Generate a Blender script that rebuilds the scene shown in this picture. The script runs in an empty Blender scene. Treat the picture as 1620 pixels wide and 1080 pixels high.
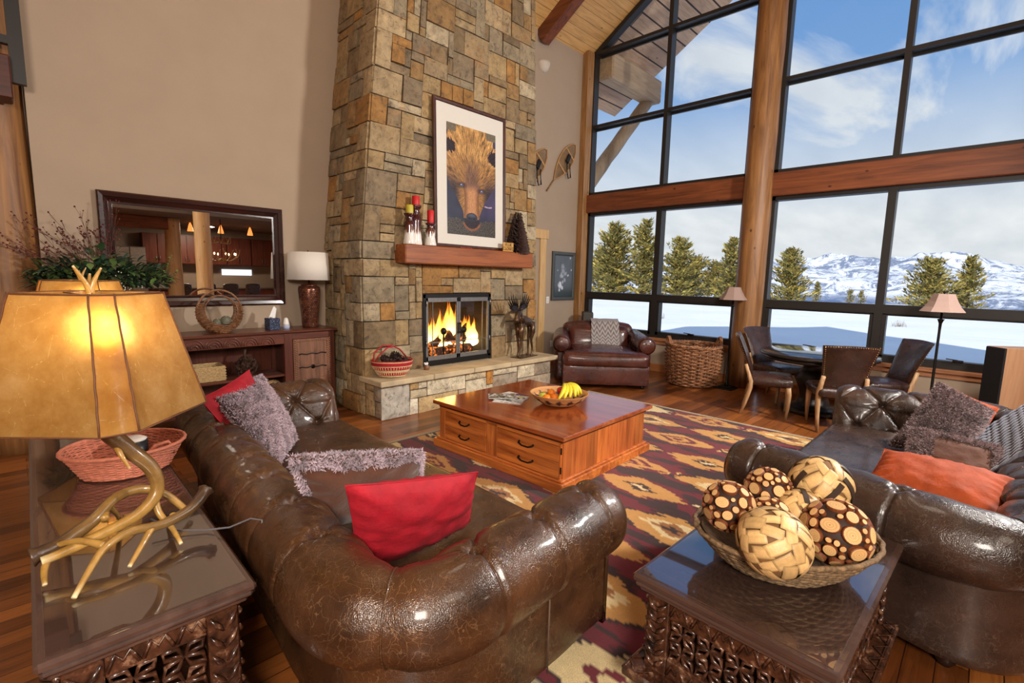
import bpy, bmesh, math, random
from math import sin, cos, pi, radians, sqrt, atan2, exp, floor
from mathutils import Vector, Matrix, Euler, noise
random.seed(7)
SC = bpy.context.scene
COL = SC.collection
V = Vector

def nz(x, y=0, z=0): return noise.noise(V((x, y, z)))
def lerp(a, b, t): return a + (b - a) * t
def sst(a, b, x):
    t = max(0., min(1., (x - a) / (b - a))); return t * t * (3 - 2 * t)
def srgb(r, g, b):
    f = lambda c: (c / 255 / 12.92) if c / 255 <= .04045 else ((c / 255 + .055) / 1.055) ** 2.4
    return (f(r), f(g), f(b))
def hue(c, k): return tuple(min(1, max(0, x * k)) for x in c)

class MB:
    """collects geometry for ONE mesh object"""
    def __init__(s): s.v = []; s.f = []; s.m = []; s.sm = []; s.c = []; s.cc = (1, 1, 1); s.mi = 0; s.smooth = False; s.X = None
    def vert(s, p):
        p = V(p)
        if s.X is not None: p = s.X @ p
        s.v.append(p); s.c.append(s.cc); return len(s.v) - 1
    def face(s, ids): s.f.append(tuple(ids)); s.m.append(s.mi); s.sm.append(s.smooth)
    def box(s, lo, hi, M=None, bev=0):
        x0, y0, z0 = lo; x1, y1, z1 = hi
        if bev > 0:
            b = min(bev, (x1 - x0) * .49, (y1 - y0) * .49, (z1 - z0) * .49)
            pts = []; idx = {}
            n0 = len(s.v)
            # chamfered box: 24 verts
            for ix, X in enumerate((x0, x1)):
                for iy, Y in enumerate((y0, y1)):
                    for iz, Z in enumerate((z0, z1)):
                        dx = b if ix == 0 else -b; dy = b if iy == 0 else -b; dz = b if iz == 0 else -b
                        for k, p in enumerate(((X, Y + dy, Z + dz), (X + dx, Y, Z + dz), (X + dx, Y + dy, Z))):
                            p = V(p)
                            if M is not None: p = M @ p
                            idx[(ix, iy, iz, k)] = s.vert(p)
            g = lambda *a: idx[a]
            F = []
            for ix in (0, 1): F.append([g(ix, 0, 0, 0), g(ix, 1, 0, 0), g(ix, 1, 1, 0), g(ix, 0, 1, 0)])
            for iy in (0, 1): F.append([g(0, iy, 0, 1), g(1, iy, 0, 1), g(1, iy, 1, 1), g(0, iy, 1, 1)])
            for iz in (0, 1): F.append([g(0, 0, iz, 2), g(1, 0, iz, 2), g(1, 1, iz, 2), g(0, 1, iz, 2)])
            for iy in (0, 1):
                for iz in (0, 1): F.append([g(0, iy, iz, 1), g(1, iy, iz, 1), g(1, iy, iz, 2), g(0, iy, iz, 2)])
            for ix in (0, 1):
                for iz in (0, 1): F.append([g(ix, 0, iz, 0), g(ix, 1, iz, 0), g(ix, 1, iz, 2), g(ix, 0, iz, 2)])
            for ix in (0, 1):
                for iy in (0, 1): F.append([g(ix, iy, 0, 0), g(ix, iy, 1, 0), g(ix, iy, 1, 1), g(ix, iy, 0, 1)])
            for ix in (0, 1):
                for iy in (0, 1):
                    for iz in (0, 1): F.append([g(ix, iy, iz, 0), g(ix, iy, iz, 1), g(ix, iy, iz, 2)])
            cen = V(((x0 + x1) / 2, (y0 + y1) / 2, (z0 + z1) / 2))
            if M is not None: cen = M @ cen
            if s.X is not None: cen = s.X @ cen
            for f in F:
                a, b_, c_ = s.v[f[0]], s.v[f[1]], s.v[f[2]]
                n = (b_ - a).cross(c_ - a)
                if n.dot(a - cen) < 0: f = f[::-1]
                s.face(f)
            return
        P = [(x0, y0, z0), (x1, y0, z0), (x1, y1, z0), (x0, y1, z0), (x0, y0, z1), (x1, y0, z1), (x1, y1, z1), (x0, y1, z1)]
        if M is not None: P = [M @ V(p) for p in P]
        i = [s.vert(p) for p in P]
        for f in ((3, 2, 1, 0), (4, 5, 6, 7), (0, 1, 5, 4), (1, 2, 6, 5), (2, 3, 7, 6), (3, 0, 4, 7)): s.face([i[k] for k in f])
    def cbox(s, c, sz, M=None, bev=0):
        s.box([c[k] - sz[k] / 2 for k in range(3)], [c[k] + sz[k] / 2 for k in range(3)], M, bev)
    def beam(s, a, b, w, h, up=(0, 0, 1), bev=0):
        a, b = V(a), V(b); d = (b - a); L = d.length; d.normalize()
        u = V(up); r = d.cross(u)
        if r.length < 1e-5: r = d.cross(V((1, 0, 0)))
        r.normalize(); u = r.cross(d)
        M = Matrix(((r.x, d.x, u.x, a.x), (r.y, d.y, u.y, a.y), (r.z, d.z, u.z, a.z), (0, 0, 0, 1)))
        s.box((-w / 2, 0, -h / 2), (w / 2, L, h / 2), M, bev)
    def tube(s, pts, rad, seg=8, cap=True, closed=False, sq=1.0):
        pts = [V(p) for p in pts]; n = len(pts)
        if not hasattr(rad, '__len__'): rad = [rad] * n
        sm = s.smooth; s.smooth = True
        t = []
        for i in range(n):
            if closed: d = pts[(i + 1) % n] - pts[i - 1]
            else: d = pts[min(i + 1, n - 1)] - pts[max(i - 1, 0)]
            t.append(d.normalized() if d.length > 1e-9 else V((0, 0, 1)))
        a = t[0].orthogonal().normalized(); rings = []
        for i in range(n):
            a = a - t[i] * a.dot(t[i])
            if a.length < 1e-6: a = t[i].orthogonal()
            a.normalize(); b = t[i].cross(a)
            rings.append([s.vert(pts[i] + (a * cos(2 * pi * k / seg) + b * sin(2 * pi * k / seg) * sq) * rad[i]) for k in range(seg)])
        for i in range(n if closed else n - 1):
            A, B = rings[i], rings[(i + 1) % n]
            for k in range(seg): s.face((A[k], A[(k + 1) % seg], B[(k + 1) % seg], B[k]))
        if cap and not closed:
            s.face(rings[0][::-1]); s.face(rings[-1])
        s.smooth = sm
    def cyl(s, a, b, r, r2=None, seg=16): s.tube([a, b], [r, r if r2 is None else r2], seg)
    def lathe(s, prof, seg=24, c=(0, 0, 0), cap=True, sx=1, sy=1, fn=None):
        sm = s.smooth; s.smooth = True; rings = []
        for (r, z) in prof:
            ring = []
            for k in range(seg):
                a = 2 * pi * k / seg; rr = r * (fn(a, z) if fn else 1)
                ring.append(s.vert((c[0] + rr * cos(a) * sx, c[1] + rr * sin(a) * sy, c[2] + z)))
            rings.append(ring)
        for A, B in zip(rings, rings[1:]):
            for k in range(seg): s.face((A[k], A[(k + 1) % seg], B[(k + 1) % seg], B[k]))
        if cap:
            if prof[0][0] > 1e-4: s.face(rings[0][::-1])
            if prof[-1][0] > 1e-4: s.face(rings[-1])
        s.smooth = sm
    def grid(s, nu, nv, fn, closeu=False, colfn=None, flip=False):
        sm = s.smooth; s.smooth = True; G = []
        for i in range(nu + (0 if closeu else 1)):
            row = []
            for j in range(nv + 1):
                if colfn: s.cc = colfn(i / nu, j / nv)
                row.append(s.vert(fn(i / nu, j / nv)))
            G.append(row)
        for i in range(nu):
            A, B = G[i], G[(i + 1) % len(G)]
            for j in range(nv):
                q = (A[j], B[j], B[j + 1], A[j + 1])
                s.face(q[::-1] if flip else q)
        s.smooth = sm
        return G
    def ball(s, c, r, nu=16, nv=10, sc=(1, 1, 1), fn=None, M=None):
        def P(u, v):
            a = 2 * pi * u; b = pi * (v - .5) * .9999
            d = V((cos(a) * cos(b), sin(a) * cos(b), sin(b))); k = fn(d) if fn else 1
            p = V((d.x * sc[0], d.y * sc[1], d.z * sc[2])) * r * k
            if M is not None: p = M @ p
            return V(c) + p
        s.grid(nu, nv, P, closeu=True)
    def prism(s, poly, z0, z1, M=None):
        n = len(poly)
        A = [V((x, y, z0)) for x, y in poly]; B = [V((x, y, z1)) for x, y in poly]
        if M is not None: A = [M @ p for p in A]; B = [M @ p for p in B]
        a = [s.vert(p) for p in A]; b = [s.vert(p) for p in B]
        s.face(a[::-1]); s.face(b)
        for i in range(n): s.face((a[i], a[(i + 1) % n], b[(i + 1) % n], b[i]))
    def build(s, name, mats, parent=None, loc=None, rot=None, **tags):
        me = bpy.data.meshes.new(name)
        me.from_pydata([tuple(v) for v in s.v], [], s.f)
        if not isinstance(mats, (list, tuple)): mats = [mats]
        for m in mats: me.materials.append(m)
        me.polygons.foreach_set('material_index', s.m)
        me.polygons.foreach_set('use_smooth', s.sm)
        if any(c != (1, 1, 1) for c in s.c):
            at = me.color_attributes.new('Col', 'FLOAT_COLOR', 'POINT')
            fl = []
            for c in s.c: fl += [c[0], c[1], c[2], 1.0]
            at.data.foreach_set('color', fl)
        me.update()
        o = bpy.data.objects.new(name, me); COL.objects.link(o)
        if parent is not None: o.parent = parent
        if loc is not None: o.location = loc
        if rot is not None: o.rotation_euler = rot
        for k, v in tags.items(): o[k] = v
        return o

def tag(o, label, cat, group=None, kind=None):
    o['label'] = label; o['category'] = cat
    if group: o['group'] = group
    if kind: o['kind'] = kind
    return o
def thing(name, label, cat, loc=(0, 0, 0), rz=0, group=None):
    o = bpy.data.objects.new(name, None); COL.objects.link(o)
    o.location = loc; o.rotation_euler = (0, 0, rz); o.empty_display_size = .1
    return tag(o, label, cat, group)
def dup(root, loc, rz, label, group=None):
    def cp(o, par):
        c = o.copy(); COL.objects.link(c); c.parent = par
        for ch in list(kids[o.name]): cp(bpy.data.objects[ch], c)
        return c
    kids = {}
    def walk(o):
        kids[o.name] = [c.name for c in bpy.data.objects if c.parent == o]
        for c in kids[o.name]: walk(bpy.data.objects[c])
    walk(root)
    r = cp(root, None); r.location = loc; r.rotation_euler = (0, 0, rz); r['label'] = label
    if group: r['group'] = group
    return r
def struct(o): o['kind'] = 'structure'; return o

# ---------------------------------------------------------------- materials
class NT:
    def __init__(s, name):
        s.m = bpy.data.materials.new(name); s.m.use_nodes = True
        s.t = s.m.node_tree; s.t.nodes.clear()
        s.out = s.t.nodes.new('ShaderNodeOutputMaterial')
        s.p = s.t.nodes.new('ShaderNodeBsdfPrincipled')
        s.t.links.new(s.p.outputs[0], s.out.inputs[0])
    def n(s, typ, **kw):
        nd = s.t.nodes.new('ShaderNode' + typ)
        for k, v in kw.items():
            if k.startswith('i_'):
                key = k[2:]; key = int(key) if key.isdigit() else key.replace('_', ' ')
                if hasattr(v, 'is_linked') or isinstance(v, bpy.types.NodeSocket): s.t.links.new(v, nd.inputs[key])
                else: nd.inputs[key].default_value = v
            else: setattr(nd, k, v)
        return nd
    def L(s, a, b): s.t.links.new(a, b)
    def co(s, scale=(1, 1, 1), rot=(0, 0, 0), obj=True, loc=(0, 0, 0)):
        tc = s.n('TexCoord'); mp = s.n('Mapping')
        s.L(tc.outputs['Object' if obj else 'Generated'], mp.inputs[0])
        mp.inputs['Scale'].default_value = scale; mp.inputs['Rotation'].default_value = rot; mp.inputs['Location'].default_value = loc
        return mp.outputs[0]
    def noise(s, vec, scale, detail=4, rough=.55, dist=0):
        return s.n('TexNoise', i_Vector=vec, i_Scale=float(scale), i_Detail=float(detail), i_Roughness=rough, i_Distortion=dist).outputs['Fac']
    def ramp(s, fac, stops, interp='LINEAR'):
        r = s.n('ValToRGB'); r.color_ramp.interpolation = interp
        e = r.color_ramp.elements
        while len(e) > 1: e.remove(e[-1])
        for i, (p, c) in enumerate(stops):
            el = e[0] if i == 0 else e.new(p)
            el.position = p; el.color = (*c, 1) if len(c) == 3 else c
        s.L(fac, r.inputs[0]); return r.outputs[0]
    def mix(s, fac, a, b, mode='MIX'):
        m = s.n('Mix'); m.data_type = 'RGBA'; m.blend_type = mode
        for sock, v in ((m.inputs[0], fac), (m.inputs[6], a), (m.inputs[7], b)):
            if isinstance(v, bpy.types.NodeSocket): s.L(v, sock)
            elif isinstance(v, (tuple, list)): sock.default_value = (*v, 1) if len(v) == 3 else v
            else: sock.default_value = v
        return m.outputs[2]
    def math(s, op, a, b=0., c=None):
        m = s.n('Math'); m.operation = op
        for i, v in enumerate((a, b, c)):
            if v is None: continue
            if isinstance(v, bpy.types.NodeSocket): s.L(v, m.inputs[i])
            else: m.inputs[i].default_value = v
        return m.outputs[0]
    def bump(s, h, strength=.3, dist=.01, normal=None):
        b = s.n('Bump'); b.inputs['Strength'].default_value = strength; b.inputs['Distance'].default_value = dist
        s.L(h, b.inputs['Height'])
        if normal is not None: s.L(normal, b.inputs['Normal'])
        s.L(b.outputs[0], s.p.inputs['Normal']); return b.outputs[0]
    def set(s, **kw):
        for k, v in kw.items():
            k = {'color': 'Base Color', 'rough': 'Roughness', 'metal': 'Metallic', 'coat': 'Coat Weight', 'coatr': 'Coat Roughness', 'emis': 'Emission Color', 'es': 'Emission Strength', 'spec': 'Specular IOR Level', 'trans': 'Transmission Weight', 'sheen': 'Sheen Weight', 'ior': 'IOR', 'sss': 'Subsurface Weight'}.get(k, k)
            i = s.p.inputs[k]
            if isinstance(v, bpy.types.NodeSocket): s.L(v, i)
            else: i.default_value = (*v, 1) if isinstance(v, tuple) and len(v) == 3 else v
        return s

def simple(name, col, rough=.5, metal=0, var=.12, scale=20, bump=0, bscale=None, coat=0, attr=False, stretch=(1, 1, 1), **kw):
    t = NT(name); vec = t.co(stretch)
    f = t.noise(vec, scale)
    base = t.ramp(f, [(.3, hue(col, 1 - var)), (.7, hue(col, 1 + var))])
    if attr:
        a = t.n('Attribute', attribute_name='Col').outputs['Color']
        base = t.mix(1., base, a, 'MULTIPLY')
    t.set(color=base, rough=rough, metal=float(metal), coat=float(coat))
    if bump: t.bump(t.noise(vec, bscale or scale * 3, 5), bump, .01)
    t.set(**kw)
    return t.m

def wood(name, c1, c2, rough=.4, coat=0., axis=0, scale=1., bump=.15, knots=False, attr=False, streak=1.):
    """wood grain along the given axis of object space"""
    t = NT(name)
    sc = [9., 9., 9.]; sc[axis] = .8
    vec = t.co(tuple(x * scale for x in sc))
    n1 = t.noise(vec, 1.6, 6, .6, 1.2 * streak)
    sc2 = [60., 60., 60.]; sc2[axis] = 2.
    v2 = t.co(tuple(x * scale for x in sc2))
    n2 = t.noise(v2, 1., 3, .6)
    f = t.math('ADD', t.math('MULTIPLY', n1, .72), t.math('MULTIPLY', n2, .28))
    base = t.ramp(f, [(.34, c1), (.5, tuple(lerp(a, b, .5) for a, b in zip(c1, c2))), (.66, c2)])
    if knots:
        sk = [3.0, 3.0, 3.0]; sk[axis] = 2.0
        vo = t.n('TexVoronoi', i_Vector=t.co(tuple(sk)), i_Scale=1.6)
        k = t.ramp(vo.outputs['Distance'], [(.0, (1, 1, 1)), (.055, (.75, .75, .75)), (.09, (0, 0, 0))])
        base = t.mix(k, base, hue(c1, .22))
    if attr:
        a = t.n('Attribute', attribute_name='Col').outputs['Color']
        base = t.mix(1., base, a, 'MULTIPLY')
    t.set(color=base, rough=rough, coat=coat, coatr=.12)
    t.bump(f, bump, .006)
    return t.m

def leather(name, c1, c2, rough=.33, crack=None):
    t = NT(name); vec = t.co()
    n1 = t.noise(vec, 5, 5, .6)
    base = t.ramp(n1, [(.32, c1), (.68, c2)])
    vo = t.n('TexVoronoi', feature='DISTANCE_TO_EDGE', i_Vector=t.co((1, 1, 1)), i_Scale=170.)
    fine = t.ramp(vo.outputs['Distance'], [(0, (0, 0, 0)), (.25, (1, 1, 1))])
    if crack:
        nd = t.n('TexNoise', i_Vector=vec, i_Scale=9., i_Detail=3.)
        off = t.mix(.12, vec, nd.outputs['Color'], 'LINEAR_LIGHT')
        v2 = t.n('TexVoronoi', feature='DISTANCE_TO_EDGE', i_Vector=off, i_Scale=24.)
        cr = t.ramp(v2.outputs['Distance'], [(0, (1, 1, 1)), (.030, (0, 0, 0))])
        msk = t.ramp(t.noise(vec, 3.3, 2), [(.40, (.08, .08, .08)), (.60, (.5, .5, .5))])
        base = t.mix(t.math('MULTIPLY', cr, msk), base, crack)
    rr = t.ramp(t.noise(vec, 11, 4), [(.3, (rough * .75,) * 3), (.7, (rough * 1.35,) * 3)])
    t.set(color=base, rough=rr, coat=.3, coatr=.12, spec=.5)
    h = t.math('ADD', t.math('MULTIPLY', fine, .25), t.noise(vec, 14, 4))
    wr = t.ramp(t.noise(t.co((7, 7, 7)), 1.3, 4, .6, 2.2), [(.44, (0, 0, 0)), (.50, (1, 1, 1)), (.56, (0, 0, 0))])
    h = t.math('ADD', h, t.math('MULTIPLY', wr, -.35)); t.bump(h, .26, .007)
    return t.m

def attrmat(name, rough=.6, metal=0, var=.15, scale=30, bump=.2, coat=0, **kw):
    return simple(name, (1 / (1 + var),) * 3, rough, metal, var, scale, bump, attr=True, coat=coat, **kw)
# ---------------------------------------------------------------- camera
H = 1.6
FPX = 773.7
yaw, pitch, roll = radians(45.9), radians(7.46), radians(-1.29)
fw = V((sin(yaw) * cos(pitch), cos(yaw) * cos(pitch), -sin(pitch)))
rt = V((cos(yaw), -sin(yaw), 0)); dn = fw.cross(rt)
r2 = rt * cos(roll) + dn * sin(roll); d2 = -rt * sin(roll) + dn * cos(roll)
up2 = -d2
cd = bpy.data.cameras.new('camera'); cam = bpy.data.objects.new('camera', cd); COL.objects.link(cam)
cd.sensor_width = 36; cd.lens = 36 * FPX / 1620; cd.clip_start = .02; cd.clip_end = 5000
cam.matrix_world = Matrix(((r2.x, up2.x, -fw.x, 0), (r2.y, up2.y, -fw.y, 0), (r2.z, up2.z, -fw.z, H), (0, 0, 0, 1)))
SC.camera = cam
SC.view_settings.view_transform = 'Standard'; SC.view_settings.look = 'None'
SC.view_settings.exposure = 0.0; SC.view_settings.gamma = 1.0; SC.view_settings.use_curve_mapping = False
# ---------------------------------------------------------------- shared materials
M_wall = simple('painted_plaster', srgb(170, 149, 128), .85, var=.03, scale=3, bump=.12, bscale=90)
M_logpost = wood('peeled_log', srgb(104, 66, 36), srgb(168, 118, 68), .5, axis=2, scale=.7, knots=True, bump=.3)
M_trimwood = wood('corner_timber', srgb(118, 80, 44), srgb(182, 132, 78), .5, axis=2, scale=.9, knots=True)
M_beam = wood('stained_beam', srgb(84, 40, 20), srgb(142, 78, 42), .5, axis=1, scale=.7, knots=True, bump=.3)
M_beamx = wood('stained_beam_x', srgb(92, 44, 20), srgb(150, 84, 42), .5, axis=0, scale=.7, knots=True, bump=.3)
M_black = simple('dark_bronze_frame', srgb(46, 42, 40), .45, .3, .06, 20)
M_pinetrim = wood('pale_pine', srgb(196, 150, 92), srgb(226, 188, 132), .5, axis=2)
M_basewood = wood('oak_baseboard', srgb(150, 88, 42), srgb(192, 128, 68), .45, axis=0)
M_basewoody = wood('oak_baseboard_y', srgb(150, 88, 50), srgb(192, 128, 78), .45, axis=1)
M_iron = simple('black_iron', srgb(34, 30, 28), .45, .6, .15, 30, .1)
M_white = simple('white_plastic', srgb(232, 228, 222), .4, var=.02)

def mat_floor():
    t = NT('plank_floor'); vec = t.co()
    b = t.n('TexBrick', i_Vector=vec, i_Scale=1., offset=.37, offset_frequency=2, squash=1.)
    b.inputs['Color1'].default_value = (*srgb(100, 54, 24), 1); b.inputs['Color2'].default_value = (*srgb(178, 106, 50), 1)
    b.inputs['Mortar'].default_value = (*srgb(50, 24, 12), 1)
    b.inputs['Mortar Size'].default_value = .0022; b.inputs['Brick Width'].default_value = 1.35; b.inputs['Row Height'].default_value = .105; b.inputs['Bias'].default_value = -.1
    g = t.noise(t.co((1.1, 16, 1)), 2.2, 6, .65, 1.4)
    gr = t.ramp(g, [(.25, (.42, .36, .32)), (.45, (.9, .88, .85)), (.7, (1.25, 1.22, 1.15))])
    col = t.mix(1., b.outputs['Color'], gr, 'MULTIPLY')
    dk = t.ramp(t.noise(t.co((.9, 9, 1), loc=(3, 5, 0)), 2.6, 3), [(.62, (0, 0, 0)), (.72, (.6, .6, .6))])
    col = t.mix(dk, col, srgb(58, 28, 14))
    t.set(color=col, rough=.3, coat=.25, coatr=.15)
    h = t.math('SUBTRACT', t.math('MULTIPLY', g, .35), t.math('MULTIPLY', b.outputs['Fac'], 1.2))
    t.bump(h, .22, .01)
    return t.m
M_floor = mat_floor()

def mat_boards(name, c1, c2, roww, axis, gap=.004, gapc=(.01, .006, .004), rough=.5):
    t = NT(name)
    vec = t.co(rot=(0, 0, 0 if axis == 0 else pi / 2))
    b = t.n('TexBrick', i_Vector=vec, i_Scale=1., offset=.4, offset_frequency=2)
    b.inputs['Color1'].default_value = (*c1, 1); b.inputs['Color2'].default_value = (*c2, 1); b.inputs['Mortar'].default_value = (*gapc, 1)
    b.inputs['Mortar Size'].default_value = gap; b.inputs['Brick Width'].default_value = 4.2; b.inputs['Row Height'].default_value = roww
    s = [1.2, 14, 1] if axis == 0 else [14, 1.2, 1]
    g = t.noise(t.co(tuple(s)), 1.8, 5, .6, .8)
    col = t.mix(1., b.outputs['Color'], t.ramp(g, [(.3, (.78, .72, .66)), (.6, (1.08, 1.06, 1.04))]), 'MULTIPLY')
    vo = t.n('TexVoronoi', i_Vector=t.co((2.6, 5, 1) if axis == 0 else (5, 2.6, 1)), i_Scale=1.2)
    k = t.ramp(vo.outputs['Distance'], [(.0, (1, 1, 1)), (.07, (.7, .7, .7)), (.12, (0, 0, 0))])
    col = t.mix(k, col, hue(c1, .35))
    t.set(color=col, rough=rough)
    t.bump(t.math('MULTIPLY', b.outputs['Fac'], -1.), .4, .01)
    return t.m
M_ceil = mat_boards('knotty_pine_ceiling', srgb(200, 150, 88), srgb(222, 176, 112), .13, 0, .0025, srgb(110, 70, 36))
M_soffit = mat_boards('soffit_boards', srgb(196, 160, 132), srgb(212, 176, 146), .24, 0, .012, srgb(52, 34, 26), .75)

# ---------------------------------------------------------------- room shell
YB, XW, XL, YK = 5.88, 7.95, -5.2, -8.4          # back wall, window wall, far left wall, kitchen wall
RY, EZ, SL = 1.04, 5.72, .637                     # ridge y, eave height at the back wall, slope
def roofz(y): return EZ + SL * (YB - y) if y > RY else EZ + SL * (YB - RY) - SL * (RY - y)
ZR = roofz(RY); YE = -3.8

b = MB(); b.box((XL - .3, YK - .3, -.2), (XW + .2, 8.6, 0)); struct(b.build('floor', M_floor))
b = MB(); b.box((.225, YB, 0), (XW + .2, YB + .2, EZ + .12)); b.box((XL - .2, 8.4, 0), (.225, 8.6, 6.0)); b.box((0.225, YB + .2, 0), (.42, 8.6, 6.0))
struct(b.build('wall_back', M_wall))
b = MB(); b.box((XL - .2, YK, 0), (XL, 8.6, 8.9)); struct(b.build('wall_left', M_wall))
b = MB(); b.box((XL - .2, YK - .2, 0), (XW + .2, YK, 3.4)); struct(b.build('wall_front', simple('kitchen_wall', srgb(150, 132, 116), .85, var=.03, scale=3)))
b = MB(); b.box((XW, 2.84, 0), (XW + .18, YB + .2, .55)); b.box((XW, -.60, 0), (XW + .18, 2.42, .55)); b.box((XW, YK, 0), (XW + .18, -1.04, .55)); b.box((XW, YK, .55), (XW + .18, YE, 3.4)); struct(b.build('wall_right', M_wall))
# vaulted ceiling: two slopes, low kitchen ceiling
b = MB(); T = .12
for (ya, yb) in ((YB + .1, RY), (RY, YE)):
    za, zb = roofz(ya), roofz(yb)
    i = [b.vert(p) for p in ((XL, ya, za), (XW + .05, ya, za), (XW + .05, yb, zb), (XL, yb, zb), (XL, ya, za + T), (XW + .05, ya, za + T), (XW + .05, yb, zb + T), (XL, yb, zb + T))]
    for f in ((0, 1, 2, 3), (7, 6, 5, 4), (0, 4, 5, 1), (1, 5, 6, 2), (2, 6, 7, 3), (3, 7, 4, 0)): b.face([i[k] for k in f])
struct(b.build('ceiling', M_ceil))
b = MB(); b.box((XL, YK, 3.05), (XW, YE + .35, 3.3)); b.box((XL, YE, 3.3), (XW, YE + .15, 6.0)); struct(b.build('ceiling_kitchen', simple('kitchen_ceiling', srgb(120, 108, 98), .9, var=.03)))
b = MB(); b.box((XL, YB + .1, 5.9), (.3, 8.6, 6.05)); struct(b.build('ceiling_hall', M_wall))
# exterior roof: deck, soffit, reaching past the gable and the eaves
b = MB()
XR = 10.15
for (ya, yb) in ((YB + .80, RY), (RY, YE - 1.15)):
    za, zb = roofz(ya), roofz(yb)
    T0, T1 = .14, .42
    x0 = XL - .4
    i = [b.vert(p) for p in ((x0, ya, za + T0), (XR, ya, za + T0), (XR, yb, zb + T0), (x0, yb, zb + T0), (x0, ya, za + T1), (XR, ya, za + T1), (XR, yb, zb + T1), (x0, yb, zb + T1))]
    for f in ((0, 1, 2, 3), (7, 6, 5, 4), (0, 4, 5, 1), (1, 5, 6, 2), (2, 6, 7, 3), (3, 7, 4, 0)): b.face([i[k] for k in f])
struct(b.build('roof_overhang', M_soffit))
# baseboards
b = MB(); b.box((.225, YB - .02, 0), (2.76, YB, .14), bev=.004); b.box((6.95, YB - .02, 0), (XW, YB, .14), bev=.004); struct(b.build('baseboard_back', M_basewood))
b = MB(); b.box((XW - .02, YE, 0), (XW, YB - .02, .14), bev=.004); struct(b.build('baseboard_right', M_basewoody))
b = MB(); b.box((XW - .045, YE, .55), (XW + .2, YB - .02, .6), bev=.006); b.box((XW - .02, YE, .49), (XW, YB - .02, .55), bev=.003); struct(b.build('trim_1', wood('sill_wood', srgb(146, 92, 58), srgb(182, 124, 84), .5, axis=1)))
# horizontal beam across the glass wall
b = MB()
b.box((XW - .06, 2.82, 2.86), (XW + .2, YB - .12, 3.19), bev=.012); b.box((XW - .06, -.63, 2.86), (XW + .2, 2.46, 3.19), bev=.012); b.box((XW - .06, YE, 2.86), (XW + .2, -1.02, 3.19), bev=.012)
struct(b.build('trim_2', M_beam))
# timber in the corner
b = MB()
b.box((XW - .16, YB - .14, 0), (XW + .02, YB, EZ + .05), bev=.01)
struct(b.build('trim_3', M_trimwood))
# door casing to the right of the fireplace
b = MB(); b.box((6.72, YB - .035, 0), (6.88, YB, 2.3), bev=.004); b.box((5.6, YB - .045, 2.3), (6.92, YB, 2.46), bev=.004)
struct(b.build('door_1', M_pinetrim))

def logpost(name, label, x, y, z0, z1, r, lean=(0, 0), mat=None, seed=0, gnarl=.05, group=None):
    b = MB(); pts = []; rr = []
    n = 26
    for i in range(n + 1):
        t = i / n; z = lerp(z0, z1, t)
        pts.append((x + lean[0] * t + .02 * nz(z * .8, seed), y + lean[1] * t + .02 * nz(z * .8, seed + 9), z))
        rr.append(r * (1 - .06 * t + gnarl * nz(z * 1.7, seed + 4)))
    b.tube(pts, rr, 28)
    o = b.build(name, mat or M_logpost); tag(o, label, 'post', group); return o
logpost('log_post', 'big peeled log post standing between the two window bays behind the table', 7.88, 2.63, 0, 7.5, .20, seed=3)
logpost('log_post', 'peeled log post on the far right of the glass wall', 7.88, -.82, 0, 7.2, .185, seed=8)
logpost('log_post', 'orange peeled log post at the left edge beside the tan wall', .0, 6.02, 0, 5.5, .205, lean=(.05, 0), seed=14)
# rafters
b = MB()
def rafter(x, ya, yb, w=.2, h=.26):
    b = MB(); b.beam((x, ya, roofz(ya) - h / 2 + .01), (x, yb, roofz(yb) - h / 2 + .01), w, h, bev=.01)
    return b.build('ceiling_rafter', M_beam)
for x, l in ((6.62, 'brown timber rafter on the pine ceiling right of the chimney'), (3.6, 'brown timber rafter on the ceiling behind the chimney'), (.6, 'brown timber rafter high above the mirror wall')):
    tag(rafter(x, YB - .01, RY), l, 'beam', 'ceiling rafters')

# loft edge at upper left
t = thing('loft_railing', 'black metal loft railing panel above a dark timber at the top left', 'railing', (-.35, 5.66, 3.0))
b = MB(); b.box((-1.8, -.1, -.12), (.50, .12, .20), bev=.01); b.build('floor_beam', wood('dark_timber', srgb(50, 18, 10), srgb(86, 36, 20), .5, axis=0), t)
b = MB(); b.box((.5, -.03, .02), (.585, .03, 2.4)); b.box((-1.6, -.03, .30), (.5, .03, .36)); b.build('rail_frame', M_black, t)
b = MB()
for k in range(12): b.box((-1.5 + k * .16, -.012, .6), (-1.475 + k * .16, .012, 2.9))
b.build('rail_rod', M_black, t)

# ---------------------------------------------------------------- glazing
def mat_glass():
    t = NT('window_glass'); t.t.nodes.remove(t.p)
    tr = t.n('BsdfTransparent'); gl = t.n('BsdfGlossy'); gl.inputs['Roughness'].default_value = .0
    tr.inputs[0].default_value = (.97, .985, .98, 1)
    fr = t.n('Fresnel'); fr.inputs[0].default_value = 1.3
    bf = t.n('NewGeometry'); mx = t.n('MixShader'); t.L(t.math('MULTIPLY', fr.outputs[0], t.math('SUBTRACT', 1., bf.outputs['Backfacing'])), mx.inputs[0]); t.L(tr.outputs[0], mx.inputs[1]); t.L(gl.outputs[0], mx.inputs[2])
    t.L(mx.outputs[0], t.out.inputs[0]); return t.m
M_glass = mat_glass()
GX = XW + .1
def poly_x(b, pts, x0, x1):       # prism in the YZ plane between x0 and x1
    a = [b.vert((x0, y, z)) for y, z in pts]; c = [b.vert((x1, y, z)) for y, z in pts]
    b.face(a); b.face(c[::-1])
    for i in range(len(pts)): b.face((a[i], c[i], c[(i + 1) % len(pts)], a[(i + 1) % len(pts)]))
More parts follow.
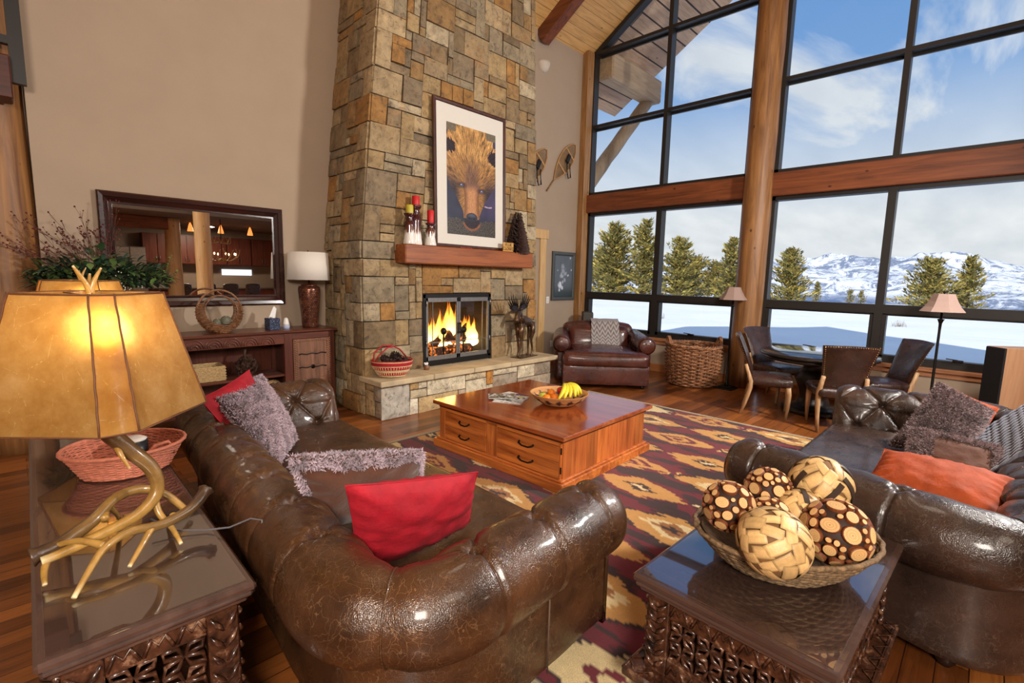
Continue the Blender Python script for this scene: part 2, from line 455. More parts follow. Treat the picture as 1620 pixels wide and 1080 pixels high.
def window(nm, y0, y1, z0, z1, ym, zs, wv=.07, low=False, slope=False):
    """y0<y1; mullion at ym; horizontals zs; optional sloped head following the roof"""
    top = (lambda y: roofz(y) - .02) if slope else (lambda y: z1)
    b = MB(); w = .055; xa, xb = XW + .02, XW + .17
    b.box((xa, y0, z0), (xb, y0 + w, top(y0 + w))); b.box((xa, y1 - w, z0), (xb, y1, top(y1)))
    b.box((xa, y0, z0), (xb, y1, z0 + (.05 if low else w)))
    if slope:
        ys = sorted({y0, y1} | ({RY} if y0 < RY < y1 else set()))
        for a, c in zip(ys, ys[1:]): poly_x(b, [(a, top(a) - .09), (c, top(c) - .09), (c, top(c)), (a, top(a))], xa, xb)
    else: b.box((xa, y0, z1 - w), (xb, y1, z1))
    for m in ym: b.box((xa - .005, m - wv / 2, z0), (xb + .005, m + wv / 2, top(m)))
    for zz, hh in zs:
        if slope:
            ys = [y for y in [y0 + (y1 - y0) * k / 60 for k in range(61)] if top(y) > zz + .05]
            a, c = min(ys), max(ys)
        else: a, c = y0, y1
        b.box((xa - .004, a, zz - hh / 2), (xb + .004, c, zz + hh / 2))
        b.box((xb - .03, a, zz - hh / 2 - .03), (xb + .004, c, zz - hh / 2))
    if low:       # operable sashes under the transom
        zz = zs[0][0] - zs[0][1] / 2
        ed = [y0 + w] + [y for m in ym for y in (m - wv / 2, m + wv / 2)] + [y1 - w]
        for a, c in zip(ed[::2], ed[1::2]):
            for q in (((a, z0 + .05), (a + .045, zz)), ((c - .045, z0 + .05), (c, zz)), ((a, z0 + .05), (c, z0 + .10)), ((a, zz - .012), (c, zz))):
                b.box((xa + .01, q[0][0], q[0][1]), (xb - .01, q[1][0], q[1][1]))
    o = struct(b.build(nm, M_black))
    g = MB(); ys = sorted({y0, y1} | ({RY} if y0 < RY < y1 else set()))
    pts = [(y0, z0), (y1, z0)] + [(y, top(y)) for y in reversed(ys)]
    poly_x(g, [(y, z) for y, z in pts], GX, GX + .008)
    g.build('window_pane', M_glass, o)
    if low:
        for m in [(y0 + (ym[0] if ym else y1)) / 2, ((ym[0] if ym else y0) + y1) / 2]:
            h = MB(); h.box((xa - .03, m - .05, z0 + .1), (xa + .01, m + .05, z0 + .125), bev=.004); h.beam((xa - .03, m, z0 + .125), (xa - .045, m + .11, z0 + .135), .018, .012)
            h.build('window_handle', M_iron, o)
    return o
window('window_1', 2.82, YB - .13, .6, 2.86, [4.25], [(1.298, .115)], .10, low=True)
window('window_2', 2.82, YB - .1, 3.19, 0, [4.24], [(4.45, .05), (5.75, .05)], .07, slope=True)
window('window_3', -.64, 2.46, .6, 2.86, [1.03], [(1.298, .115)], .09, low=True)
window('window_4', -.64, 2.46, 3.19, 0, [1.04], [(4.49, .05), (5.75, .05)], .07, slope=True)
window('window_5', YE + .1, -1.02, .6, 2.86, [-2.2], [(1.28, .13)], .11, low=True)
window('window_6', YE + .1, -1.02, 3.19, 0, [-2.2], [(4.48, .07)], .085, slope=True)

# exterior purlin and its log brace
t = tag((lambda: (lambda b: (b.beam((XW - .3 + .5, 5.62, 5.56), (10.02, 5.62, 5.56), .34, .46, bev=.03), b.build('roof_purlin', wood('weathered_timber', srgb(156, 126, 98), srgb(200, 168, 134), .75, axis=0, scale=.6, bump=.4)))[1])(MB()))(), 'heavy weathered timber under the roof overhang outside the glass', 'beam')
b = MB(); n = 14; A = V((8.22, 6.3, 3.1)); B = V((9.85, 5.64, 5.42))
b.tube([A.lerp(B, i / n) + V((0, 0, .03 * nz(i * .6))) for i in range(n + 1)], [.15 * (1 - .15 * i / n) * (1 + .05 * nz(i * .9, 3)) for i in range(n + 1)], 18)
tag(b.build('log_brace', wood('weathered_log', srgb(140, 116, 94), srgb(180, 154, 128), .8, axis=2, scale=.6)), 'weathered log brace rising to the roof timber outside the window', 'beam')
# ---------------------------------------------------------------- outdoors
M_snow = (lambda t: (t.set(color=t.ramp(t.noise(t.co(), .25, 5), [(.3, srgb(232, 236, 244)), (.7, srgb(246, 247, 250))]), rough=.8), t.bump(t.noise(t.co((1, .35, 1)), .9, 6), .5, .12), t.m)[2])(NT('snow'))
b = MB()
def snowz(x, y):
    d = sqrt(x * x + y * y); z = -.4 + .10 * nz(x * .12, y * .12) + .03 * nz(x * .5, y * .5, 3)
    k = sst(9, 12, x); z = -.4 + (z + .4) * k + .42 * sst(22, 54, d)
    return z - 9 * sst(53, 90, d + 3 * nz(y * .06, 7)) ** 1
b.grid(110, 150, lambda u, v: (lambda x, y: (x, y, snowz(x, y)))(XW + .2 + 100 * u ** 1.6, -70 + 180 * v))
struct(b.build('snow_field', M_snow))
# mountains
def mat_mtn():
    t = NT('snowy_mountain'); vec = t.co((1, 1, 1))
    geo = t.n('NewGeometry'); sep = t.n('SeparateXYZ'); t.L(geo.outputs['Position'], sep.inputs[0])
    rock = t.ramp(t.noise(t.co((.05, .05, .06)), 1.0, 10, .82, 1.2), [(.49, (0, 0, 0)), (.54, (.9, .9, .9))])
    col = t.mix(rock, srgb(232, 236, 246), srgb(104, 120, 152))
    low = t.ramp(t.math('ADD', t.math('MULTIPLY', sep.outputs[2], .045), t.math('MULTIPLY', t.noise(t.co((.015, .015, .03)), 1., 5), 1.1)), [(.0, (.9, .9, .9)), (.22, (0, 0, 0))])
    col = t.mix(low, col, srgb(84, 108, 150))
    t.set(color=col, rough=.9)
    t.bump(t.noise(t.co((.03, .03, .05)), 1.5, 8, .7), .8, 8.)
    return t.m
b = MB()
def mtn(u, v):
    a = radians(30 + 90 * u); R = 430 + 260 * v
    x, y = R * sin(a), R * cos(a)
    rid = 0; amp = 1; fq = .006
    for o in range(5):
        rid += amp * (1 - abs(nz(x * fq, y * fq, o * 7.3)) * 2); amp *= .5; fq *= 2.1
    env = sst(0, .75, v)
    return (x, y, -22 + env * (28 + 18 * rid - 7 * u) + 5 * nz(x * .02, y * .02))
b.grid(420, 70, mtn)
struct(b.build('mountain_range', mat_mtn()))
b = MB(); b.grid(40, 8, lambda u, v: (lambda a, R: (R * sin(a), R * cos(a), -9 - 14 * v))(radians(25 + 100 * u), 75 + 380 * v)); struct(b.build('valley_floor', M_snow))

M_needle = attrmat('conifer_needles', .8, var=.25, scale=2, bump=0)
M_bark = simple('bark', srgb(70, 52, 38), .9, var=.2, scale=12, bump=.3)
def conifer(name, label, x, y, h, w, seed, dens=1., lean=0., bushy=0.):
    rnd = random.Random(seed); z0 = snowz(x, y) - .1
    w *= 1.3; dens *= 1.25; h -= .3
    t = thing(name, label, 'tree', (x, y, z0), 0, 'pine trees beyond the windows')
    b = MB(); b.tube([(0, 0, 0), (lean * h * .5, 0, h * .5), (lean * h, 0, h * .97)], [.022 * h, .014 * h, .003 * h], 8); b.build('trunk', M_bark, t)
    b = MB(); nb = int(95 * dens)
    for i in range(nb):
        f = .05 + .95 * (i / nb) ** .9; zc = h * f
        prof = (1 - f) ** (.62 - .2 * bushy) * (.55 + .6 * rnd.random()) + .05
        if f < .12: prof *= .75
        L = w / 2 * prof * 1.15; a = rnd.random() * 2 * pi
        d = V((cos(a), sin(a), rnd.uniform(-.05, .35) + .5 * f)).normalized()
        base = V((lean * zc, 0, zc))
        side = V((-sin(a), cos(a), 0)); nseg = max(3, int(L / .16))
        for k in range(nseg):
            tt = (k + .4) / nseg; c = base + d * (L * tt) + V((0, 0, .1 * L * tt * tt))
            spread = (.5 * (1 - tt) + .28) * L * .42 + .07
            g = rnd.uniform(.4, 1.35)
            for j in range(5):
                off = side * rnd.uniform(-spread, spread) + V((0, 0, rnd.uniform(-.12, .12)))
                s = rnd.uniform(.10, .2) * (h / 5.5) ** .5
                dd = (d * .8 + side * rnd.uniform(-.9, .9) + V((0, 0, rnd.uniform(-.1, .6)))).normalized() * s * 1.6
                nn = V((rnd.uniform(-1, 1), rnd.uniform(-1, 1), rnd.uniform(-1, 1))).normalized() * s * .42
                yel = rnd.random()
                b.cc = tuple(q * g for q in (lerp(.13, .52, yel), lerp(.14, .38, yel), lerp(.04, .08, yel)))
                p = c + off
                q = [b.vert(p - dd * .4), b.vert(p + nn), b.vert(p + dd), b.vert(p - nn)]
                b.face(q)
    b.build('needle_foliage', M_needle, t)
    return t
for i, (x, y, h, w, lab, dn_, ln, bu) in enumerate([
    (38.7, 24.9, 6.9, 3.6, 'tall olive pine, left one of the cluster behind the armchair', 1.5, .0, .6),
    (38.3, 21.6, 7.0, 3.4, 'tallest olive pine in the middle of the left cluster', 1.1, .02, .3),
    (38.7, 18.7, 5.5, 3.3, 'olive pine at the right of the left cluster, its crown leaning right', 1., .05, .2),
    (44.6, 17.8, 3.7, 3.8, 'low broad pine between the left cluster and the pointed pine', .8, 0, .5),
    (39.4, 14.6, 5.4, 2.7, 'pointed pine just left of the big log post', 1., 0, 0),
    (40.6, 10.8, 4.6, 2.6, 'single broad pine just right of the big log post', 1.1, .03, .4),
    (50.8, 11.2, 2.2, .8, 'tiny slim pine right of the single broad pine', .4, 0, 0),
    (52.3, 8.9, 1.5, .8, 'left one of two far small pine tops on the snow edge', .35, 0, .3),
    (52.4, 8.1, 1.4, .7, 'right one of two far small pine tops on the snow edge', .35, 0, .3),
    (40.9, 2.8, 3.7, 2.7, 'wide spreading pine left of the right floor lamp shade', 1.1, .03, .8),
    (42.0, 1.0, 3.9, 1.7, 'windswept pine right of the right floor lamp shade', .9, .04, .5),
    (41.5, 28.2, 4.9, 3.4, 'half hidden pine at the left window edge', .8, 0, .4),
    (45.7, 20.4, 4.1, 4.0, 'low bushy pine right behind the leaning pine', .9, 0, .6)]):
    conifer('pine_tree', lab, x, y, h, w, 40 + i, dn_, ln, bu)
# dry grass tufts poking through the snow
for i, (x, y) in enumerate([(18.5, 14.6), (19.2, 14.1), (24, 12.5), (30, 3), (27, 9)]):
    rnd = random.Random(i); b = MB()
    for k in range(40):
        a = rnd.random() * 6.28; r = rnd.random() * .35; p = V((r * cos(a), r * sin(a), 0)); q = p + V((rnd.uniform(-.12, .12), rnd.uniform(-.12, .12), rnd.uniform(.1, .38)))
        b.tube([p, q], [.008, .003], 3)
    o = b.build('dry_grass_tuft', simple('dry_grass', srgb(150, 128, 92), .9) if i == 0 else bpy.data.materials['dry_grass'], loc=(x, y, snowz(x, y) - .03))
    tag(o, 'small tuft of dry grass sticking out of the snow', 'grass', 'dry grass tufts in the snow', 'stuff')

# ---------------------------------------------------------------- sky
w = bpy.data.worlds.new('sky'); SC.world = w; w.use_nodes = True
nt = w.node_tree; nt.nodes.clear()
def wn(typ, **kw):
    n = nt.nodes.new('ShaderNode' + typ)
    for k, v in kw.items(): setattr(n, k, v)
    return n
tc = wn('TexCoord'); sp = wn('SeparateXYZ'); nt.links.new(tc.outputs['Generated'], sp.inputs[0])
grad = wn('ValToRGB'); nt.links.new(sp.outputs[2], grad.inputs[0])
e = grad.color_ramp.elements
e[0].position = 0.; e[0].color = (*srgb(196, 212, 232), 1); e[1].position = .75; e[1].color = (*srgb(104, 148, 206), 1)
for p, c in ((.12, srgb(178, 202, 232)), (.3, srgb(128, 170, 224)), (.5, srgb(104, 152, 214))):
    q = e.new(p); q.color = (*c, 1)
# clouds: project the direction on a flat layer so they streak towards the horizon
dv = wn('Math', operation='ADD'); nt.links.new(sp.outputs[2], dv.inputs[0]); dv.inputs[1].default_value = .22
vx = wn('Math', operation='DIVIDE'); nt.links.new(sp.outputs[0], vx.inputs[0]); nt.links.new(dv.outputs[0], vx.inputs[1])
vy = wn('Math', operation='DIVIDE'); nt.links.new(sp.outputs[1], vy.inputs[0]); nt.links.new(dv.outputs[0], vy.inputs[1])
cb = wn('CombineXYZ'); nt.links.new(vx.outputs[0], cb.inputs[0]); nt.links.new(vy.outputs[0], cb.inputs[1])
mp = wn('Mapping'); nt.links.new(cb.outputs[0], mp.inputs[0]); mp.inputs['Rotation'].default_value = (0, 0, radians(28)); mp.inputs['Scale'].default_value = (.9, 2.0, 1); mp.inputs['Location'].default_value = (1.9, .4, 0)
no = wn('TexNoise'); nt.links.new(mp.outputs[0], no.inputs['Vector']); no.inputs['Scale'].default_value = 1.15; no.inputs['Detail'].default_value = 7; no.inputs['Roughness'].default_value = .56; no.inputs['Distortion'].default_value = .5
cr = wn('ValToRGB'); nt.links.new(no.outputs['Fac'], cr.inputs[0]); cr.color_ramp.elements[0].position = .49; cr.color_ramp.elements[1].position = .62
cr.color_ramp.elements[0].color = (0, 0, 0, 1); cr.color_ramp.elements[1].color = (.86, .86, .86, 1)
hz = wn('ValToRGB'); nt.links.new(sp.outputs[2], hz.inputs[0])
hz.color_ramp.elements[0].position = .10; hz.color_ramp.elements[0].color = (.95, .95, .95, 1); hz.color_ramp.elements[1].position = .34; hz.color_ramp.elements[1].color = (0, 0, 0, 1)
mxx = wn('Math', operation='MAXIMUM'); nt.links.new(cr.outputs[0], mxx.inputs[0]); nt.links.new(hz.outputs[0], mxx.inputs[1])
# soft grey relief inside the clouds
n2 = wn('TexNoise'); nt.links.new(mp.outputs[0], n2.inputs['Vector']); n2.inputs['Scale'].default_value = 2.6; n2.inputs['Detail'].default_value = 6
c2 = wn('ValToRGB'); nt.links.new(n2.outputs['Fac'], c2.inputs[0]); c2.color_ramp.elements[0].position = .3; c2.color_ramp.elements[0].color = (*srgb(222, 226, 232), 1); c2.color_ramp.elements[1].position = .7; c2.color_ramp.elements[1].color = (*srgb(246, 247, 249), 1)
mm = wn('Mix', data_type='RGBA'); nt.links.new(mxx.outputs[0], mm.inputs[0]); nt.links.new(grad.outputs[0], mm.inputs[6]); nt.links.new(c2.outputs[0], mm.inputs[7])
bg = wn('Background'); nt.links.new(mm.outputs[2], bg.inputs[0]); bg.inputs[1].default_value = 1.0
wo = wn('OutputWorld'); nt.links.new(bg.outputs[0], wo.inputs[0])

# ---------------------------------------------------------------- lights
def lamp(typ, name, loc, energy, color=(1, 1, 1), to=None, **kw):
    d = bpy.data.lights.new(name, typ); o = bpy.data.objects.new(name, d); COL.objects.link(o)
    d.energy = energy; d.color = color; o.location = loc
    for k, v in kw.items(): setattr(d, k, v)
    if to is not None: o.rotation_euler = (V(to) - V(loc)).to_track_quat('-Z', 'Y').to_euler()
    return o
sd = V((.968 * cos(radians(29)), .25 * cos(radians(29)), -sin(radians(29))))
lamp('SUN', 'sun', (-20, -5, 15), 5.2, (1, .93, .84), to=V((-20, -5, 15)) + sd, angle=radians(.6))
WARM = (1, .86, .70)
# added off-camera fill lights for the big room, no fixtures modelled
lamp('AREA', 'flash_fill_left', (-1.3, -1.7, 2.7), 265, (1, .90, .79), to=(2.4, 3.4, .4), shape='RECTANGLE', size=1.1, size_y=.9)  # unseen area light standing in for flash from behind left
lamp('AREA', 'flash_fill_right', (5.4, -1.2, 3.2), 280, (1, .96, .90), to=(3.2, 4.6, 1.2), shape='DISK', size=.5)  # unseen area light standing in for a second flash on the right
lamp('AREA', 'added_fill_high', (3.4, 1.1, 7.6), 62, (1, .86, .70), to=(3.4, 2.6, 0), shape='DISK', size=1.8)  # added overhead fill, no fitting hangs there
lamp('AREA', 'added_fill_front', (1.2, -2.9, 4.6), 55, WARM, to=(2.6, 3.5, 1.6), shape='DISK', size=1.6)  # added soft fill from behind the camera, not a room lamp
# ---------------------------------------------------------------- stone fireplace
def mat_stone():
    t = NT('ashlar_stone'); a = t.n('Attribute', attribute_name='Col').outputs['Color']
    vec = t.co()
    n1 = t.noise(vec, 9, 8, .7, .4)
    c = t.mix(1., a, t.ramp(n1, [(.3, (.55, .5, .45)), (.5, (.96, .94, .9)), (.72, (1.32, 1.28, 1.2))]), 'MULTIPLY')
    n2 = t.noise(t.co(loc=(4, 2, 9)), 16, 7, .75, .8)
    c = t.mix(t.ramp(n2, [(.53, (0, 0, 0)), (.66, (.8, .8, .8))]), c, srgb(70, 60, 54))
    n3 = t.noise(t.co(loc=(14, 7, 1)), 3.2, 5, .7, .6)
    c = t.mix(t.ramp(n3, [(.56, (0, 0, 0)), (.74, (.42, .42, .42))]), c, srgb(176, 120, 62))
    t.set(color=c, rough=.85)
    h = t.math('ADD', n1, t.math('MULTIPLY', t.noise(vec, 38, 5), .35)); t.bump(h, .7, .02)
    return t.m
M_stone = mat_stone()
M_mortar = simple('dark_mortar', srgb(64, 54, 46), .95, var=.2, scale=40, bump=.3)
SPAL = [srgb(164, 142, 108), srgb(152, 126, 90), srgb(172, 150, 116), srgb(140, 120, 92), srgb(150, 118, 76), srgb(140, 126, 104), srgb(160, 118, 66), srgb(180, 164, 136), srgb(128, 112, 90), srgb(160, 136, 98), srgb(146, 132, 108), srgb(166, 140, 100), srgb(130, 110, 82)]
LPAL = [srgb(206, 190, 160), srgb(216, 204, 178), srgb(190, 156, 106), srgb(202, 140, 66), srgb(170, 156, 138), srgb(196, 168, 124), srgb(222, 214, 196)]
def stones(b, us, vs, fmap, seed, blocked=(), quoin=None, pal=SPAL, wmax=5, hmax=3, thick=.05):
    """random ashlar packing over the grid us x vs; fmap(u, v, d) gives the world point"""
    rnd = random.Random(seed); nu, nv = len(us) - 1, len(vs) - 1
    occ = [[False] * nv for _ in range(nu)]
    for (a0, b0, a1, b1) in blocked:
        for i in range(a0, a1):
            for j in range(b0, b1): occ[i][j] = True
    rects = []
    if quoin:
        side, seq = quoin
        for (j0, j1, wd, col) in seq:
            i0, i1 = (0, wd) if side == 0 else (nu - wd, nu)
            if all(not occ[i][j] for i in range(i0, i1) for j in range(j0, min(j1, nv))):
                for i in range(i0, i1):
                    for j in range(j0, min(j1, nv)): occ[i][j] = True
                rects.append((i0, j0, i1, min(j1, nv), col))
    for j in range(nv):
        for i in range(nu):
            if occ[i][j]: continue
            w = rnd.choice([1, 2, 3, 3, 4, 4, 5, 5]); h = rnd.choice([1, 2, 2, 2, 3, 3])
            if w == 1: h = rnd.choice([2, 3, 1])
            if h == 3: w = rnd.choice([2, 3, 3, 4])
            w = min(w, wmax); h = min(h, hmax)
            ww = 0
            while ww < w and i + ww < nu and not occ[i + ww][j]: ww += 1
            hh = 0
            while hh < h and j + hh < nv and all(not occ[i + k][j + hh] for k in range(ww)): hh += 1
            # avoid leaving a one-cell sliver
            if i + ww < nu and ww >= 3 and not occ[i + ww][j] and (i + ww + 1 >= nu or occ[i + ww + 1][j]): ww += 0 if ww >= wmax else 1
            for k in range(ww):
                for m in range(hh): occ[i + k][j + m] = True
            rects.append((i, j, i + ww, j + hh, rnd.choice(pal)))
    for (i0, j0, i1, j1, col) in rects:
        g = .0055; jit = lambda: rnd.uniform(-.004, .004)
        u0, u1, v0, v1 = us[i0] + g, us[i1] - g, vs[j0] + g, vs[j1] - g
        if i0 == 0: u0 = us[0] - .012
        if i1 == nu: u1 = us[nu] + .012
        cu = [(u0 + jit(), v0 + jit()), (u1 + jit(), v0 + jit()), (u1 + jit(), v1 + jit()), (u0 + jit(), v1 + jit())]
        d0 = thick * rnd.uniform(.75, 1.25); k = rnd.uniform(.86, 1.12); b.cc = tuple(c * k for c in col); sd_ = rnd.random() * 99
        nx, ny = max(3, int((u1 - u0) / .05)), max(3, int((v1 - v0) / .05))
        G = []
        for x in range(-1, nx + 2):
            row = []
            for y in range(-1, ny + 2):
                s = min(max(x / nx, 0), 1); t = min(max(y / ny, 0), 1)
                if 0 < x < nx: s += rnd.uniform(-.1, .1) / nx
                if 0 < y < ny: t += rnd.uniform(-.1, .1) / ny
                p = [lerp(lerp(cu[0][q], cu[1][q], s), lerp(cu[3][q], cu[2][q], s), t) for q in (0, 1)]
                edge = x in (0, nx) or y in (0, ny); out = x in (-1, nx + 1) or y in (-1, ny + 1)
                d = 0 if out else (d0 - .012 if edge else d0 + .010 * nz(p[0] * 9, p[1] * 9, sd_) + .006 * nz(p[0] * 25, p[1] * 25, sd_))
                row.append(b.vert(fmap(p[0], p[1], d)))
            G.append(row)
        for x in range(len(G) - 1):
            for y in range(len(G[0]) - 1): b.face((G[x][y], G[x + 1][y], G[x + 1][y + 1], G[x][y + 1]))
    b.cc = (1, 1, 1)
FY = 5.02
def cl(z): return 2.77 + (.098 * (z - 2.0) if z > 2 else 0)
def crt(z): return 5.70 - .045 * z
fp = thing('stone_fireplace', 'tall tan stone fireplace and chimney with a raised hearth and glass fire doors', 'fireplace', (4.2, FY, 0))
FI = Matrix.Translation((-4.2, -FY, 0))
def fbuild(b, n, m, par=None, **k):
    if par is None: return b.build(n, m, fp, **k)
    return b.build(n, m, par, **k)
b = MB(); b.X = FI; b.smooth = False
seq = []; j = 0; rnd = random.Random(5); flip = 0
while j < 62:
    h = rnd.choice([2, 3, 3, 4]); seq.append((j, j + h, (4, 2) if flip else (2, 3), rnd.choice(SPAL))); j += h; flip ^= 1
ub = [2.77 + (3.56 - 2.77) * k / 8 for k in range(8)] + [3.56 + 1.17 * k / 12 for k in range(12)] + [4.73 + (5.68 - 4.73) * k / 10 for k in range(11)]
vb = [.45 + .93 * k / 9 for k in range(9)] + [1.38 + .098 * k for k in range(58)]
def fmap(u, v, d):
    s = (u - 2.77) / (5.68 - 2.77); return (lerp(cl(v), crt(v), s), FY - d, v)
stones(b, ub, vb, fmap, 11, blocked=[(8, 0, 20, 9)], quoin=(0, [(j0, j1, w[0], c) for j0, j1, w, c in seq]), thick=.045)
# left face of the chimney, down to the floor beside the hearth
vb2 = [0, .11, .22, .335] + vb
ub2 = [FY + .86 * k / 9 for k in range(10)]
def lmap(u, v, d): return (cl(v) - d, 5.88 - (u - FY), v)
stones(b, ub2, vb2, lmap, 23, quoin=(1, [(j0 + 4, j1 + 4, w[1], c) for j0, j1, w, c in seq]), thick=.04, wmax=4)
# hearth base, front, left and right ends
hv = [0, .095, .19, .29, .388]
hu = [2.77 + 2.85 * k / 24 for k in range(25)]
stones(b, hu, hv, lambda u, v, d: (u, 4.655 - d, v), 31, pal=LPAL, quoin=(0, [(0, 4, 3, srgb(186, 180, 170))]), thick=.03, wmax=6)
hl = [FY - .36 * (4 - k) / 4 for k in range(5)]
stones(b, hl, hv, lambda u, v, d: (2.80 - d, FY + FY - .36 - u, v), 37, pal=LPAL, thick=.03)
stones(b, hl, hv, lambda u, v, d: (5.60 + d, u, v), 41, pal=LPAL, thick=.03)
fbuild(b, 'stonework', M_stone)
# mortar body behind the stones, with the firebox left open
b = MB(); b.X = FI
def body(z0, z1, x0=None, x1=None):
    pts = []
    for z in (z0, z1):
        a = cl(z) if x0 is None else x0; c = crt(z) if x1 is None else x1
        pts += [(a, FY, z), (c, FY, z), (c, 5.88, z), (a, 5.88, z)]
    i = [b.vert(p) for p in pts]
    for f in ((3, 2, 1, 0), (4, 5, 6, 7), (0, 1, 5, 4), (1, 2, 6, 5), (2, 3, 7, 6), (3, 0, 4, 7)): b.face([i[k] for k in f])
body(0, .45); body(.45, 1.38, None, 3.56); body(.45, 1.38, 4.73, None); body(1.38, 2.0); body(2.0, 7.1)
b.box((2.80, 4.655, 0), (5.60, FY, .388))
fbuild(b, 'mortar_core', M_mortar)
# hearth slabs
hs = MB(); hs.X = FI
M_slab = simple('sandstone_slab', srgb(196, 176, 142), .75, var=.22, scale=4, bump=.5, bscale=22)
xs = [2.71, 3.42, 4.05, 4.72, 5.72]
for a, c in zip(xs, xs[1:]): hs.box((a + .003, 4.565, .39), (c - .003, FY + .02, .452), bev=.009)
fbuild(hs, 'hearth_slab', M_slab)
# mantel shelf
b = MB(); b.X = FI; b.box((3.17, 4.775, 1.735), (5.33, FY + .02, 1.95), bev=.012)
fbuild(b, 'mantel_shelf', wood('mantel_wood', srgb(112, 56, 26), srgb(168, 96, 48), .5, axis=0, scale=.9, bump=.4))
# firebox
M_soot = simple('sooty_firebrick', srgb(44, 32, 26), .9, var=.3, scale=12, bump=.3)
b = MB(); b.X = FI
b.box((3.56, 5.55, .45), (4.73, 5.6, 1.38)); b.box((3.56, FY, .44), (4.73, 5.6, .475)); b.box((3.555, FY - .02, .45), (3.58, 5.6, 1.38)); b.box((4.71, FY - .02, .45), (4.735, 5.6, 1.38)); b.box((3.56, FY, 1.36), (4.73, 5.6, 1.385))
fbuild(b, 'firebox', M_soot)
M_dkmetal = simple('fire_door_iron', srgb(122, 120, 120), .45, .5, .15, 30, .15)
b = MB(); b.X = FI; y0, y1 = FY - .035, FY + .02; A, B, Zb, Zt = 3.57, 4.72, .50, 1.365
b.box((A, y0 + .01, Zb), (A + .035, y1, Zt)); b.box((B - .05, y0 + .01, Zb), (B, y1, Zt)); b.box((A, y0 + .01, Zt - .04), (B, y1, Zt)); b.box((A, y0 + .01, .475), (B, y1, Zb + .03))
ds = fbuild(b, 'door_surround', simple('soot_black_frame', srgb(24, 22, 22), .5, .4))
mid = 4.125
for (xa, xb, sgn) in ((A + .035, mid - .003, 1), (mid + .003, B - .05, -1)):
    b = MB(); b.X = FI; z0, z1 = Zb + .03, Zt - .04
    fy = y0
    b.box((xa, fy, z0), (xa + .03, fy + .025, z1), bev=.003); b.box((xb - .03, fy, z0), (xb, fy + .025, z1), bev=.003)
    b.box((xa, fy, z1 - .055), (xb, fy + .025, z1), bev=.003); b.box((xa, fy, z0), (xb, fy + .025, z0 + .055), bev=.003)
    q = xa + .1 if sgn > 0 else xb - .12
    b.box((q, fy + .006, z0 + .05), (q + .008, fy + .018, z1 - .05)); b.box((xa, fy + .006, z0 + .22), (xb, fy + .018, z0 + .228))
    dr = fbuild(b, 'fire_door', M_dkmetal)
    g = MB(); g.X = FI; g.box((xa + .02, fy + .012, z0 + .04), (xb - .02, fy + .016, z1 - .04)); g.build('glass_pane', M_glass, dr)
    h = MB(); h.X = FI; xx = (xb - .015) if sgn > 0 else xa + .015
    h.box((xx - .008, fy - .03, .85), (xx + .008, fy - .016, 1.0), bev=.003); h.box((xx - .006, fy - .02, .86), (xx + .006, fy, .875)); h.box((xx - .006, fy - .02, .975), (xx + .006, fy, .99)); h.build('door_handle', M_iron, dr)
    h = MB(); h.X = FI; xx = xa + .004 if sgn > 0 else xb + .012
    for zz in (.72, 1.22):
        h = MB(); h.X = FI; h.cyl((xx, fy - .006, zz), (xx, fy - .006, zz + .07), .009)
        h.build('hinge', bpy.data.materials.get('steel') or simple('steel', srgb(170, 168, 166), .35, .9), dr)
# logs, grate, andirons, fire
M_char = (lambda t: (t.set(color=t.ramp(t.noise(t.co(), 16, 6), [(.35, srgb(26, 14, 10)), (.65, srgb(96, 52, 32))]), rough=.9, emis=t.ramp(t.noise(t.co(loc=(3, 3, 3)), 9, 5, .7), [(.54, (0, 0, 0)), (.64, (1., .22, .03)), (.75, (1., .5, .1))]), es=1.6), t.bump(t.noise(t.co(), 30, 4), .6, .02), t.m)[2])(NT('charred_log'))
logs = [((3.78, 5.3, .66), (4.18, 5.22, .80), .075), ((4.05, 5.34, .82), (4.5, 5.28, .74), .07), ((3.8, 5.18, .6), (4.5, 5.2, .6), .07), ((3.85, 5.36, .6), (4.55, 5.38, .62), .075), ((4.2, 5.2, .72), (4.55, 5.3, .9), .05)]
for a, c, r in logs:
    b = MB(); n = 8; a, c = V(a), V(c)
    b.tube([a.lerp(c, i / n) for i in range(n + 1)], [r * (1 + .12 * nz(i * .9, a.x * 9)) for i in range(n + 1)], 14)
    tag(b.build('firewood_log', M_char), 'charred burning log in the fire', 'log', 'burning logs on the grate')
for x, l in ((3.98, 'left'), (4.32, 'right')):
    t = thing('andiron', 'black iron andiron with a ball top, %s of the pair in front of the fire' % l, 'andiron', (x, 5.12, .475))
    b = MB(); b.tube([(0, 0, 0), (0, 0, .36)], [.012, .012], 8); b.tube([(-.07, -.02, 0), (-.04, 0, .08), (0, 0, .1), (.04, 0, .08), (.07, -.02, 0)], .01, 8); b.box((-.012, 0, .07), (.012, .3, .09)); b.build('stand', M_iron, t)
    b = MB(); b.ball((0, 0, .40), .042, sc=(1, 1, 1.15)); b.build('ball_finial', M_iron, t)
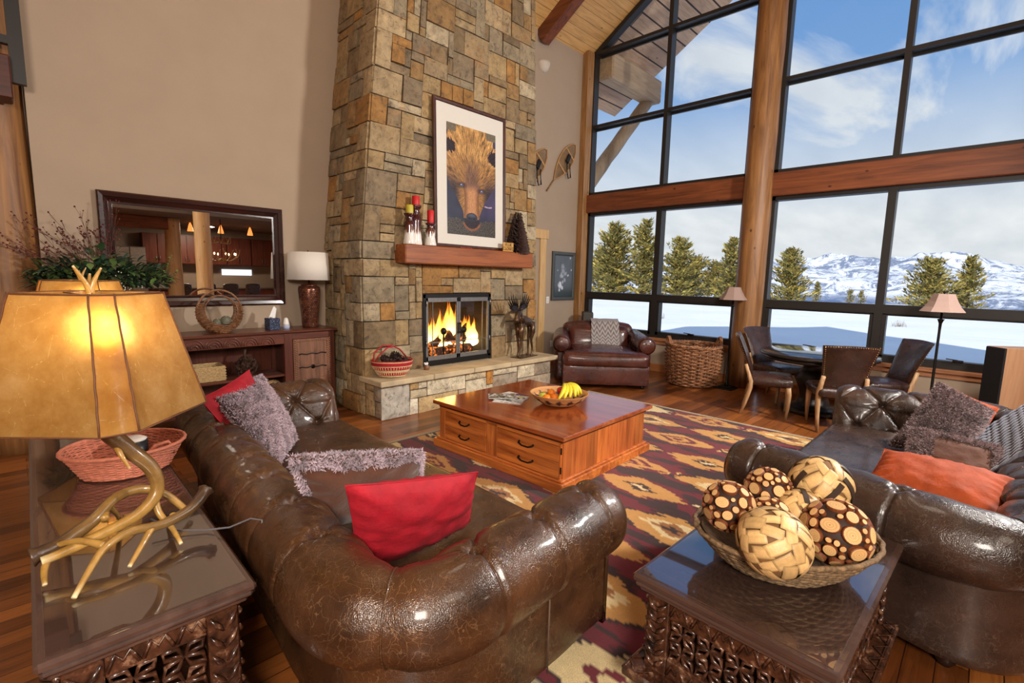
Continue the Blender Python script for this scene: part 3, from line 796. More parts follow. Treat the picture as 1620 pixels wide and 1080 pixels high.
def mat_flame():
    t = NT('flame'); t.t.nodes.remove(t.p)
    at = t.n('Attribute', attribute_name='Col').outputs['Color']; sp_ = t.n('SeparateColor'); t.L(at, sp_.inputs[0])
    lw = t.n('LayerWeight'); lw.inputs[0].default_value = .45
    col = t.ramp(sp_.outputs[0], [(0., (1., .75, .35)), (.35, (1., .62, .12)), (.75, (1., .32, .03)), (1., (.9, .14, .01))])
    em = t.n('Emission'); t.L(col, em.inputs[0])
    n = t.noise(t.co((6, 6, 2.5)), 2.2, 4, .6, 1.)
    st = t.math('MULTIPLY', t.math('SUBTRACT', 1.15, sp_.outputs[0]), 9.); t.L(st, em.inputs[1])
    tr = t.n('BsdfTransparent'); mx = t.n('MixShader')
    a = t.math('MULTIPLY', t.math('SUBTRACT', 1., lw.outputs['Facing']), t.math('MULTIPLY', t.ramp(n, [(.35, (.2, .2, .2)), (.55, (1, 1, 1))]), t.math('SUBTRACT', 1.25, sp_.outputs[0])))
    t.L(t.math('MINIMUM', a, 1.), mx.inputs[0]); t.L(tr.outputs[0], mx.inputs[1]); t.L(em.outputs[0], mx.inputs[2]); t.L(mx.outputs[0], t.out.inputs[0])
    return t.m
b = MB(); rnd = random.Random(3)
for k in range(34):
    x = rnd.uniform(3.76, 4.68); pk = 1 - abs(x - 4.2) / .58; h = .22 + .46 * max(0, pk) * rnd.uniform(.6, 1.1) + .06 * rnd.random(); y = rnd.uniform(5.2, 5.42); r = rnd.uniform(.06, .115); z0 = rnd.uniform(.55, .68); ph = rnd.random() * 9
    def fl(u, v):
        w = r * (sin(pi * min(1, v * 1.02) ** .6) ** .8 * (1 - v) ** .5 + .02) * (1 + .3 * nz(u * 2, v * 5, ph)); a = 2 * pi * u
        sw = .07 * v * nz(v * 3, ph)
        return (x + w * cos(a) + sw + .05 * v * (4.12 - x), y + .5 * w * sin(a), z0 + h * v)
    b.grid(12, 14, fl, closeu=True, colfn=lambda u, v: (v, 0, 0))
tag(b.build('fire', mat_flame()), 'yellow flames burning behind the glass fire doors', 'fire', kind='stuff')
lamp('POINT', 'fire_glow', (4.12, 5.3, .95), 14, (1, .5, .15), shadow_soft_size=.2)
b = MB(); rnd = random.Random(9)
for k in range(260):
    x, y = rnd.uniform(3.66, 4.6), rnd.uniform(5.06, 5.5); b.ball((x, y, .485 + .03 * rnd.random()), rnd.uniform(.008, .022), 6, 4)
tag(b.build('ember_bed', M_char), 'bed of glowing embers and ash under the logs', 'embers', kind='stuff')
# ---------------------------------------------------------------- soft furnishing helpers
def rbox(b, c, half, r, n=(10, 8, 4), puff=(0, 0, 0), M=None, mp=None):
    """rounded box; puff = extra bulge on x, y, z faces; mp(u,v,w,p) optional remap"""
    sm = b.smooth; b.smooth = True; hx, hy, hz = half
    for ax in range(3):
        for sg in (-1, 1):
            a1, a2 = [(1, 2), (2, 0), (0, 1)][ax]
            na, nb_ = n[a1], n[a2]; G = []
            for i in range(na + 1):
                row = []
                for j in range(nb_ + 1):
                    p = [0, 0, 0]; p[ax] = sg
                    # denser towards the edges
                    e = lambda t: math.copysign(abs(t) ** .75, t)
                    p[a1] = e(i / na * 2 - 1); p[a2] = e(j / nb_ * 2 - 1)
                    P = V((p[0] * hx, p[1] * hy, p[2] * hz))
                    q = V(tuple(max(-(h - r), min(h - r, P[k])) for k, h in enumerate(half)))
                    d = P - q; P = q + (d.normalized() * r if d.length > 1e-9 else V((0, 0, 0)))
                    for k in range(3):
                        o1, o2 = [(1, 2), (2, 0), (0, 1)][k]
                        P[k] += p[k] * puff[k] * (1 - p[o1] ** 2) * (1 - p[o2] ** 2) if abs(p[k]) > .5 else 0
                    P = V(c) + P
                    if mp: P = V(mp(p, P))
                    if M is not None: P = M @ P
                    row.append(b.vert(P))
                G.append(row)
            for i in range(na):
                for j in range(nb_):
                    f = (G[i][j], G[i + 1][j], G[i + 1][j + 1], G[i][j + 1]); b.face(f if sg > 0 else f[::-1])
    b.smooth = sm
def pillow4(b, BL, BR, TL, TR, th, seed=0, n=26, pinch=.05, wr=.010):
    BL, BR, TL, TR = V(BL), V(BR), V(TL), V(TR)
    N = ((BR - BL).cross(TL - BL)).normalized(); pts = {}
    def P(s, t, side):
        u, v = s * 2 - 1, t * 2 - 1
        us = u * (1 - pinch * (1 - v * v)); vs = v * (1 - pinch * (1 - u * u))
        a, c = (us + 1) / 2, (vs + 1) / 2
        p = BL.lerp(BR, a).lerp(TL.lerp(TR, a), c)
        k = max(0, (1 - abs(u) ** 2.6)) ** .62 * max(0, (1 - abs(v) ** 2.6)) ** .62
        w = wr * (nz(u * 3.2, v * 3.2, seed + side) + .5 * nz(u * 8, v * 8, seed)) * min(1, 4 * (1 - max(abs(u), abs(v)))) + wr * .6 * sin(atan2(v, u) * 22 + seed) * exp(-((max(abs(u), abs(v)) - .86) / .1) ** 2)
        return p + N * side * (th / 2 * k + w)
    b.grid(n, n, lambda s, t: P(s, t, 1)); b.grid(n, n, lambda s, t: P(s, t, -1), flip=True)
    return P, N
M_fur = attrmat('shaggy_pile', .9, var=.05, scale=5, bump=0, sheen=.3)
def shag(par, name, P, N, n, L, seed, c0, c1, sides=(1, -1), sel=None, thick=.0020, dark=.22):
    """one mesh of short curly tufts growing from the pillow surface"""
    b = MB(); rnd = random.Random(seed); cnt = 0
    while cnt < n:
        s, t = rnd.random(), rnd.random(); side = rnd.choice(sides)
        if sel and not sel(s, t, side):
            cnt += .15; continue
        cnt += 1
        p = P(s, t, side); e = .01
        du = P(min(1, s + e), t, side) - P(max(0, s - e), t, side); dv = P(s, min(1, t + e), side) - P(s, max(0, t - e), side)
        nn = du.cross(dv) * side
        nn = nn.normalized() if nn.length > 1e-9 else N * side
        d = (nn + V((rnd.uniform(-1, 1), rnd.uniform(-1, 1), rnd.uniform(-1, .6))) * .75).normalized()
        l = L * rnd.uniform(.6, 1.25); sd_ = d.orthogonal().normalized() * thick * rnd.uniform(.8, 1.6)
        k = rnd.uniform(.7, 1.2) * (.62 if nz(s * 6, t * 6, seed) > .22 else 1)
        m = p + d * l * .55; q = p + d * l + V((rnd.uniform(-1, 1), rnd.uniform(-1, 1), rnd.uniform(-1, 1))) * l * .35
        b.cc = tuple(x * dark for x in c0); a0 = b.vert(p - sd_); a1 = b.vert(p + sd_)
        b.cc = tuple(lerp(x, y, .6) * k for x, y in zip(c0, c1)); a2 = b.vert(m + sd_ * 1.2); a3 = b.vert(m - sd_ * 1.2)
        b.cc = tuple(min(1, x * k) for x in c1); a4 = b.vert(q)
        b.face((a0, a1, a2, a3)); b.face((a3, a2, a4))
    return b.build(name, M_fur, par, kind='stuff')

# ---------------------------------------------------------------- chesterfield sofas
ROC, RZ, RR = .20, .575, .142      # roll centre offset, height, radius
def chesterfield(name, label, loc, path, mat, seed, zs=.43, ztop=0, a=.30, rows=True, back_skip=False):
    t = thing(name, label, 'sofa', loc)
    O = V((loc[0], loc[1], 0))
    P = [V((x, y, 0)) - O for x, y in path]
    # inner line with small rounded corners
    line = []
    def seg(p, q, n):
        for i in range(n): line.append(p.lerp(q, i / n))
    rc = .09; cur = P[0]
    for k in (1, 2):
        d1 = (P[k] - P[k - 1]).normalized(); d2_ = (P[k + 1] - P[k]).normalized()
        s_, e_ = P[k] - d1 * rc, P[k] + d2_ * rc
        seg(cur, s_, max(4, int((s_ - cur).length / .0075)))
        for i in range(22):
            u = i / 22; line.append((s_.lerp(P[k], u)).lerp(P[k].lerp(e_, u), u))
        cur = e_
    seg(cur, P[3], max(4, int((P[3] - cur).length / .0075))); line.append(P[3])
    n = len(line); acc = [0]
    for i in range(1, n): acc.append(acc[-1] + (line[i] - line[i - 1]).length)
    S = acc[-1]
    crs = (P[1] - P[0]).cross(P[2] - P[1]).z; sg = -1 if crs > 0 else 1
    nor = []
    for i in range(n):
        d = line[min(i + 2, n - 1)] - line[max(i - 2, 0)]; d.normalize(); nor.append(V((-d.y, d.x, 0)) * sg)
    # smooth normals a little
    for _ in range(14): nor = [nor[0]] + [(nor[i - 1] + nor[i] * 2 + nor[i + 1]).normalized() for i in range(1, n - 1)] + [nor[-1]]
    face_l = .20; T0 = face_l; aend = radians(-72); TT = T0 + RR * (pi - aend)
    RZt = RZ + ztop
    def prof(q):       # q = arc length -> (o, z, normal o, normal z)
        if q < T0:
            f = q / T0; o = lerp(.0, ROC - RR, f ** 1.5); z = lerp(zs - .05, RZt, f); return o, z, -1., .15
        th = pi - (q - T0) / RR
        return ROC + RR * cos(th), RZt + RR * sin(th), cos(th), sin(th)
    seams = [min(range(n), key=lambda i_: (line[i_] - P[k]).length) for k in (1, 2)]; seams = [acc[i_] for i_ in seams]
    nb = round(S / a); a_ = S / nb; tA = T0 + RR * radians(92); rb = .19
    def disp(s, q):
        p = s / a_ - .5; w = (q - tA) / rb
        k = sst(-.25, .2, w)
        u, v = p + w / 2, p - w / 2
        du, dv = abs(u - round(u)), abs(v - round(v))
        cr = min(du, dv) * a_
        b1 = (sin(pi * du) * sin(pi * dv)) ** .5 * .024 - .010 * exp(-(cr / .010) ** 2)
        dp = abs(p - round(p)); fade = 1 - .55 * sst(.3, 2.2, w)
        b2 = (sin(pi * dp)) ** .55 * .006 * fade + .016 - .014 * fade * exp(-(dp * a_ / .010) ** 2)
        d = b1 * (1 - k) + b2 * k
        for (bs, bq) in ((round(p), 0.), (floor(p) + .5, -1.), (round(p), -2.)):
            x = (p - bs) * a_; y = (w - bq) * rb; r_ = sqrt(x * x + y * y)
            if r_ < .16:
                d -= .030 * exp(-(r_ / .024) ** 2) + .009 * exp(-(r_ / .055) ** 2)
                d += .0085 * abs(sin(atan2(y, x) * 5 + seed + bs)) ** .5 * exp(-((r_ - .05) / .034) ** 2)
        for sc_ in seams: d -= .016 * exp(-((s - sc_) / .009) ** 2) + .012 * exp(-((s - sc_) / .05) ** 2)
        edge = min(s, S - s)
        d *= sst(-.01, .07, edge) if edge < .07 else 1
        return d + .004 * nz(s * 4, q * 5, seed) + .0015 * nz(s * 22, q * 14, seed)
    NT_ = 118
    b = MB()
    def F(u, v):
        fi = u * (n - 1); i = min(int(fi), n - 2); f = fi - i
        c = line[i].lerp(line[i + 1], f); N = nor[i].lerp(nor[i + 1], f).normalized(); s = lerp(acc[i], acc[i + 1], f)
        q = v * TT; o, z, no, nzz = prof(q); d = disp(s, q)
        o += no * d; z += nzz * d
        e = min(s, S - s)
        if e < .035:    # rounded ends
            k = 1 - .10 * (1 - e / .035) ** 2; o = ROC + (o - ROC) * k; z = RZt + (z - RZt) * k if q > T0 * .5 else z
        return c + N * o + V((0, 0, z))
    b.grid(n - 1, NT_, F, flip=(sg > 0))
    up_ = b.build('tufted_upholstery', mat, t)
    for sc_ in seams:
        i = min(range(n), key=lambda k: abs(acc[k] - sc_)); sb = MB(); pts = []
        for k in range(20, 61):
            q = k / 60 * TT; o, z, no, nzz = prof(q); d = disp(sc_, q) + .002; pts.append(line[i] + nor[i] * (o + no * d) + V((0, 0, z + nzz * d)))
        sb.tube(pts, .0035, 6); sb.build('corner_seam', mat, t)
    # end caps: the scroll fronts
    for e in (0, 1):
        b = MB(); i = 0 if e == 0 else n - 1; c, N = line[i], nor[i]
        out = (P[0] - P[1]).normalized() if e == 0 else (P[3] - P[2]).normalized()
        ring = []
        for k in range(0, NT_ + 1, 2):
            o, z, no, nzz = prof(k / NT_ * TT); kk = .9; ring.append((ROC + (o - ROC) * kk if k / NT_ * TT > T0 * .5 else o, RZt + (z - RZt) * kk if k / NT_ * TT > T0 * .5 else z))
        ring += [(.25, .42), (.25, .07), (.0, .07)]
        loops = []
        cx, cz = .15, .40
        for (sc_, off) in ((1, -.02), (1, .006), (.93, .018), (.8, .022), (.4, .024)):
            loops.append([b.vert(c + N * lerp(cx, o, sc_) + out * off + V((0, 0, lerp(cz, z, sc_)))) for o, z in ring])
        b.smooth = True
        for A, B in zip(loops, loops[1:]):
            m = len(A)
            for k in range(m): b.face((A[k], A[(k + 1) % m], B[(k + 1) % m], B[k]))
        b.face(loops[-1]); b.build('arm_front', mat, t)
    # outer panels below the roll
    b = MB()
    def G(u, v):
        fi = u * (n - 1); i = min(int(fi), n - 2); f = fi - i
        c = line[i].lerp(line[i + 1], f); N = nor[i].lerp(nor[i + 1], f).normalized()
        z = lerp(RZt - RR + .03, .07, v); return c + N * (.245 + .006 * nz(fi * .05, z * 3, seed) - .02 * (v > .97)) + V((0, 0, z))
    b.grid(n - 1, 14, G, flip=(sg < 0)); b.build('outer_panel', mat, t)
    # vertical seams
    b = MB()
    for s0 in [.42, S - .42, S / 2]:
        i = min(range(n), key=lambda k: abs(acc[k] - s0)); c, N = line[i], nor[i]
        b.tube([c + N * .25 + V((0, 0, RZt - RR)), c + N * .25 + V((0, 0, .08))], .0035, 5)
    b.build('panel_seam', simple('seam_thread', srgb(92, 70, 54), .8) if 'seam_thread' not in bpy.data.materials else bpy.data.materials['seam_thread'], t, kind='stuff')
    # buttons, each its own part
    btn = None
    bm = MB(); bm.ball((0, 0, 0), .013, 10, 6, sc=(1, 1, .6))
    for k in range(nb):
        for (sk, q) in ((k + .5, tA), (k + 1., tA - rb), (k + .5, tA - 2 * rb)):
            s = sk * a_
            if s > S - .05 or q < .02: continue
            i = min(range(n - 1), key=lambda j: abs(acc[j] - s)); o, z, no, nzz = prof(q); d = disp(s, q) + .002
            pos = line[i] + nor[i] * (o + no * d) + V((0, 0, z + nzz * d)); nn = (nor[i] * no + V((0, 0, nzz))).normalized()
            if btn is None: btn = bm.build('button', mat, t)
            else: btn = btn.copy(); COL.objects.link(btn); btn.parent = t
            btn.location = pos; btn.rotation_mode = 'QUATERNION'; btn.rotation_quaternion = nn.to_track_quat('Z', 'Y')
    # seat cushion mapped onto the inner quad, front rail, feet
    A, B_, C_, D = P[1], P[2], P[3], P[0]
    f1 = (D - A).normalized() * .015; f2 = (C_ - B_).normalized() * .015
    def mp(p, q):
        u, v = q[0], q[1]; a0 = A.lerp(B_, (u + 1) / 2); a1 = (D + f1).lerp(C_ + f2, (u + 1) / 2); r_ = a0.lerp(a1, (v + 1) / 2)
        return V((r_.x, r_.y, q[2] + .004 * nz(r_.x * 4, r_.y * 4, seed) + .0025 * nz(r_.x * 14, r_.y * 9, seed)))
    b = MB(); rbox(b, (0, 0, .345), (.995, .99, .09), .05, (46, 26, 8), (0, 0, .03), mp=mp); b.build('seat_cushion', mat, t)
    b = MB(); rbox(b, (0, 0, .17), (1.02, .985, .10), .02, (20, 10, 4), mp=lambda p, q: V(((lambda r_: (r_.x, r_.y, q[2]))(A.lerp(B_, (q[0] + 1) / 2).lerp(D.lerp(C_, (q[0] + 1) / 2), (q[1] + 1) / 2))))); b.build('seat_rail', mat, t)
    M_foot = bpy.data.materials.get('dark_foot') or simple('dark_foot', srgb(40, 26, 18), .4)
    for (k, ref) in ((0, P[0]), (3, P[3]), (1, P[1]), (2, P[2])):
        b = MB(); nn = nor[0] if k in (0, 1) else nor[-1]; dd = (P[0] - P[1]).normalized() if k in (0, 1) else (P[3] - P[2]).normalized()
        c = ref + nn * .13 - dd * (.07 if k in (0, 3) else -.02)
        b.lathe([(.022, 0), (.035, .02), (.04, .045), (.03, .06), (.04, .075)], 16, c); b.build('foot', M_foot, t)
    return t
M_lea1 = leather('brown_leather', srgb(42, 24, 13), srgb(82, 51, 29), .30, crack=srgb(150, 112, 78))
M_lea2 = leather('espresso_leather', srgb(36, 25, 20), srgb(66, 47, 38), .28, crack=srgb(110, 88, 72))
chesterfield('tufted_sofa', 'long brown leather button-tufted sofa on the left with red and fur pillows', (1.1, 2.5, 0),
             [(1.76, 1.34), (.86, 1.31), (1.04, 3.72), (1.80, 3.70)], M_lea1, 3)
chesterfield('tufted_sofa', 'espresso leather button-tufted sofa on the right with the orange pillow', (3.9, .3, 0),
             [(3.06, .88), (2.80, -.08), (4.98, -.08), (4.87, .84)], M_lea2, 8)

# ---------------------------------------------------------------- pillows
M_velr = simple('red_velvet', srgb(162, 8, 30), .75, var=.2, scale=14, bump=.25, bscale=60, sheen=.0)
M_velo = simple('orange_velvet', srgb(160, 62, 6), .75, var=.22, scale=12, bump=.25, bscale=60, sheen=.0)
M_suede = simple('brown_suede', srgb(84, 42, 18), .9, var=.2, scale=10, bump=.2, bscale=70, sheen=.4)
M_furb = simple('fur_backing', srgb(90, 70, 72), .95, var=.2, scale=30)
def pillow(label, name, mat, th, seed, corners, cat='pillow', part='cover'):
    O = V((sum(c[0] for c in corners) / 4, sum(c[1] for c in corners) / 4, min(c[2] for c in corners)))
    t = thing(name, label, cat, O, 0, None); L = [V(c) - O for c in corners]
    b = MB(); P, N = pillow4(b, L[0], L[1], L[2], L[3], th, seed); b.build(part, mat, t)
    # piping around the edge
    e = MB(); pts = [P(s, 0, 0) for s in [i / 12 for i in range(12)]] + [P(1, s, 0) for s in [i / 12 for i in range(12)]] + [P(1 - s, 1, 0) for s in [i / 12 for i in range(12)]] + [P(0, 1 - s, 0) for s in [i / 12 for i in range(12)]]
    e.tube(pts, .003, 5, closed=True); e.build('edge_seam', mat, t)
    return t, P, N
MAUVE0, MAUVE1 = srgb(96, 62, 64), srgb(214, 192, 204)
pillow('red velvet pillow in front of the near arm of the left sofa', 'throw_pillow', M_velr, .17, 1, [(.84, 1.62, .46), (1.42, 1.62, .47), (.72, 1.44, .915), (1.30, 1.44, .80)])
t, P, N = pillow('brown suede pillow with a shaggy fur border, behind the front red pillow', 'throw_pillow', M_suede, .16, 2, [(.86, 2.0, .46), (1.42, 2.02, .47), (.70, 1.86, .90), (1.34, 1.88, .76)])
shag(t, 'fur_trim', P, N, 11000, .020, 5, MAUVE0, MAUVE1, sides=(1, -1), sel=lambda s, t, sd_: t > .90 + .03 * nz(s * 9, 2) or s > .95 or s < .03)
t, P, N = pillow('shaggy mauve grey fur pillow on the far end of the left sofa', 'fur_pillow', M_furb, .15, 3, [(1.0, 2.84, .47), (1.3, 3.29, .47), (.80, 3.16, .86), (1.15, 3.48, .91)])
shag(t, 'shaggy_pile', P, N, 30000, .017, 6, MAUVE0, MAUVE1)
pillow('red pillow tucked behind the fur pillow on the left sofa', 'throw_pillow', M_velr, .13, 4, [(.94, 3.02, .46), (1.22, 3.42, .46), (.715, 3.16, .875), (1.045, 3.36, .975)])
pillow('long orange velvet pillow beside the near arm of the right sofa', 'throw_pillow', M_velo, .16, 5, [(3.02, -.14, .57), (3.03, .38, .56), (3.36, -.20, .68), (3.34, .33, .70)])
t, P, N = pillow('small brown pillow with a fur edge, between the orange and the big fur pillow', 'throw_pillow', M_suede, .14, 6, [(3.56, -.16, .48), (3.58, .28, .48), (3.86, -.14, .71), (3.82, .26, .74)])
DK0, DK1 = srgb(74, 52, 50), srgb(164, 140, 142)
shag(t, 'fur_trim', P, N, 10000, .019, 7, DK0, hue(DK1, 1.15), sel=lambda s, t, sd_: t > .82 or s > .70 or (s < .1 and t > .5))
t, P, N = pillow('big shaggy grey brown fur pillow on the right sofa', 'fur_pillow', M_furb, .17, 7, [(4.36, -.02, .48), (4.27, .40, .48), (4.72, -.10, .75), (4.64, .20, .92)])
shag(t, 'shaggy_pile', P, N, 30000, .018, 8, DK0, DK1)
pillow('orange red pillow peeping out behind the big fur pillow', 'throw_pillow', M_velo, .12, 8, [(4.55, -.04, .47), (4.48, .3, .47), (4.84, -.13, .76), (4.80, .12, .86)])
# knitted blanket over the right sofa
t = thing('knit_blanket', 'chunky grey knitted blanket thrown over the seat and back of the right sofa', 'blanket', (4.2, -.1, .46))
b = MB(); M_knit = simple('grey_wool', srgb(104, 104, 116), .9, var=.2, scale=40, bump=.3, sheen=.3)
ctl = [[V((4.62, .08, .475)), V((4.05, .10, .47)), V((3.62, .08, .47))], [V((4.66, -.10, .60)), V((4.1, -.12, .56)), V((3.66, -.10, .54))], [V((4.72, -.26, .78)), V((4.2, -.27, .755)), V((3.70, -.26, .745))], [V((4.74, -.42, .74)), V((4.2, -.42, .735)), V((3.72, -.42, .72))]]
def bz(u, v):
    def q3(r, t): return (r[0].lerp(r[1], t)).lerp(r[1].lerp(r[2], t), t)
    rows = [q3(r, u) for r in ctl]; k = v * 3; i = min(int(k), 2); f = k - i; f = f * f * (3 - 2 * f) * .5 + f * .5
    return rows[i].lerp(rows[i + 1], f)
nr = 17
for k in range(nr):
    u = k / (nr - 1)
    for ph in (0, pi):
        pts = []
        for j in range(70):
            v = j / 69; p = bz(u, v) + V((.012 * sin(v * 46 + ph), .012, .040 + .008 * cos(v * 46 + ph)))
            pts.append(p - V((4.2, -.1, .46)))
        b.tube(pts, .0105, 6)
b.build('cable_knit', M_knit, t)
b = MB(); b.grid(24, 24, lambda u, v: bz(u, v) + V((0, .012, .034)) - V((4.2, -.1, .46))); b.build('backing', simple('dark_grey_wool', srgb(70, 70, 82), .9, var=.2, scale=20), t)

# ---------------------------------------------------------------- chair and a half, red brown leather
M_lea3 = leather('oxblood_leather', srgb(52, 22, 16), srgb(92, 44, 32), .28)
t = thing('leather_armchair', 'wide red brown leather armchair with rolled arms by the glass wall', 'armchair', (6.62, 4.42, 0), radians(-49))
# local: x = width, -y = front
b = MB(); rbox(b, (0, -.02, .20), (.50, .60, .15), .03, (12, 12, 6), (0, .012, 0)); rbox(b, (0, -.56, .20), (.60, .16, .15), .03, (12, 6, 6), (0, .012, 0)); b.build('base', M_lea3, t)
b = MB(); rbox(b, (0, -.08, .40), (.485, .60, .095), .06, (20, 16, 8), (0, .02, .045)); rbox(b, (0, -.57, .40), (.60, .17, .105), .07, (20, 10, 8), (0, .02, .03)); b.build('seat_cushion', M_lea3, t)
for s in (-1, 1):
    b = MB(); rbox(b, (s * .60, .12, .30), (.095, .46, .27), .05, (6, 12, 8)); 
    b.tube([(s * .61, -.39 + .01 * k, .585) for k in (-1, 0, 1)] + [(s * .61, -.25, .59), (s * .60, .1, .60), (s * .57, .5, .63)], [.10, .125, .13, .13, .13, .12], 24); b.build('arm', M_lea3, t)
    f = MB(); f.tube([(s * .61, -.395, .585), (s * .61, -.41, .585)], [.118, .10], 24); f.build('arm_front', M_lea3, t)
b = MB(); rbox(b, (0, .50, .48), (.56, .12, .34), .08, (16, 6, 10), (0, 0, .06), mp=lambda p, q: V((q[0], q[1] + .12 * (q[2] - .3), q[2]))); b.build('backrest', M_lea3, t)
b = MB(); rbox(b, (0, .32, .60), (.47, .10, .20), .08, (16, 6, 10), (0, .04, .03), mp=lambda p, q: V((q[0], q[1] + .2 * (q[2] - .45), q[2]))); b.build('back_cushion', M_lea3, t)
t.scale = (1.06, 1.06, 1.03)
for x, y in ((-.52, -.64), (.52, -.64), (-.44, .52), (.44, .52)):
    b = MB(); b.lathe([(.02, 0), (.032, .015), (.032, .05)], 12, (x, y, 0)); b.build('foot', M_iron, t)
# chevron throw
def mat_chev():
    t = NT('chevron_weave'); tc = t.n('TexCoord'); sp_ = t.n('SeparateXYZ'); t.L(tc.outputs['UV'], sp_.inputs[0])
    a = t.n('Attribute', attribute_name='Col').outputs['Color']; t.set(color=a, rough=.9, sheen=.3)
    t.bump(t.noise(t.co(), 120, 2), .4, .004); return t.m
tt = thing('chevron_throw', 'grey and white chevron throw hanging over the back of the red brown armchair', 'blanket', (6.62, 4.42, .5), radians(-49))
b = MB()
def thr(u, v):
    x = lerp(-.13, .33, u) + .01 * nz(v * 3, 5); w = v
    pts = [(.66, .60), (.56, .885), (.47, .90), (.36, .86), (.22, .64), (.14, .50)]
    k = w * 5; i = min(int(k), 4); f = k - i; y = lerp(pts[i][0], pts[i + 1][0], f); z = lerp(pts[i][1], pts[i + 1][1], f)
    return (x, y - .0 + .012 * nz(u * 5, v * 5), z - .5 + .035 + .008 * nz(u * 6, v * 6, 2))
def chc(u, v):
    zz = v * 13 + abs(((u * 5) % 1) - .5) * 2.0
    k = (zz % 1); return hue(srgb(176, 168, 166), .95) if k < .5 else srgb(112, 104, 104)
b.grid(80, 90, thr, colfn=chc)
o = b.build('woven_cloth', mat_chev(), tt); md = o.modifiers.new('thick', 'SOLIDIFY'); md.thickness = .008
# ---------------------------------------------------------------- rug
def rugcol(x, y):
    """ikat medallions stretched along y with comb-toothed edges"""
    st = floor(x / .027); r1 = random.Random(st * 7 + 1).uniform(-1, 1)
    yy = y + .055 * r1 + .05 * sin(x * 3.1)
    RED, GOLD, CRM, BRN, TAN = srgb(112, 16, 34), srgb(206, 150, 76), srgb(232, 206, 152), srgb(54, 24, 26), srgb(160, 104, 52)
    colw = .44; ci = floor(x / colw); fx = (x / colw - ci) - .5
    per = .86; off = (ci % 2) * per / 2 + .2 * nz(ci * 3.3); fy = (yy + off) / per; cj = floor(fy); fy = (fy - cj) - .5
    kind = (ci * 2 + cj * 3) % 4
    d = abs(fy) / (.47 if kind % 2 else .42) + (abs(fx) / (.43 if kind % 2 else .38)) ** 1.3
    col = RED
    if nz(x * 5.5, yy * 2.4, 5) > .20 or (abs(abs(fx) - .46) < .05 and abs(fy) < .40 and kind != 1): col = BRN
    if d < 1.18: col = BRN if kind % 2 else RED
    if d < 1.02: col = (GOLD, CRM, GOLD, GOLD)[kind]
    if d < .55: col = (GOLD, CRM, RED, CRM)[kind]
    if d < .34: col = (BRN, RED, GOLD, TAN)[kind]
    if d < .15: col = (CRM, CRM, RED, BRN)[kind]
    # small diamonds between
    gx = (x / colw + .5); gx = abs(gx - round(gx)); gy = ((yy + off * .5) / .43); gy = abs(gy - round(gy))
    if d > 1.22 and gx / .17 + gy / .20 < 1: col = CRM if gx / .17 + gy / .20 < .5 else GOLD
    return col
RX0, RX1, RYa, RYb = 1.30, 5.72, .30, 3.98
b = MB(); nu, nv = 300, 250
def rugc(u, v):
    x, y = lerp(RX0, RX1, u), lerp(RYa, RYb, v)
    e = min(x - RX0, RX1 - x, y - RYa, RYb - y); k = 1 + .10 * nz(x * 30, y * 30)
    if e < .05: return hue(srgb(178, 160, 128), k)
    if e < .07: return hue(srgb(48, 24, 24), k)
    return hue(rugcol(x, y), k)
rnd = random.Random(2)
b.grid(nu, nv, lambda u, v: (lerp(RX0, RX1, u), lerp(RYa, RYb, v), .014 + .0012 * rnd.random()), colfn=rugc)
b.cc = srgb(150, 130, 100); b.box((RX0, RYa, 0.001), (RX1, RYb, .0125))
t = NT('wool_rug'); a = t.n('Attribute', attribute_name='Col').outputs['Color']
t.set(color=t.mix(1., a, t.ramp(t.noise(t.co(), 260, 2), [(.3, (.72, .72, .72)), (.7, (1.2, 1.2, 1.2))]), 'MULTIPLY'), rough=.95, sheen=.15); t.bump(t.noise(t.co(), 320, 2), .6, .006)
tag(b.build('area_rug', t.m), 'wine red and gold ikat patterned wool rug under the coffee table', 'rug')

# ---------------------------------------------------------------- coffee table
W1 = (srgb(124, 52, 20), srgb(196, 104, 46))
M_tt = wood('glossy_rosewood_top', srgb(112, 48, 22), srgb(176, 90, 42), .12, coat=.6, axis=1, scale=.7, bump=.02)
M_tw = wood('honey_rosewood', srgb(134, 58, 18), srgb(226, 132, 58), .32, coat=.25, axis=1, scale=.8, bump=.06)
M_twv = wood('honey_rosewood_upright', srgb(126, 54, 18), srgb(226, 132, 62), .32, coat=.25, axis=2, scale=.8, bump=.06)
t = thing('coffee_table', 'square honey brown wooden coffee table with black drawer pulls on the rug', 'coffee table', (3.40, 2.88, .0145), radians(1.5))
hx, hy = .635, .705
b = MB(); b.box((-hx - .055, -hy - .055, .405), (hx + .055, hy + .055, .44), bev=.006); b.build('table_top', M_tt, t)
b = MB(); b.box((-hx - .01, -hy - .01, .375), (hx + .01, hy + .01, .405)); b.build('top_moulding', simple('dark_rosewood', srgb(88, 36, 18), .4, var=.2), t)
b = MB(); b.box((-hx, -hy, .06), (hx, hy, .376)); 
b.build('body', M_twv, t)
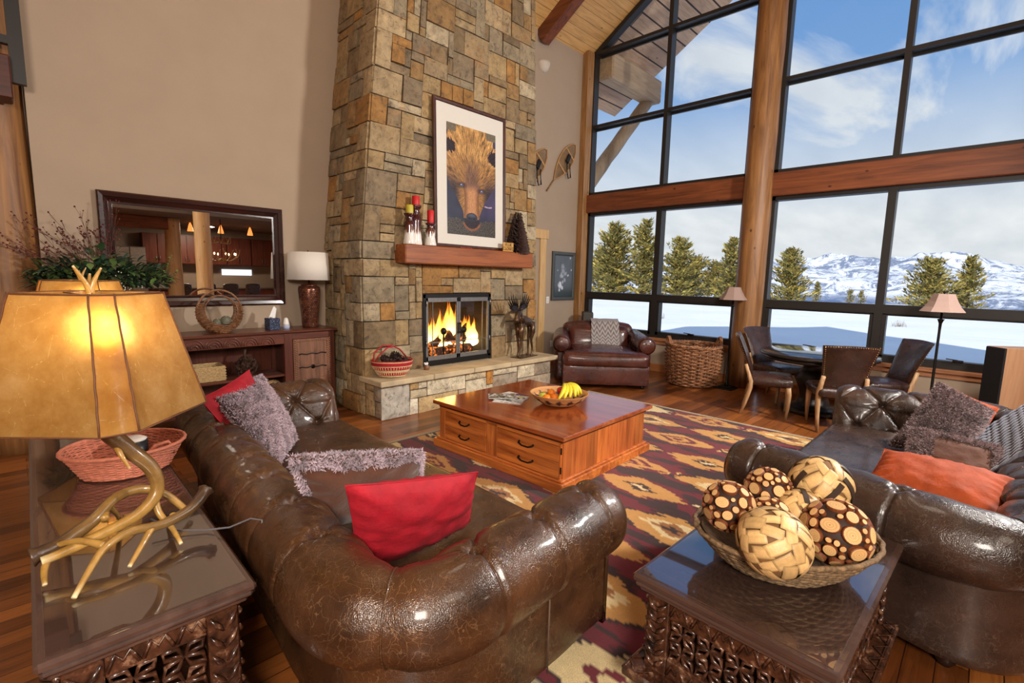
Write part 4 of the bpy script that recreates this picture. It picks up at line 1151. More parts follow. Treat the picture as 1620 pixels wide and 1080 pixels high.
# front faces -x: two banks of drawers between stiles
for y0, y1 in ((-hy, -hy + .012), (-.045, .085), (hy - .075, hy)):
    b = MB(); b.box((-hx - .012, y0, .09), (-hx, y1, .376), bev=.002); b.build('front_stile', M_twv, t)
b = MB(); b.box((-hx - .012, -hy, .352), (-hx, hy, .376)); b.build('front_rail', M_tw, t)
dm = MB(); dm.box((-.014, -.286, -.062), (0, .286, .062), bev=.003); hm = MB()
hm.tube([(-.014, -.065, .012), (-.03, -.062, .004), (-.034, -.03, -.010), (-.034, .03, -.010), (-.03, .062, .004), (-.014, .065, .012)], [.009, .008, .0065, .0065, .008, .009], 8)
first = None
for (y0, y1) in ((-hy + .014, -.047), (.087, hy - .077)):
    for z in (.158, .284):
        sc_ = (y1 - y0) / .572
        if first is None:
            d = dm.build('drawer', M_tw, t); h = hm.build('drawer_pull', M_iron, d); first = (d, h)
        else:
            d = first[0].copy(); COL.objects.link(d); d.parent = t; h = first[1].copy(); COL.objects.link(h); h.parent = d
        d.location = (-hx, (y0 + y1) / 2, z); d.scale = (1, sc_, 1)
# boarded side panels (visible side faces -y)
b = MB(); n = 8; rnd = random.Random(4)
for k in range(n):
    x0 = -hx + .012 + k * (2 * hx - .03) / n; x1 = x0 + (2 * hx - .03) / n - .002; c = rnd.uniform(.6, 1.25); b.cc = (c, c * rnd.uniform(.9, 1), c * .95)
    b.box((x0, -hy - .010, .09), (x1, -hy, .376), bev=.0015)
b.build('side_panel', wood('rosewood_boards', srgb(140, 66, 26), srgb(220, 128, 60), .32, coat=.25, axis=2, scale=.8, attr=True), t)
b = MB(); b.box((-hx - .05, -hy - .05, .0), (hx + .05, hy + .05, .075), bev=.006); b.box((-hx - .03, -hy - .03, .075), (hx + .03, hy + .03, .092), bev=.006); b.build('plinth', M_tw, t)
for z in (.14, .29): b = MB(); b.box((-hx - .016, -hy - .012, z), (-hx - .010, -hy - .002, z + .05)); b.build('hinge', M_iron, t)
# magazines
CT = .4555
def mag(x, y, z, rz, cols, label, w=.20, h=.27):
    t = thing('magazine', label, 'magazine', (x, y, z), rz, 'magazines on the coffee table')
    b = MB(); b.box((-w / 2, -h / 2, 0), (w / 2, h / 2, .004)); b.build('pages', bpy.data.materials.get('paper') or simple('paper', srgb(226, 224, 218), .7, var=.02), t)
    b = MB(); rnd = random.Random(int(x * 1000))
    def cc(u, v):
        k = nz(u * 3 + x * 10, v * 3, z * 300) + .5 * nz(u * 9, v * 9, x * 50)
        i = 0 if k < -.12 else (1 if k < .1 else 2); return cols[i]
    b.grid(24, 30, lambda u, v: (lerp(-w / 2, w / 2, u), lerp(-h / 2, h / 2, v), .0046), colfn=cc); b.build('cover', bpy.data.materials.get('printed_gloss') or attrmat('printed_gloss', .25, var=.03, bump=0), t)
Wt = srgb(228, 226, 222)
mag(3.20, 3.12, CT, .5, (Wt, Wt, srgb(150, 132, 104)), 'white magazine at the bottom of the fan, nearest the sofa')
mag(3.24, 3.14, CT + .005, .3, (srgb(190, 200, 206), Wt, srgb(60, 66, 60)), 'pale magazine in the middle of the fan on the coffee table')
mag(3.33, 3.20, CT + .010, .05, (srgb(84, 52, 110), srgb(206, 200, 70), Wt), 'magazine with a purple and yellow cover on top of the fan')
mag(3.23, 3.24, CT + .015, .85, (srgb(120, 110, 92), Wt, srgb(70, 60, 50)), 'magazine with a white and brown landscape cover, left of the purple one')
# fruit bowl
def coilcol(pal, rings, seg):
    def f(u, v): return pal(u, v)
    return f
M_coil = attrmat('coiled_straw', .8, var=.12, scale=80, bump=.3)
BX, BY = 3.46, 2.735
t = thing('fruit_bowl', 'woven tan bowl with a dark diamond pattern on the coffee table', 'bowl', (BX, BY, CT))
b = MB(); b.smooth = True
prof = [(q_ * 1.14, z_) for q_, z_ in ((.001, .006), (.10, .004), (.135, .012), (.20, .060), (.232, .105), (.236, .110), (.230, .112), (.195, .068), (.13, .022), (.001, .016))]
n = 40
def bp(v):
    k = v * (len(prof) - 1); i = min(int(k), len(prof) - 2); f = k - i; return lerp(prof[i][0], prof[i + 1][0], f), lerp(prof[i][1], prof[i + 1][1], f)
def bowlc(u, v):
    r, z = bp(v); a = u * 14; tri = abs((a % 1) - .5) * 2; hh = (z - .03) / .06
    if .0 < hh < 1 and tri < .62 - abs(hh - .45) * 1.1: return srgb(52, 36, 60) if v > .6 else srgb(60, 30, 30)
    return hue(srgb(206, 150, 92), .9 + .2 * ((v * 60) % 1 > .5))
b.grid(72, 72, lambda u, v: (lambda r, z: ((r + .0025 * sin(v * 2 * pi * 36)) * cos(2 * pi * u), (r + .0025 * sin(v * 2 * pi * 36)) * sin(2 * pi * u), z))(*bp(v)), closeu=True, colfn=bowlc, flip=True)
b.build('coiled_wall', M_coil, t)
M_org = simple('orange_peel', srgb(236, 128, 20), .42, var=.06, scale=60, bump=.25, bscale=220)
M_ban = (lambda t: (t.set(color=t.ramp(t.noise(t.co(), 18, 3), [(.35, srgb(206, 196, 40)), (.6, srgb(238, 214, 54))]), rough=.4), t.m)[1])(NT('banana_skin'))
M_appl = simple('apple_red', srgb(186, 36, 26), .3, var=.35, scale=12)
M_appg = simple('apple_green', srgb(176, 186, 62), .3, var=.15, scale=12)
M_stem = simple('dark_stem', srgb(64, 48, 26), .7)
def fruit(nm, lab, cat, x, y, z, r, m):
    t = thing(nm, lab, cat, (BX + x, BY + y, CT + z), 0, 'fruit in the bowl')
    b = MB(); ap = nm == 'apple'
    b.ball((0, 0, r), r, 20, 14, (1, 1, .92), fn=(lambda d: 1 - .16 * exp(-((1 - abs(d.z)) / .08) ** 2)) if ap else None); b.build('flesh', m, t)
    s = MB(); s.tube([(0, 0, r * 1.7), (.004, 0, r * 2.05)] if ap else [(0, 0, r * 1.88), (0, 0, r * 1.95)], .0025 if ap else .004, 6); s.build('stem', M_stem, t)
fruit('orange', 'bright orange at the left end of the fruit bowl', 'orange', -.125, .045, .022, .042, M_org)
fruit('orange', 'orange half hidden under the bananas in the fruit bowl', 'orange', -.03, .03, .022, .04, M_org)
fruit('orange', 'orange behind the bananas in the middle of the bowl', 'orange', .02, .11, .045, .038, M_org)
fruit('apple', 'green apple at the back left of the fruit bowl', 'apple', -.08, .13, .03, .036, M_appg)
fruit('apple', 'red apple behind the bananas at the back of the bowl', 'apple', .115, .07, .055, .040, M_appl)
for k in range(6):
    a = [-.55, -.38, -.2, .0, .2, .42][k]
    t = thing('banana', 'yellow banana, number of the bunch counted from the left: ' + 'first second third fourth fifth sixth'.split()[k], 'banana', (BX + .06, BY - .02, CT + .02), 0, 'bananas in the fruit bowl')
    t['label'] = ['leftmost banana of the bunch, lying low toward the oranges', 'second banana from the left in the bunch', 'middle left banana arching over the bowl', 'middle right banana arching over the bowl', 'second banana from the right in the bunch', 'rightmost banana curling at the bowl rim'][k]
    b = MB(); pts = []; rr = []
    top = V((.045, .055, .135)); end = V((-.15 + .062 * k, -.085 - .012 * (k % 2) - .02 * sin(k), .052 + .006 * k))
    end = V((-.16 + .055 * k, -.10 + .012 * abs(k - 3), .058))
    for i in range(12):
        f = i / 11; p = top.lerp(end, f) + V((0, -.03 * sin(pi * f), .030 * sin(pi * f))) + V((.004 * k * (1 - f), 0, 0)); pts.append(V((p.x * 1.15, p.y * 1.15, p.z * 1.08))); rr.append(.021 * (sin(pi * min(.97, max(.05, f))) ** .35) if f > .1 else .006)
    b.tube(pts, rr, 8); b.build('skin', M_ban, t)
    s = MB(); s.tube([pts[0] + V((.006, .012, .014)), pts[0]], .005, 6); s.build('stem', M_stem, t)

# ---------------------------------------------------------------- carved tables (left sofa table, right side table)
M_carv = (lambda t: (t.set(color=t.ramp(t.noise(t.co(), 26, 5, .7), [(.38, srgb(36, 20, 13)), (.56, srgb(80, 46, 30)), (.72, srgb(158, 122, 96))]), rough=.3, coat=.6), t.bump(t.noise(t.co(), 60, 3), .3, .004), t.m)[2])(NT('carved_dark_wood'))
M_tabt = wood('dark_table_top', srgb(58, 40, 34), srgb(86, 64, 56), .25, coat=.6, axis=1, scale=.5, bump=.0)
[n for n in M_tabt.node_tree.nodes if n.type == 'BSDF_PRINCIPLED'][0].inputs['Coat IOR'].default_value = 1.6
[n for n in M_tabt.node_tree.nodes if n.type == 'BSDF_PRINCIPLED'][0].inputs['Coat Roughness'].default_value = .02
M_sheet = (lambda t: (t.set(color=(.95, .97, .98), rough=.015, trans=1.0, ior=1.45), t.m)[1])(NT('glass_sheet'))
def mat_sheet(nm, ior):
    t = NT(nm); t.t.nodes.remove(t.p)
    tr = t.n('BsdfTransparent'); gl = t.n('BsdfGlossy'); gl.inputs['Roughness'].default_value = .02
    fr = t.n('Fresnel'); fr.inputs[0].default_value = ior
    bf = t.n('NewGeometry'); mx = t.n('MixShader'); t.L(t.math('MULTIPLY', fr.outputs[0], t.math('SUBTRACT', 1., bf.outputs['Backfacing'])), mx.inputs[0]); t.L(tr.outputs[0], mx.inputs[1]); t.L(gl.outputs[0], mx.inputs[2]); t.L(mx.outputs[0], t.out.inputs[0]); return t.m
M_sheet = mat_sheet('clear_sheet', 3.0); M_sheet2 = mat_sheet('bright_glass', 2.6)
def chev(b, o, ux, uz, n, w, h, rows, nrm):
    """raised leaf/chevron relief on a rectangle: o origin, ux width dir, uz up dir"""
    o, ux, uz, nrm = V(o), V(ux), V(uz), V(nrm)
    for r in range(rows):
        z = h * (r + .5) / rows; dz = h / rows
        for s in (-1, 1):
            pts = [o + ux * (w / 2) + uz * (z - dz * .35) + nrm * .004, o + ux * (w / 2 + s * w * .24) + uz * (z + dz * .05) + nrm * .009, o + ux * (w / 2 + s * w * .42) + uz * (z + dz * .45) + nrm * .004]
            b.tube(pts, [.007, .009, .003], 6)
        b.ball(o + ux * (w / 2) + uz * (z - dz * .25) + nrm * .004, .007, 6, 5)
def lattice(b, o, ux, uz, nrm, w, h, cell):
    """pierced carved screen: interlaced quatrefoil rings"""
    o, ux, uz, nrm = V(o), V(ux), V(uz), V(nrm); nx, nz_ = max(1, round(w / cell)), max(1, round(h / cell))
    cx, cz = w / nx, h / nz_
    for i in range(nx + 1):
        for j in range(nz_ + 1):
            c = o + ux * (i * cx) + uz * (j * cz)
            for k in range(4):
                a = pi / 4 + k * pi / 2
                p = [c + ux * (cos(a + e) * r_ * cx * .7) + uz * (sin(a + e) * r_ * cz * .7) + nrm * .004 * (1 - r_) for e, r_ in ((0, .12), (.5, .55), (0, .95), (-.5, .55))]
                x, z = (p[2] - o).dot(ux), (p[2] - o).dot(uz)
                if -.001 <= x <= w + .001 and -.001 <= z <= h + .001: b.tube(p, .0085, 6, closed=True)
def carved_table(name, label, loc, rz, hx, hy, H_, nx, ny, M=None, edge=.02):
    t = thing(name, label, 'table', loc, rz)
    b = MB(); b.box((-hx, -hy, H_ - .032), (hx, hy, H_ - .004), bev=.009); b.box((-hx + .008, -hy + .008, H_ - .052), (hx - .008, hy - .008, H_ - .032), bev=.008); b.box((-hx + .022, -hy + .022, H_ - .07), (hx - .022, hy - .022, H_ - .05), bev=.006)
    b.build('table_top', M_tabt, t)
    g = MB(); g.box((-hx + .022, -hy + .022, H_ - .0034), (hx - .022, hy - .022, H_ + .002), bev=.0015); g.build('glass_sheet', M_sheet, t)
    bx, by = hx - .045, hy - .045; zt = H_ - .07; lw = .085
    # posts with leaf relief
    for sx in (-1, 1):
        for sy in (-1, 1):
            b = MB(); x0, x1 = sorted((sx * bx, sx * (bx - lw))); y0, y1 = sorted((sy * by, sy * (by - lw)))
            b.box((x0, y0, .18), (x1, y1, zt), bev=.004)
            chev(b, (x0, sy * by, .2), (1, 0, 0), (0, 0, 1), 0, x1 - x0, zt - .22, 6, (0, sy, 0)); chev(b, (sx * bx, y0, .2), (0, 1, 0), (0, 0, 1), 0, y1 - y0, zt - .22, 6, (sx, 0, 0))
            b.build('leg', M_carv, t)
    for sx in (-1, 1):
        for (nm, lo, hi) in (('frieze', zt - .075, zt), ('lower_rail', .18, .25)):
            b = MB(); b.box((min(sx * (bx - .006), sx * (bx - .04)), -by + lw, lo), (max(sx * (bx - .006), sx * (bx - .04)), by - lw, hi), bev=.003)
            L = 2 * (by - lw); k = max(3, int(L / .07))
            for q in range(k): b.tube([(sx * (bx - .004), -by + lw + L * (q + e) / k, lerp(lo, hi, z)) for e, z in ((.05, .2), (.3, .8), (.5, .45), (.7, .8), (.95, .2))], .006, 5)
            b.build(nm, M_carv, t)
        b = MB(); lattice(b, (sx * (bx - .02), -by + lw, .25), (0, 1, 0), (0, 0, 1), (sx, 0, 0), 2 * (by - lw), zt - .325, .10); b.build('pierced_panel', M_carv, t)
    for sy in (-1, 1):
        for (nm, lo, hi) in (('frieze', zt - .075, zt), ('lower_rail', .18, .25)):
            b = MB(); b.box((-bx + lw, min(sy * (by - .006), sy * (by - .04)), lo), (bx - lw, max(sy * (by - .006), sy * (by - .04)), hi), bev=.003)
            L = 2 * (bx - lw); k = max(3, int(L / .07))
            for q in range(k): b.tube([(-bx + lw + L * (q + e) / k, sy * (by - .004), lerp(lo, hi, z)) for e, z in ((.05, .2), (.3, .8), (.5, .45), (.7, .8), (.95, .2))], .006, 5)
            b.build(nm, M_carv, t)
        b = MB(); lattice(b, (-bx + lw, sy * (by - .02), .25), (1, 0, 0), (0, 0, 1), (0, sy, 0), 2 * (bx - lw), zt - .325, .10); b.build('pierced_panel', M_carv, t)
    # flared plinth with zigzag edge and block base
    b = MB(); b.box((-bx - .06, -by - .06, .135), (bx + .06, by + .06, .175), bev=.008)
    for s in (-1, 1):
        L = 2 * (bx + .05); k = int(L / .045)
        b.tube([(-bx - .05 + L * q / k, s * (by + .045), .177 if q % 2 else .177) for q in range(k + 1)], .003, 4)
        b.tube([(-bx - .05 + L * q / k, s * (by + (.055 if q % 2 else .01)), .178) for q in range(k + 1)], .004, 4)
        L = 2 * (by + .05); k = int(L / .045)
        b.tube([(s * (bx + (.055 if q % 2 else .01)), -by - .05 + L * q / k, .178) for q in range(k + 1)], .004, 4)
    b.build('plinth', M_carv, t)
    b = MB(); b.box((-bx - .02, -by - .02, 0), (bx + .02, by + .02, .135), bev=.006); b.build('base', M_tabt, t)
    return t
carved_table('sofa_table', 'long dark carved wood sofa table with a glass sheet, behind the left sofa', (.252, 3.00, 0), radians(-1.2), .250, 1.46, .65, 4, 20)
carved_table('side_table', 'carved dark wood side table with a glass sheet, holding the bowl of balls', (2.01, .485, 0), radians(-2.), .515, .325, .55, 8, 6)

# ---------------------------------------------------------------- bowl of decorative balls
SX, SY, SZ = 1.945, .455, .5535
M_seag = simple('seagrass', srgb(122, 96, 66), .8, var=.6, scale=60, bump=.5)
def woven(b, prof, nrow, nst, c=(0, 0, 0), sx=1, sy=1, r=.006, amp=.004, a0=0):
    """horizontal strands weaving in and out of stakes along a radius/height profile function prof(v)->(r,z)"""
    for k in range(nrow):
        v = (k + .5) / nrow; R, z = prof(v); m = nst * 3
        pts = [(c[0] + (R + amp * sin(nst * .5 * a + pi * k)) * cos(a) * sx, c[1] + (R + amp * sin(nst * .5 * a + pi * k)) * sin(a) * sy, c[2] + z + .0015 * sin(a * 5 + k)) for a in [2 * pi * i / m for i in range(m)]]
        b.tube(pts, r, 5, closed=True)
t = thing('woven_bowl', 'wide oval seagrass bowl on the right side table', 'basket', (SX, SY, SZ), radians(-41))
pf = lambda v: (.135 + .105 * v ** .7, .012 + .125 * v)
b = MB(); woven(b, pf, 17, 44, sx=1.32, sy=1.02, r=.0055); b.build('woven_wall', M_seag, t)
b = MB(); b.lathe([(.0, .004), (.115, .004), (.122, .012), (.232, .135), (.228, .14), (.115, .02), (.0, .012)], 48, sx=1.3, sy=1.0); b.build('liner', simple('dark_weave', srgb(92, 70, 48), .9, var=.4, scale=70, bump=.5), t)
b = MB(); m = 120; b.tube([((.245 + .002 * sin(a * 24)) * cos(a) * 1.32, (.245 + .002 * sin(a * 24)) * sin(a) * 1.02, .142) for a in [2 * pi * i / m for i in range(m)]], .009, 7, closed=True); b.build('rim', M_seag, t)
M_disc = attrmat('cut_wood', .6, var=.06, scale=40, bump=.1)
M_dkball = simple('dark_resin', srgb(48, 28, 20), .7, var=.2)
def fib(n): return [V((cos(k * 2.399963) * sqrt(1 - (1 - 2 * (k + .5) / n) ** 2), sin(k * 2.399963) * sqrt(1 - (1 - 2 * (k + .5) / n) ** 2), 1 - 2 * (k + .5) / n)) for k in range(n)]
def slice_ball(label, p, r, seed):
    t = thing('decorative_ball', label, 'decorative ball', p, 0, 'wood slice balls in the bowl'); rnd = random.Random(seed)
    b = MB(); b.ball((0, 0, 0), r * .94, 28, 18); b.build('core', M_dkball, t)
    b = MB(); placed = []; cand = 0
    sizes = [.30] * 16 + [.22] * 26 + [.15] * 60 + [.10] * 90
    for s in sizes:
        for _ in range(60):
            d = V((rnd.gauss(0, 1), rnd.gauss(0, 1), rnd.gauss(0, 1))).normalized()
            if all(d.angle(q) > (s + w) * 1.03 for q, w in placed):
                placed.append((d, s * .94)); break
    for d, s in placed:
        k = rnd.uniform(.85, 1.15); bark = srgb(120, 62, 28); w1 = hue(srgb(222, 178, 118), k); w2 = hue(srgb(196, 140, 80), k)
        Q = d.to_track_quat('Z', 'Y').to_matrix(); R = r * s; base = r * cos(s) * .985; n = 16; rings = []; j = rnd.random() * 6; el = rnd.uniform(.85, 1.1)
        prof = [(1.0, -.012, bark), (1.0, .006, bark), (.93, .0085, bark), (.88, .0085, w1), (.66, .009, w1), (.62, .009, w2), (.56, .009, w1), (.36, .009, w1), (.32, .009, w2), (.26, .009, w1), (.07, .009, w1), (.05, .009, bark)]
        for q, h, c in prof:
            b.cc = c; rings.append([b.vert(Q @ V((R * q * cos(a) * (1 + .05 * sin(2 * a + j)), R * q * sin(a) * el * (1 + .05 * sin(2 * a + j)), base + h))) for a in [2 * pi * i / n for i in range(n)]])
        for A, B in zip(rings, rings[1:]):
            for i in range(n): b.face((A[i], A[(i + 1) % n], B[(i + 1) % n], B[i]))
        b.face(rings[-1])
    b.build('wood_slices', M_disc, t, kind='stuff')
def bark_ball(label, p, r, seed, bands=False, rot=(0, 0, 0), sc=(1, 1, 1)):
    t = thing('decorative_ball', label, 'decorative ball', p, 0, 'peeled bark balls in the bowl'); rnd = random.Random(seed)
    E = Euler(rot).to_matrix()
    b = MB(); b.ball((0, 0, 0), r * .955, 28, 18, sc); b.build('core', bpy.data.materials.get('bark_core') or simple('bark_core', srgb(120, 84, 46), .7, var=.2), t)
    b = MB(); pts = fib(64)
    for q in pts:
        q = V((q.x, q.y, q.z)).normalized(); o = q.orthogonal().normalized(); p2 = q.cross(o); a0 = rnd.choice([0, pi / 2]) + rnd.uniform(-.35, .35); ax, ay = o * cos(a0) + p2 * sin(a0), -o * sin(a0) + p2 * cos(a0)
        L, W_ = rnd.uniform(.26, .36), rnd.uniform(.15, .21); lift = rnd.uniform(.975, 1.01); tilt = rnd.uniform(-.012, .012); base = hue(srgb(226, 184, 122), rnd.uniform(.78, 1.14)); G = []
        for i in range(9):
            row = []
            for j in range(7):
                u, v = i / 4 - 1, j / 3 - 1; d = (q + ax * u * L + ay * v * W_).normalized(); h = lift + tilt * u - (.012 if max(abs(u), abs(v)) > .99 else 0)
                g = 1 + .20 * nz(j * 1.7, lift * 90, a0) + .08 * nz(i * 2., j * 3., lift * 50)
                b.cc = hue(base, g * (.62 if max(abs(u), abs(v)) > .99 else 1)); w_ = d * r * h; row.append(b.vert(E @ V((w_.x * sc[0], w_.y * sc[1], w_.z * sc[2]))))
            G.append(row)
        for i in range(8):
            for j in range(6): b.face((G[i][j], G[i + 1][j], G[i + 1][j + 1], G[i][j + 1]))
    b.build('bark_strips', attrmat('peeled_bark', .42, var=.08, scale=50, bump=.2) if 'peeled_bark' not in bpy.data.materials else bpy.data.materials['peeled_bark'], t, kind='stuff')
    if bands:
        b = MB()
        for k in range(9):
            ax = V((rnd.gauss(0, 1), rnd.gauss(0, 1), rnd.gauss(0, 1))).normalized(); o = ax.orthogonal().normalized(); p2 = ax.cross(o); a0 = rnd.random() * 6.28; ln = rnd.uniform(.8, 1.7); w = .10; n = 26; rows = []
            for i in range(n + 1):
                a = a0 + ln * i / n; d = o * cos(a) + p2 * sin(a)
                rows.append([b.vert((d + ax * e).normalized() * r * h) for e, h in ((-w, 1.0), (-w * .9, 1.026), (w * .9, 1.026), (w, 1.0))])
            for A, B in zip(rows, rows[1:]):
                for i in range(3): b.face((A[i], A[i + 1], B[i + 1], B[i]))
        b.build('dark_strap', simple('dark_bark_strip', srgb(52, 34, 24), .5, var=.2, scale=40) if 'dark_bark_strip' not in bpy.data.materials else bpy.data.materials['dark_bark_strip'], t)

slice_ball('wood slice ball at the left end of the bowl', (1.787, .605, .785), .086, 1)
slice_ball('wood slice ball at the back of the bowl, behind the big bark ball', (2.053, .55, .782), .085, 2)
slice_ball('wood slice ball mostly hidden in the middle of the bowl', (1.915, .50, .735), .07, 3)
slice_ball('large wood slice ball at the right front of the bowl', (1.955, .298, .742), .108, 4)
bark_ball('big plain peeled bark ball at the front of the bowl', (1.704, .425, .752), .118, 5, rot=(.4, .3, 0), sc=(1.06, 1, .94))
bark_ball('bark ball with dark straps at the top back right of the bowl', (2.175, .40, .815), .114, 6, True)
bark_ball('bark ball with dark straps behind the large slice ball', (2.02, .425, .742), .092, 7, True)
# ---------------------------------------------------------------- antler lamps
def mat_antler():
    t = NT('antler'); vec = t.co()
    n = t.noise(t.co((1, 1, 1)), 22, 5, .65)
    a = t.n('Attribute', attribute_name='Col').outputs['Color']
    c = t.mix(1., a, t.ramp(n, [(.3, (.62, .58, .5)), (.7, (1.15, 1.12, 1.05))]), 'MULTIPLY')
    t.set(color=c, rough=.33, coat=.3); t.bump(t.noise(t.co((1, 1, 1)), 75, 4, .7), .35, .004); return t.m
M_ant = mat_antler()
def antler(b, pts, r0, r1, rough=0., burr=False):
    # smooth the polyline (Catmull-Rom)
    P = [V(p) for p in pts]; Q = []; n = 8
    for i in range(len(P) - 1):
        p0, p1, p2, p3 = P[max(i - 1, 0)], P[i], P[i + 1], P[min(i + 2, len(P) - 1)]
        for k in range(n):
            t = k / n; Q.append(.5 * ((2 * p1) + (p2 - p0) * t + (2 * p0 - 5 * p1 + 4 * p2 - p3) * t * t + (3 * p1 - p0 - 3 * p2 + p3) * t ** 3))
    Q.append(P[-1]); m = len(Q); sm = b.smooth; b.smooth = True
    a = None; rings = []; seg = 16
    for i in range(m):
        f = i / (m - 1); t = (Q[min(i + 1, m - 1)] - Q[max(i - 1, 0)]).normalized()
        if a is None: a = t.orthogonal().normalized()
        a = (a - t * a.dot(t)).normalized(); c = t.cross(a); r = lerp(r0, r1, f ** .9) * (1 + .06 * nz(f * 6, r0 * 90))
        g = 1 - f if rough else 0; row = []
        for k in range(seg):
            th = 2 * pi * k / seg; rid = 1 + ((.13 * sin(k * 2.6 + f * 3) + .10 * nz(k * 1.7, f * 9)) * rough * (1 - f * .8))
            if burr and i < 2: rid *= 1.25
            cc = tuple(lerp(x, y, min(1, rough * max(0, 1.25 - f * 1.7))) for x, y in zip(srgb(172, 132, 66), srgb(70, 50, 36)))
            if f > .9: cc = tuple(lerp(x, y, (f - .9) * 10) for x, y in zip(cc, srgb(232, 214, 170)))
            b.cc = cc; row.append(b.vert(Q[i] + (a * cos(th) + c * sin(th)) * r * rid))
        rings.append(row)
    for A, B in zip(rings, rings[1:]):
        for k in range(seg): b.face((A[k], A[(k + 1) % seg], B[(k + 1) % seg], B[k]))
    b.face(rings[0][::-1]); b.face(rings[-1]); b.smooth = sm
def mat_hide():
    t = NT('rawhide_shade'); t.t.nodes.remove(t.p)
    vec = t.co()
    n = t.noise(vec, 9, 5, .65); sc_ = t.noise(t.co((30, 30, 6), rot=(.5, .3, .7)), 2.2, 4, .7, 2.)
    a = t.n('Attribute', attribute_name='Col').outputs['Color']
    c = t.mix(1., a, t.ramp(n, [(.3, srgb(190, 136, 62)), (.55, srgb(214, 166, 94)), (.75, srgb(230, 188, 124))]), 'MULTIPLY')
    vo = t.n('TexVoronoi', feature='DISTANCE_TO_EDGE', i_Vector=t.co((1, 1, .6)), i_Scale=16.)
    sp = t.n('TexVoronoi', i_Vector=vec, i_Scale=130.); sk = t.ramp(sp.outputs['Distance'], [(0, (1, 1, 1)), (.1, (0, 0, 0))])
    mk = t.ramp(t.noise(t.co(loc=(4, 0, 0)), 7, 3), [(.5, (0, 0, 0)), (.62, (.8, .8, .8))])
    c = t.mix(t.math('MULTIPLY', sk, mk), c, srgb(96, 48, 12))
    scr = t.ramp(vo.outputs['Distance'], [(0, (.75, .75, .75)), (.012, (0, 0, 0))]); ms = t.ramp(sc_, [(.52, (0, 0, 0)), (.6, (1, 1, 1))])
    c = t.mix(t.math('MULTIPLY', scr, ms), c, srgb(255, 226, 160))
    cd_ = t.mix(1., c, (.8, .80, .80), 'MULTIPLY')
    d = t.n('BsdfDiffuse'); tl = t.n('BsdfTranslucent'); g = t.n('BsdfGlossy'); g.inputs['Roughness'].default_value = .3
    t.L(cd_, d.inputs[0]); t.L(c, tl.inputs[0]); m1 = t.n('MixShader'); m1.inputs[0].default_value = .42; t.L(d.outputs[0], m1.inputs[1]); t.L(tl.outputs[0], m1.inputs[2])
    m2 = t.n('MixShader'); m2.inputs[0].default_value = .05; t.L(m1.outputs[0], m2.inputs[1]); t.L(g.outputs[0], m2.inputs[2]); t.L(m2.outputs[0], t.out.inputs[0])
    rf = t.n('BsdfRefraction'); rf.inputs['IOR'].default_value = 1.4; rf.inputs['Roughness'].default_value = .9; t.L(c, rf.inputs[0]); m3 = t.n('MixShader'); m3.inputs[0].default_value = .3; t.L(m2.outputs[0], m3.inputs[1]); t.L(rf.outputs[0], m3.inputs[2]); t.L(m3.outputs[0], t.out.inputs[0])
    bp = t.n('Bump'); bp.inputs['Strength'].default_value = .35; bp.inputs['Distance'].default_value = .01; t.L(t.noise(vec, 14, 5), bp.inputs['Height'])
    for q in (d, g): t.L(bp.outputs[0], q.inputs['Normal'])
    return t.m
M_hide = mat_hide(); M_seam = simple('hide_lacing', srgb(96, 56, 28), .7, var=.2, scale=60)
M_bulb = (lambda t: (t.set(color=(1, .9, .7), emis=(1., .78, .46), es=60.), t.m)[1])(NT('lit_bulb'))
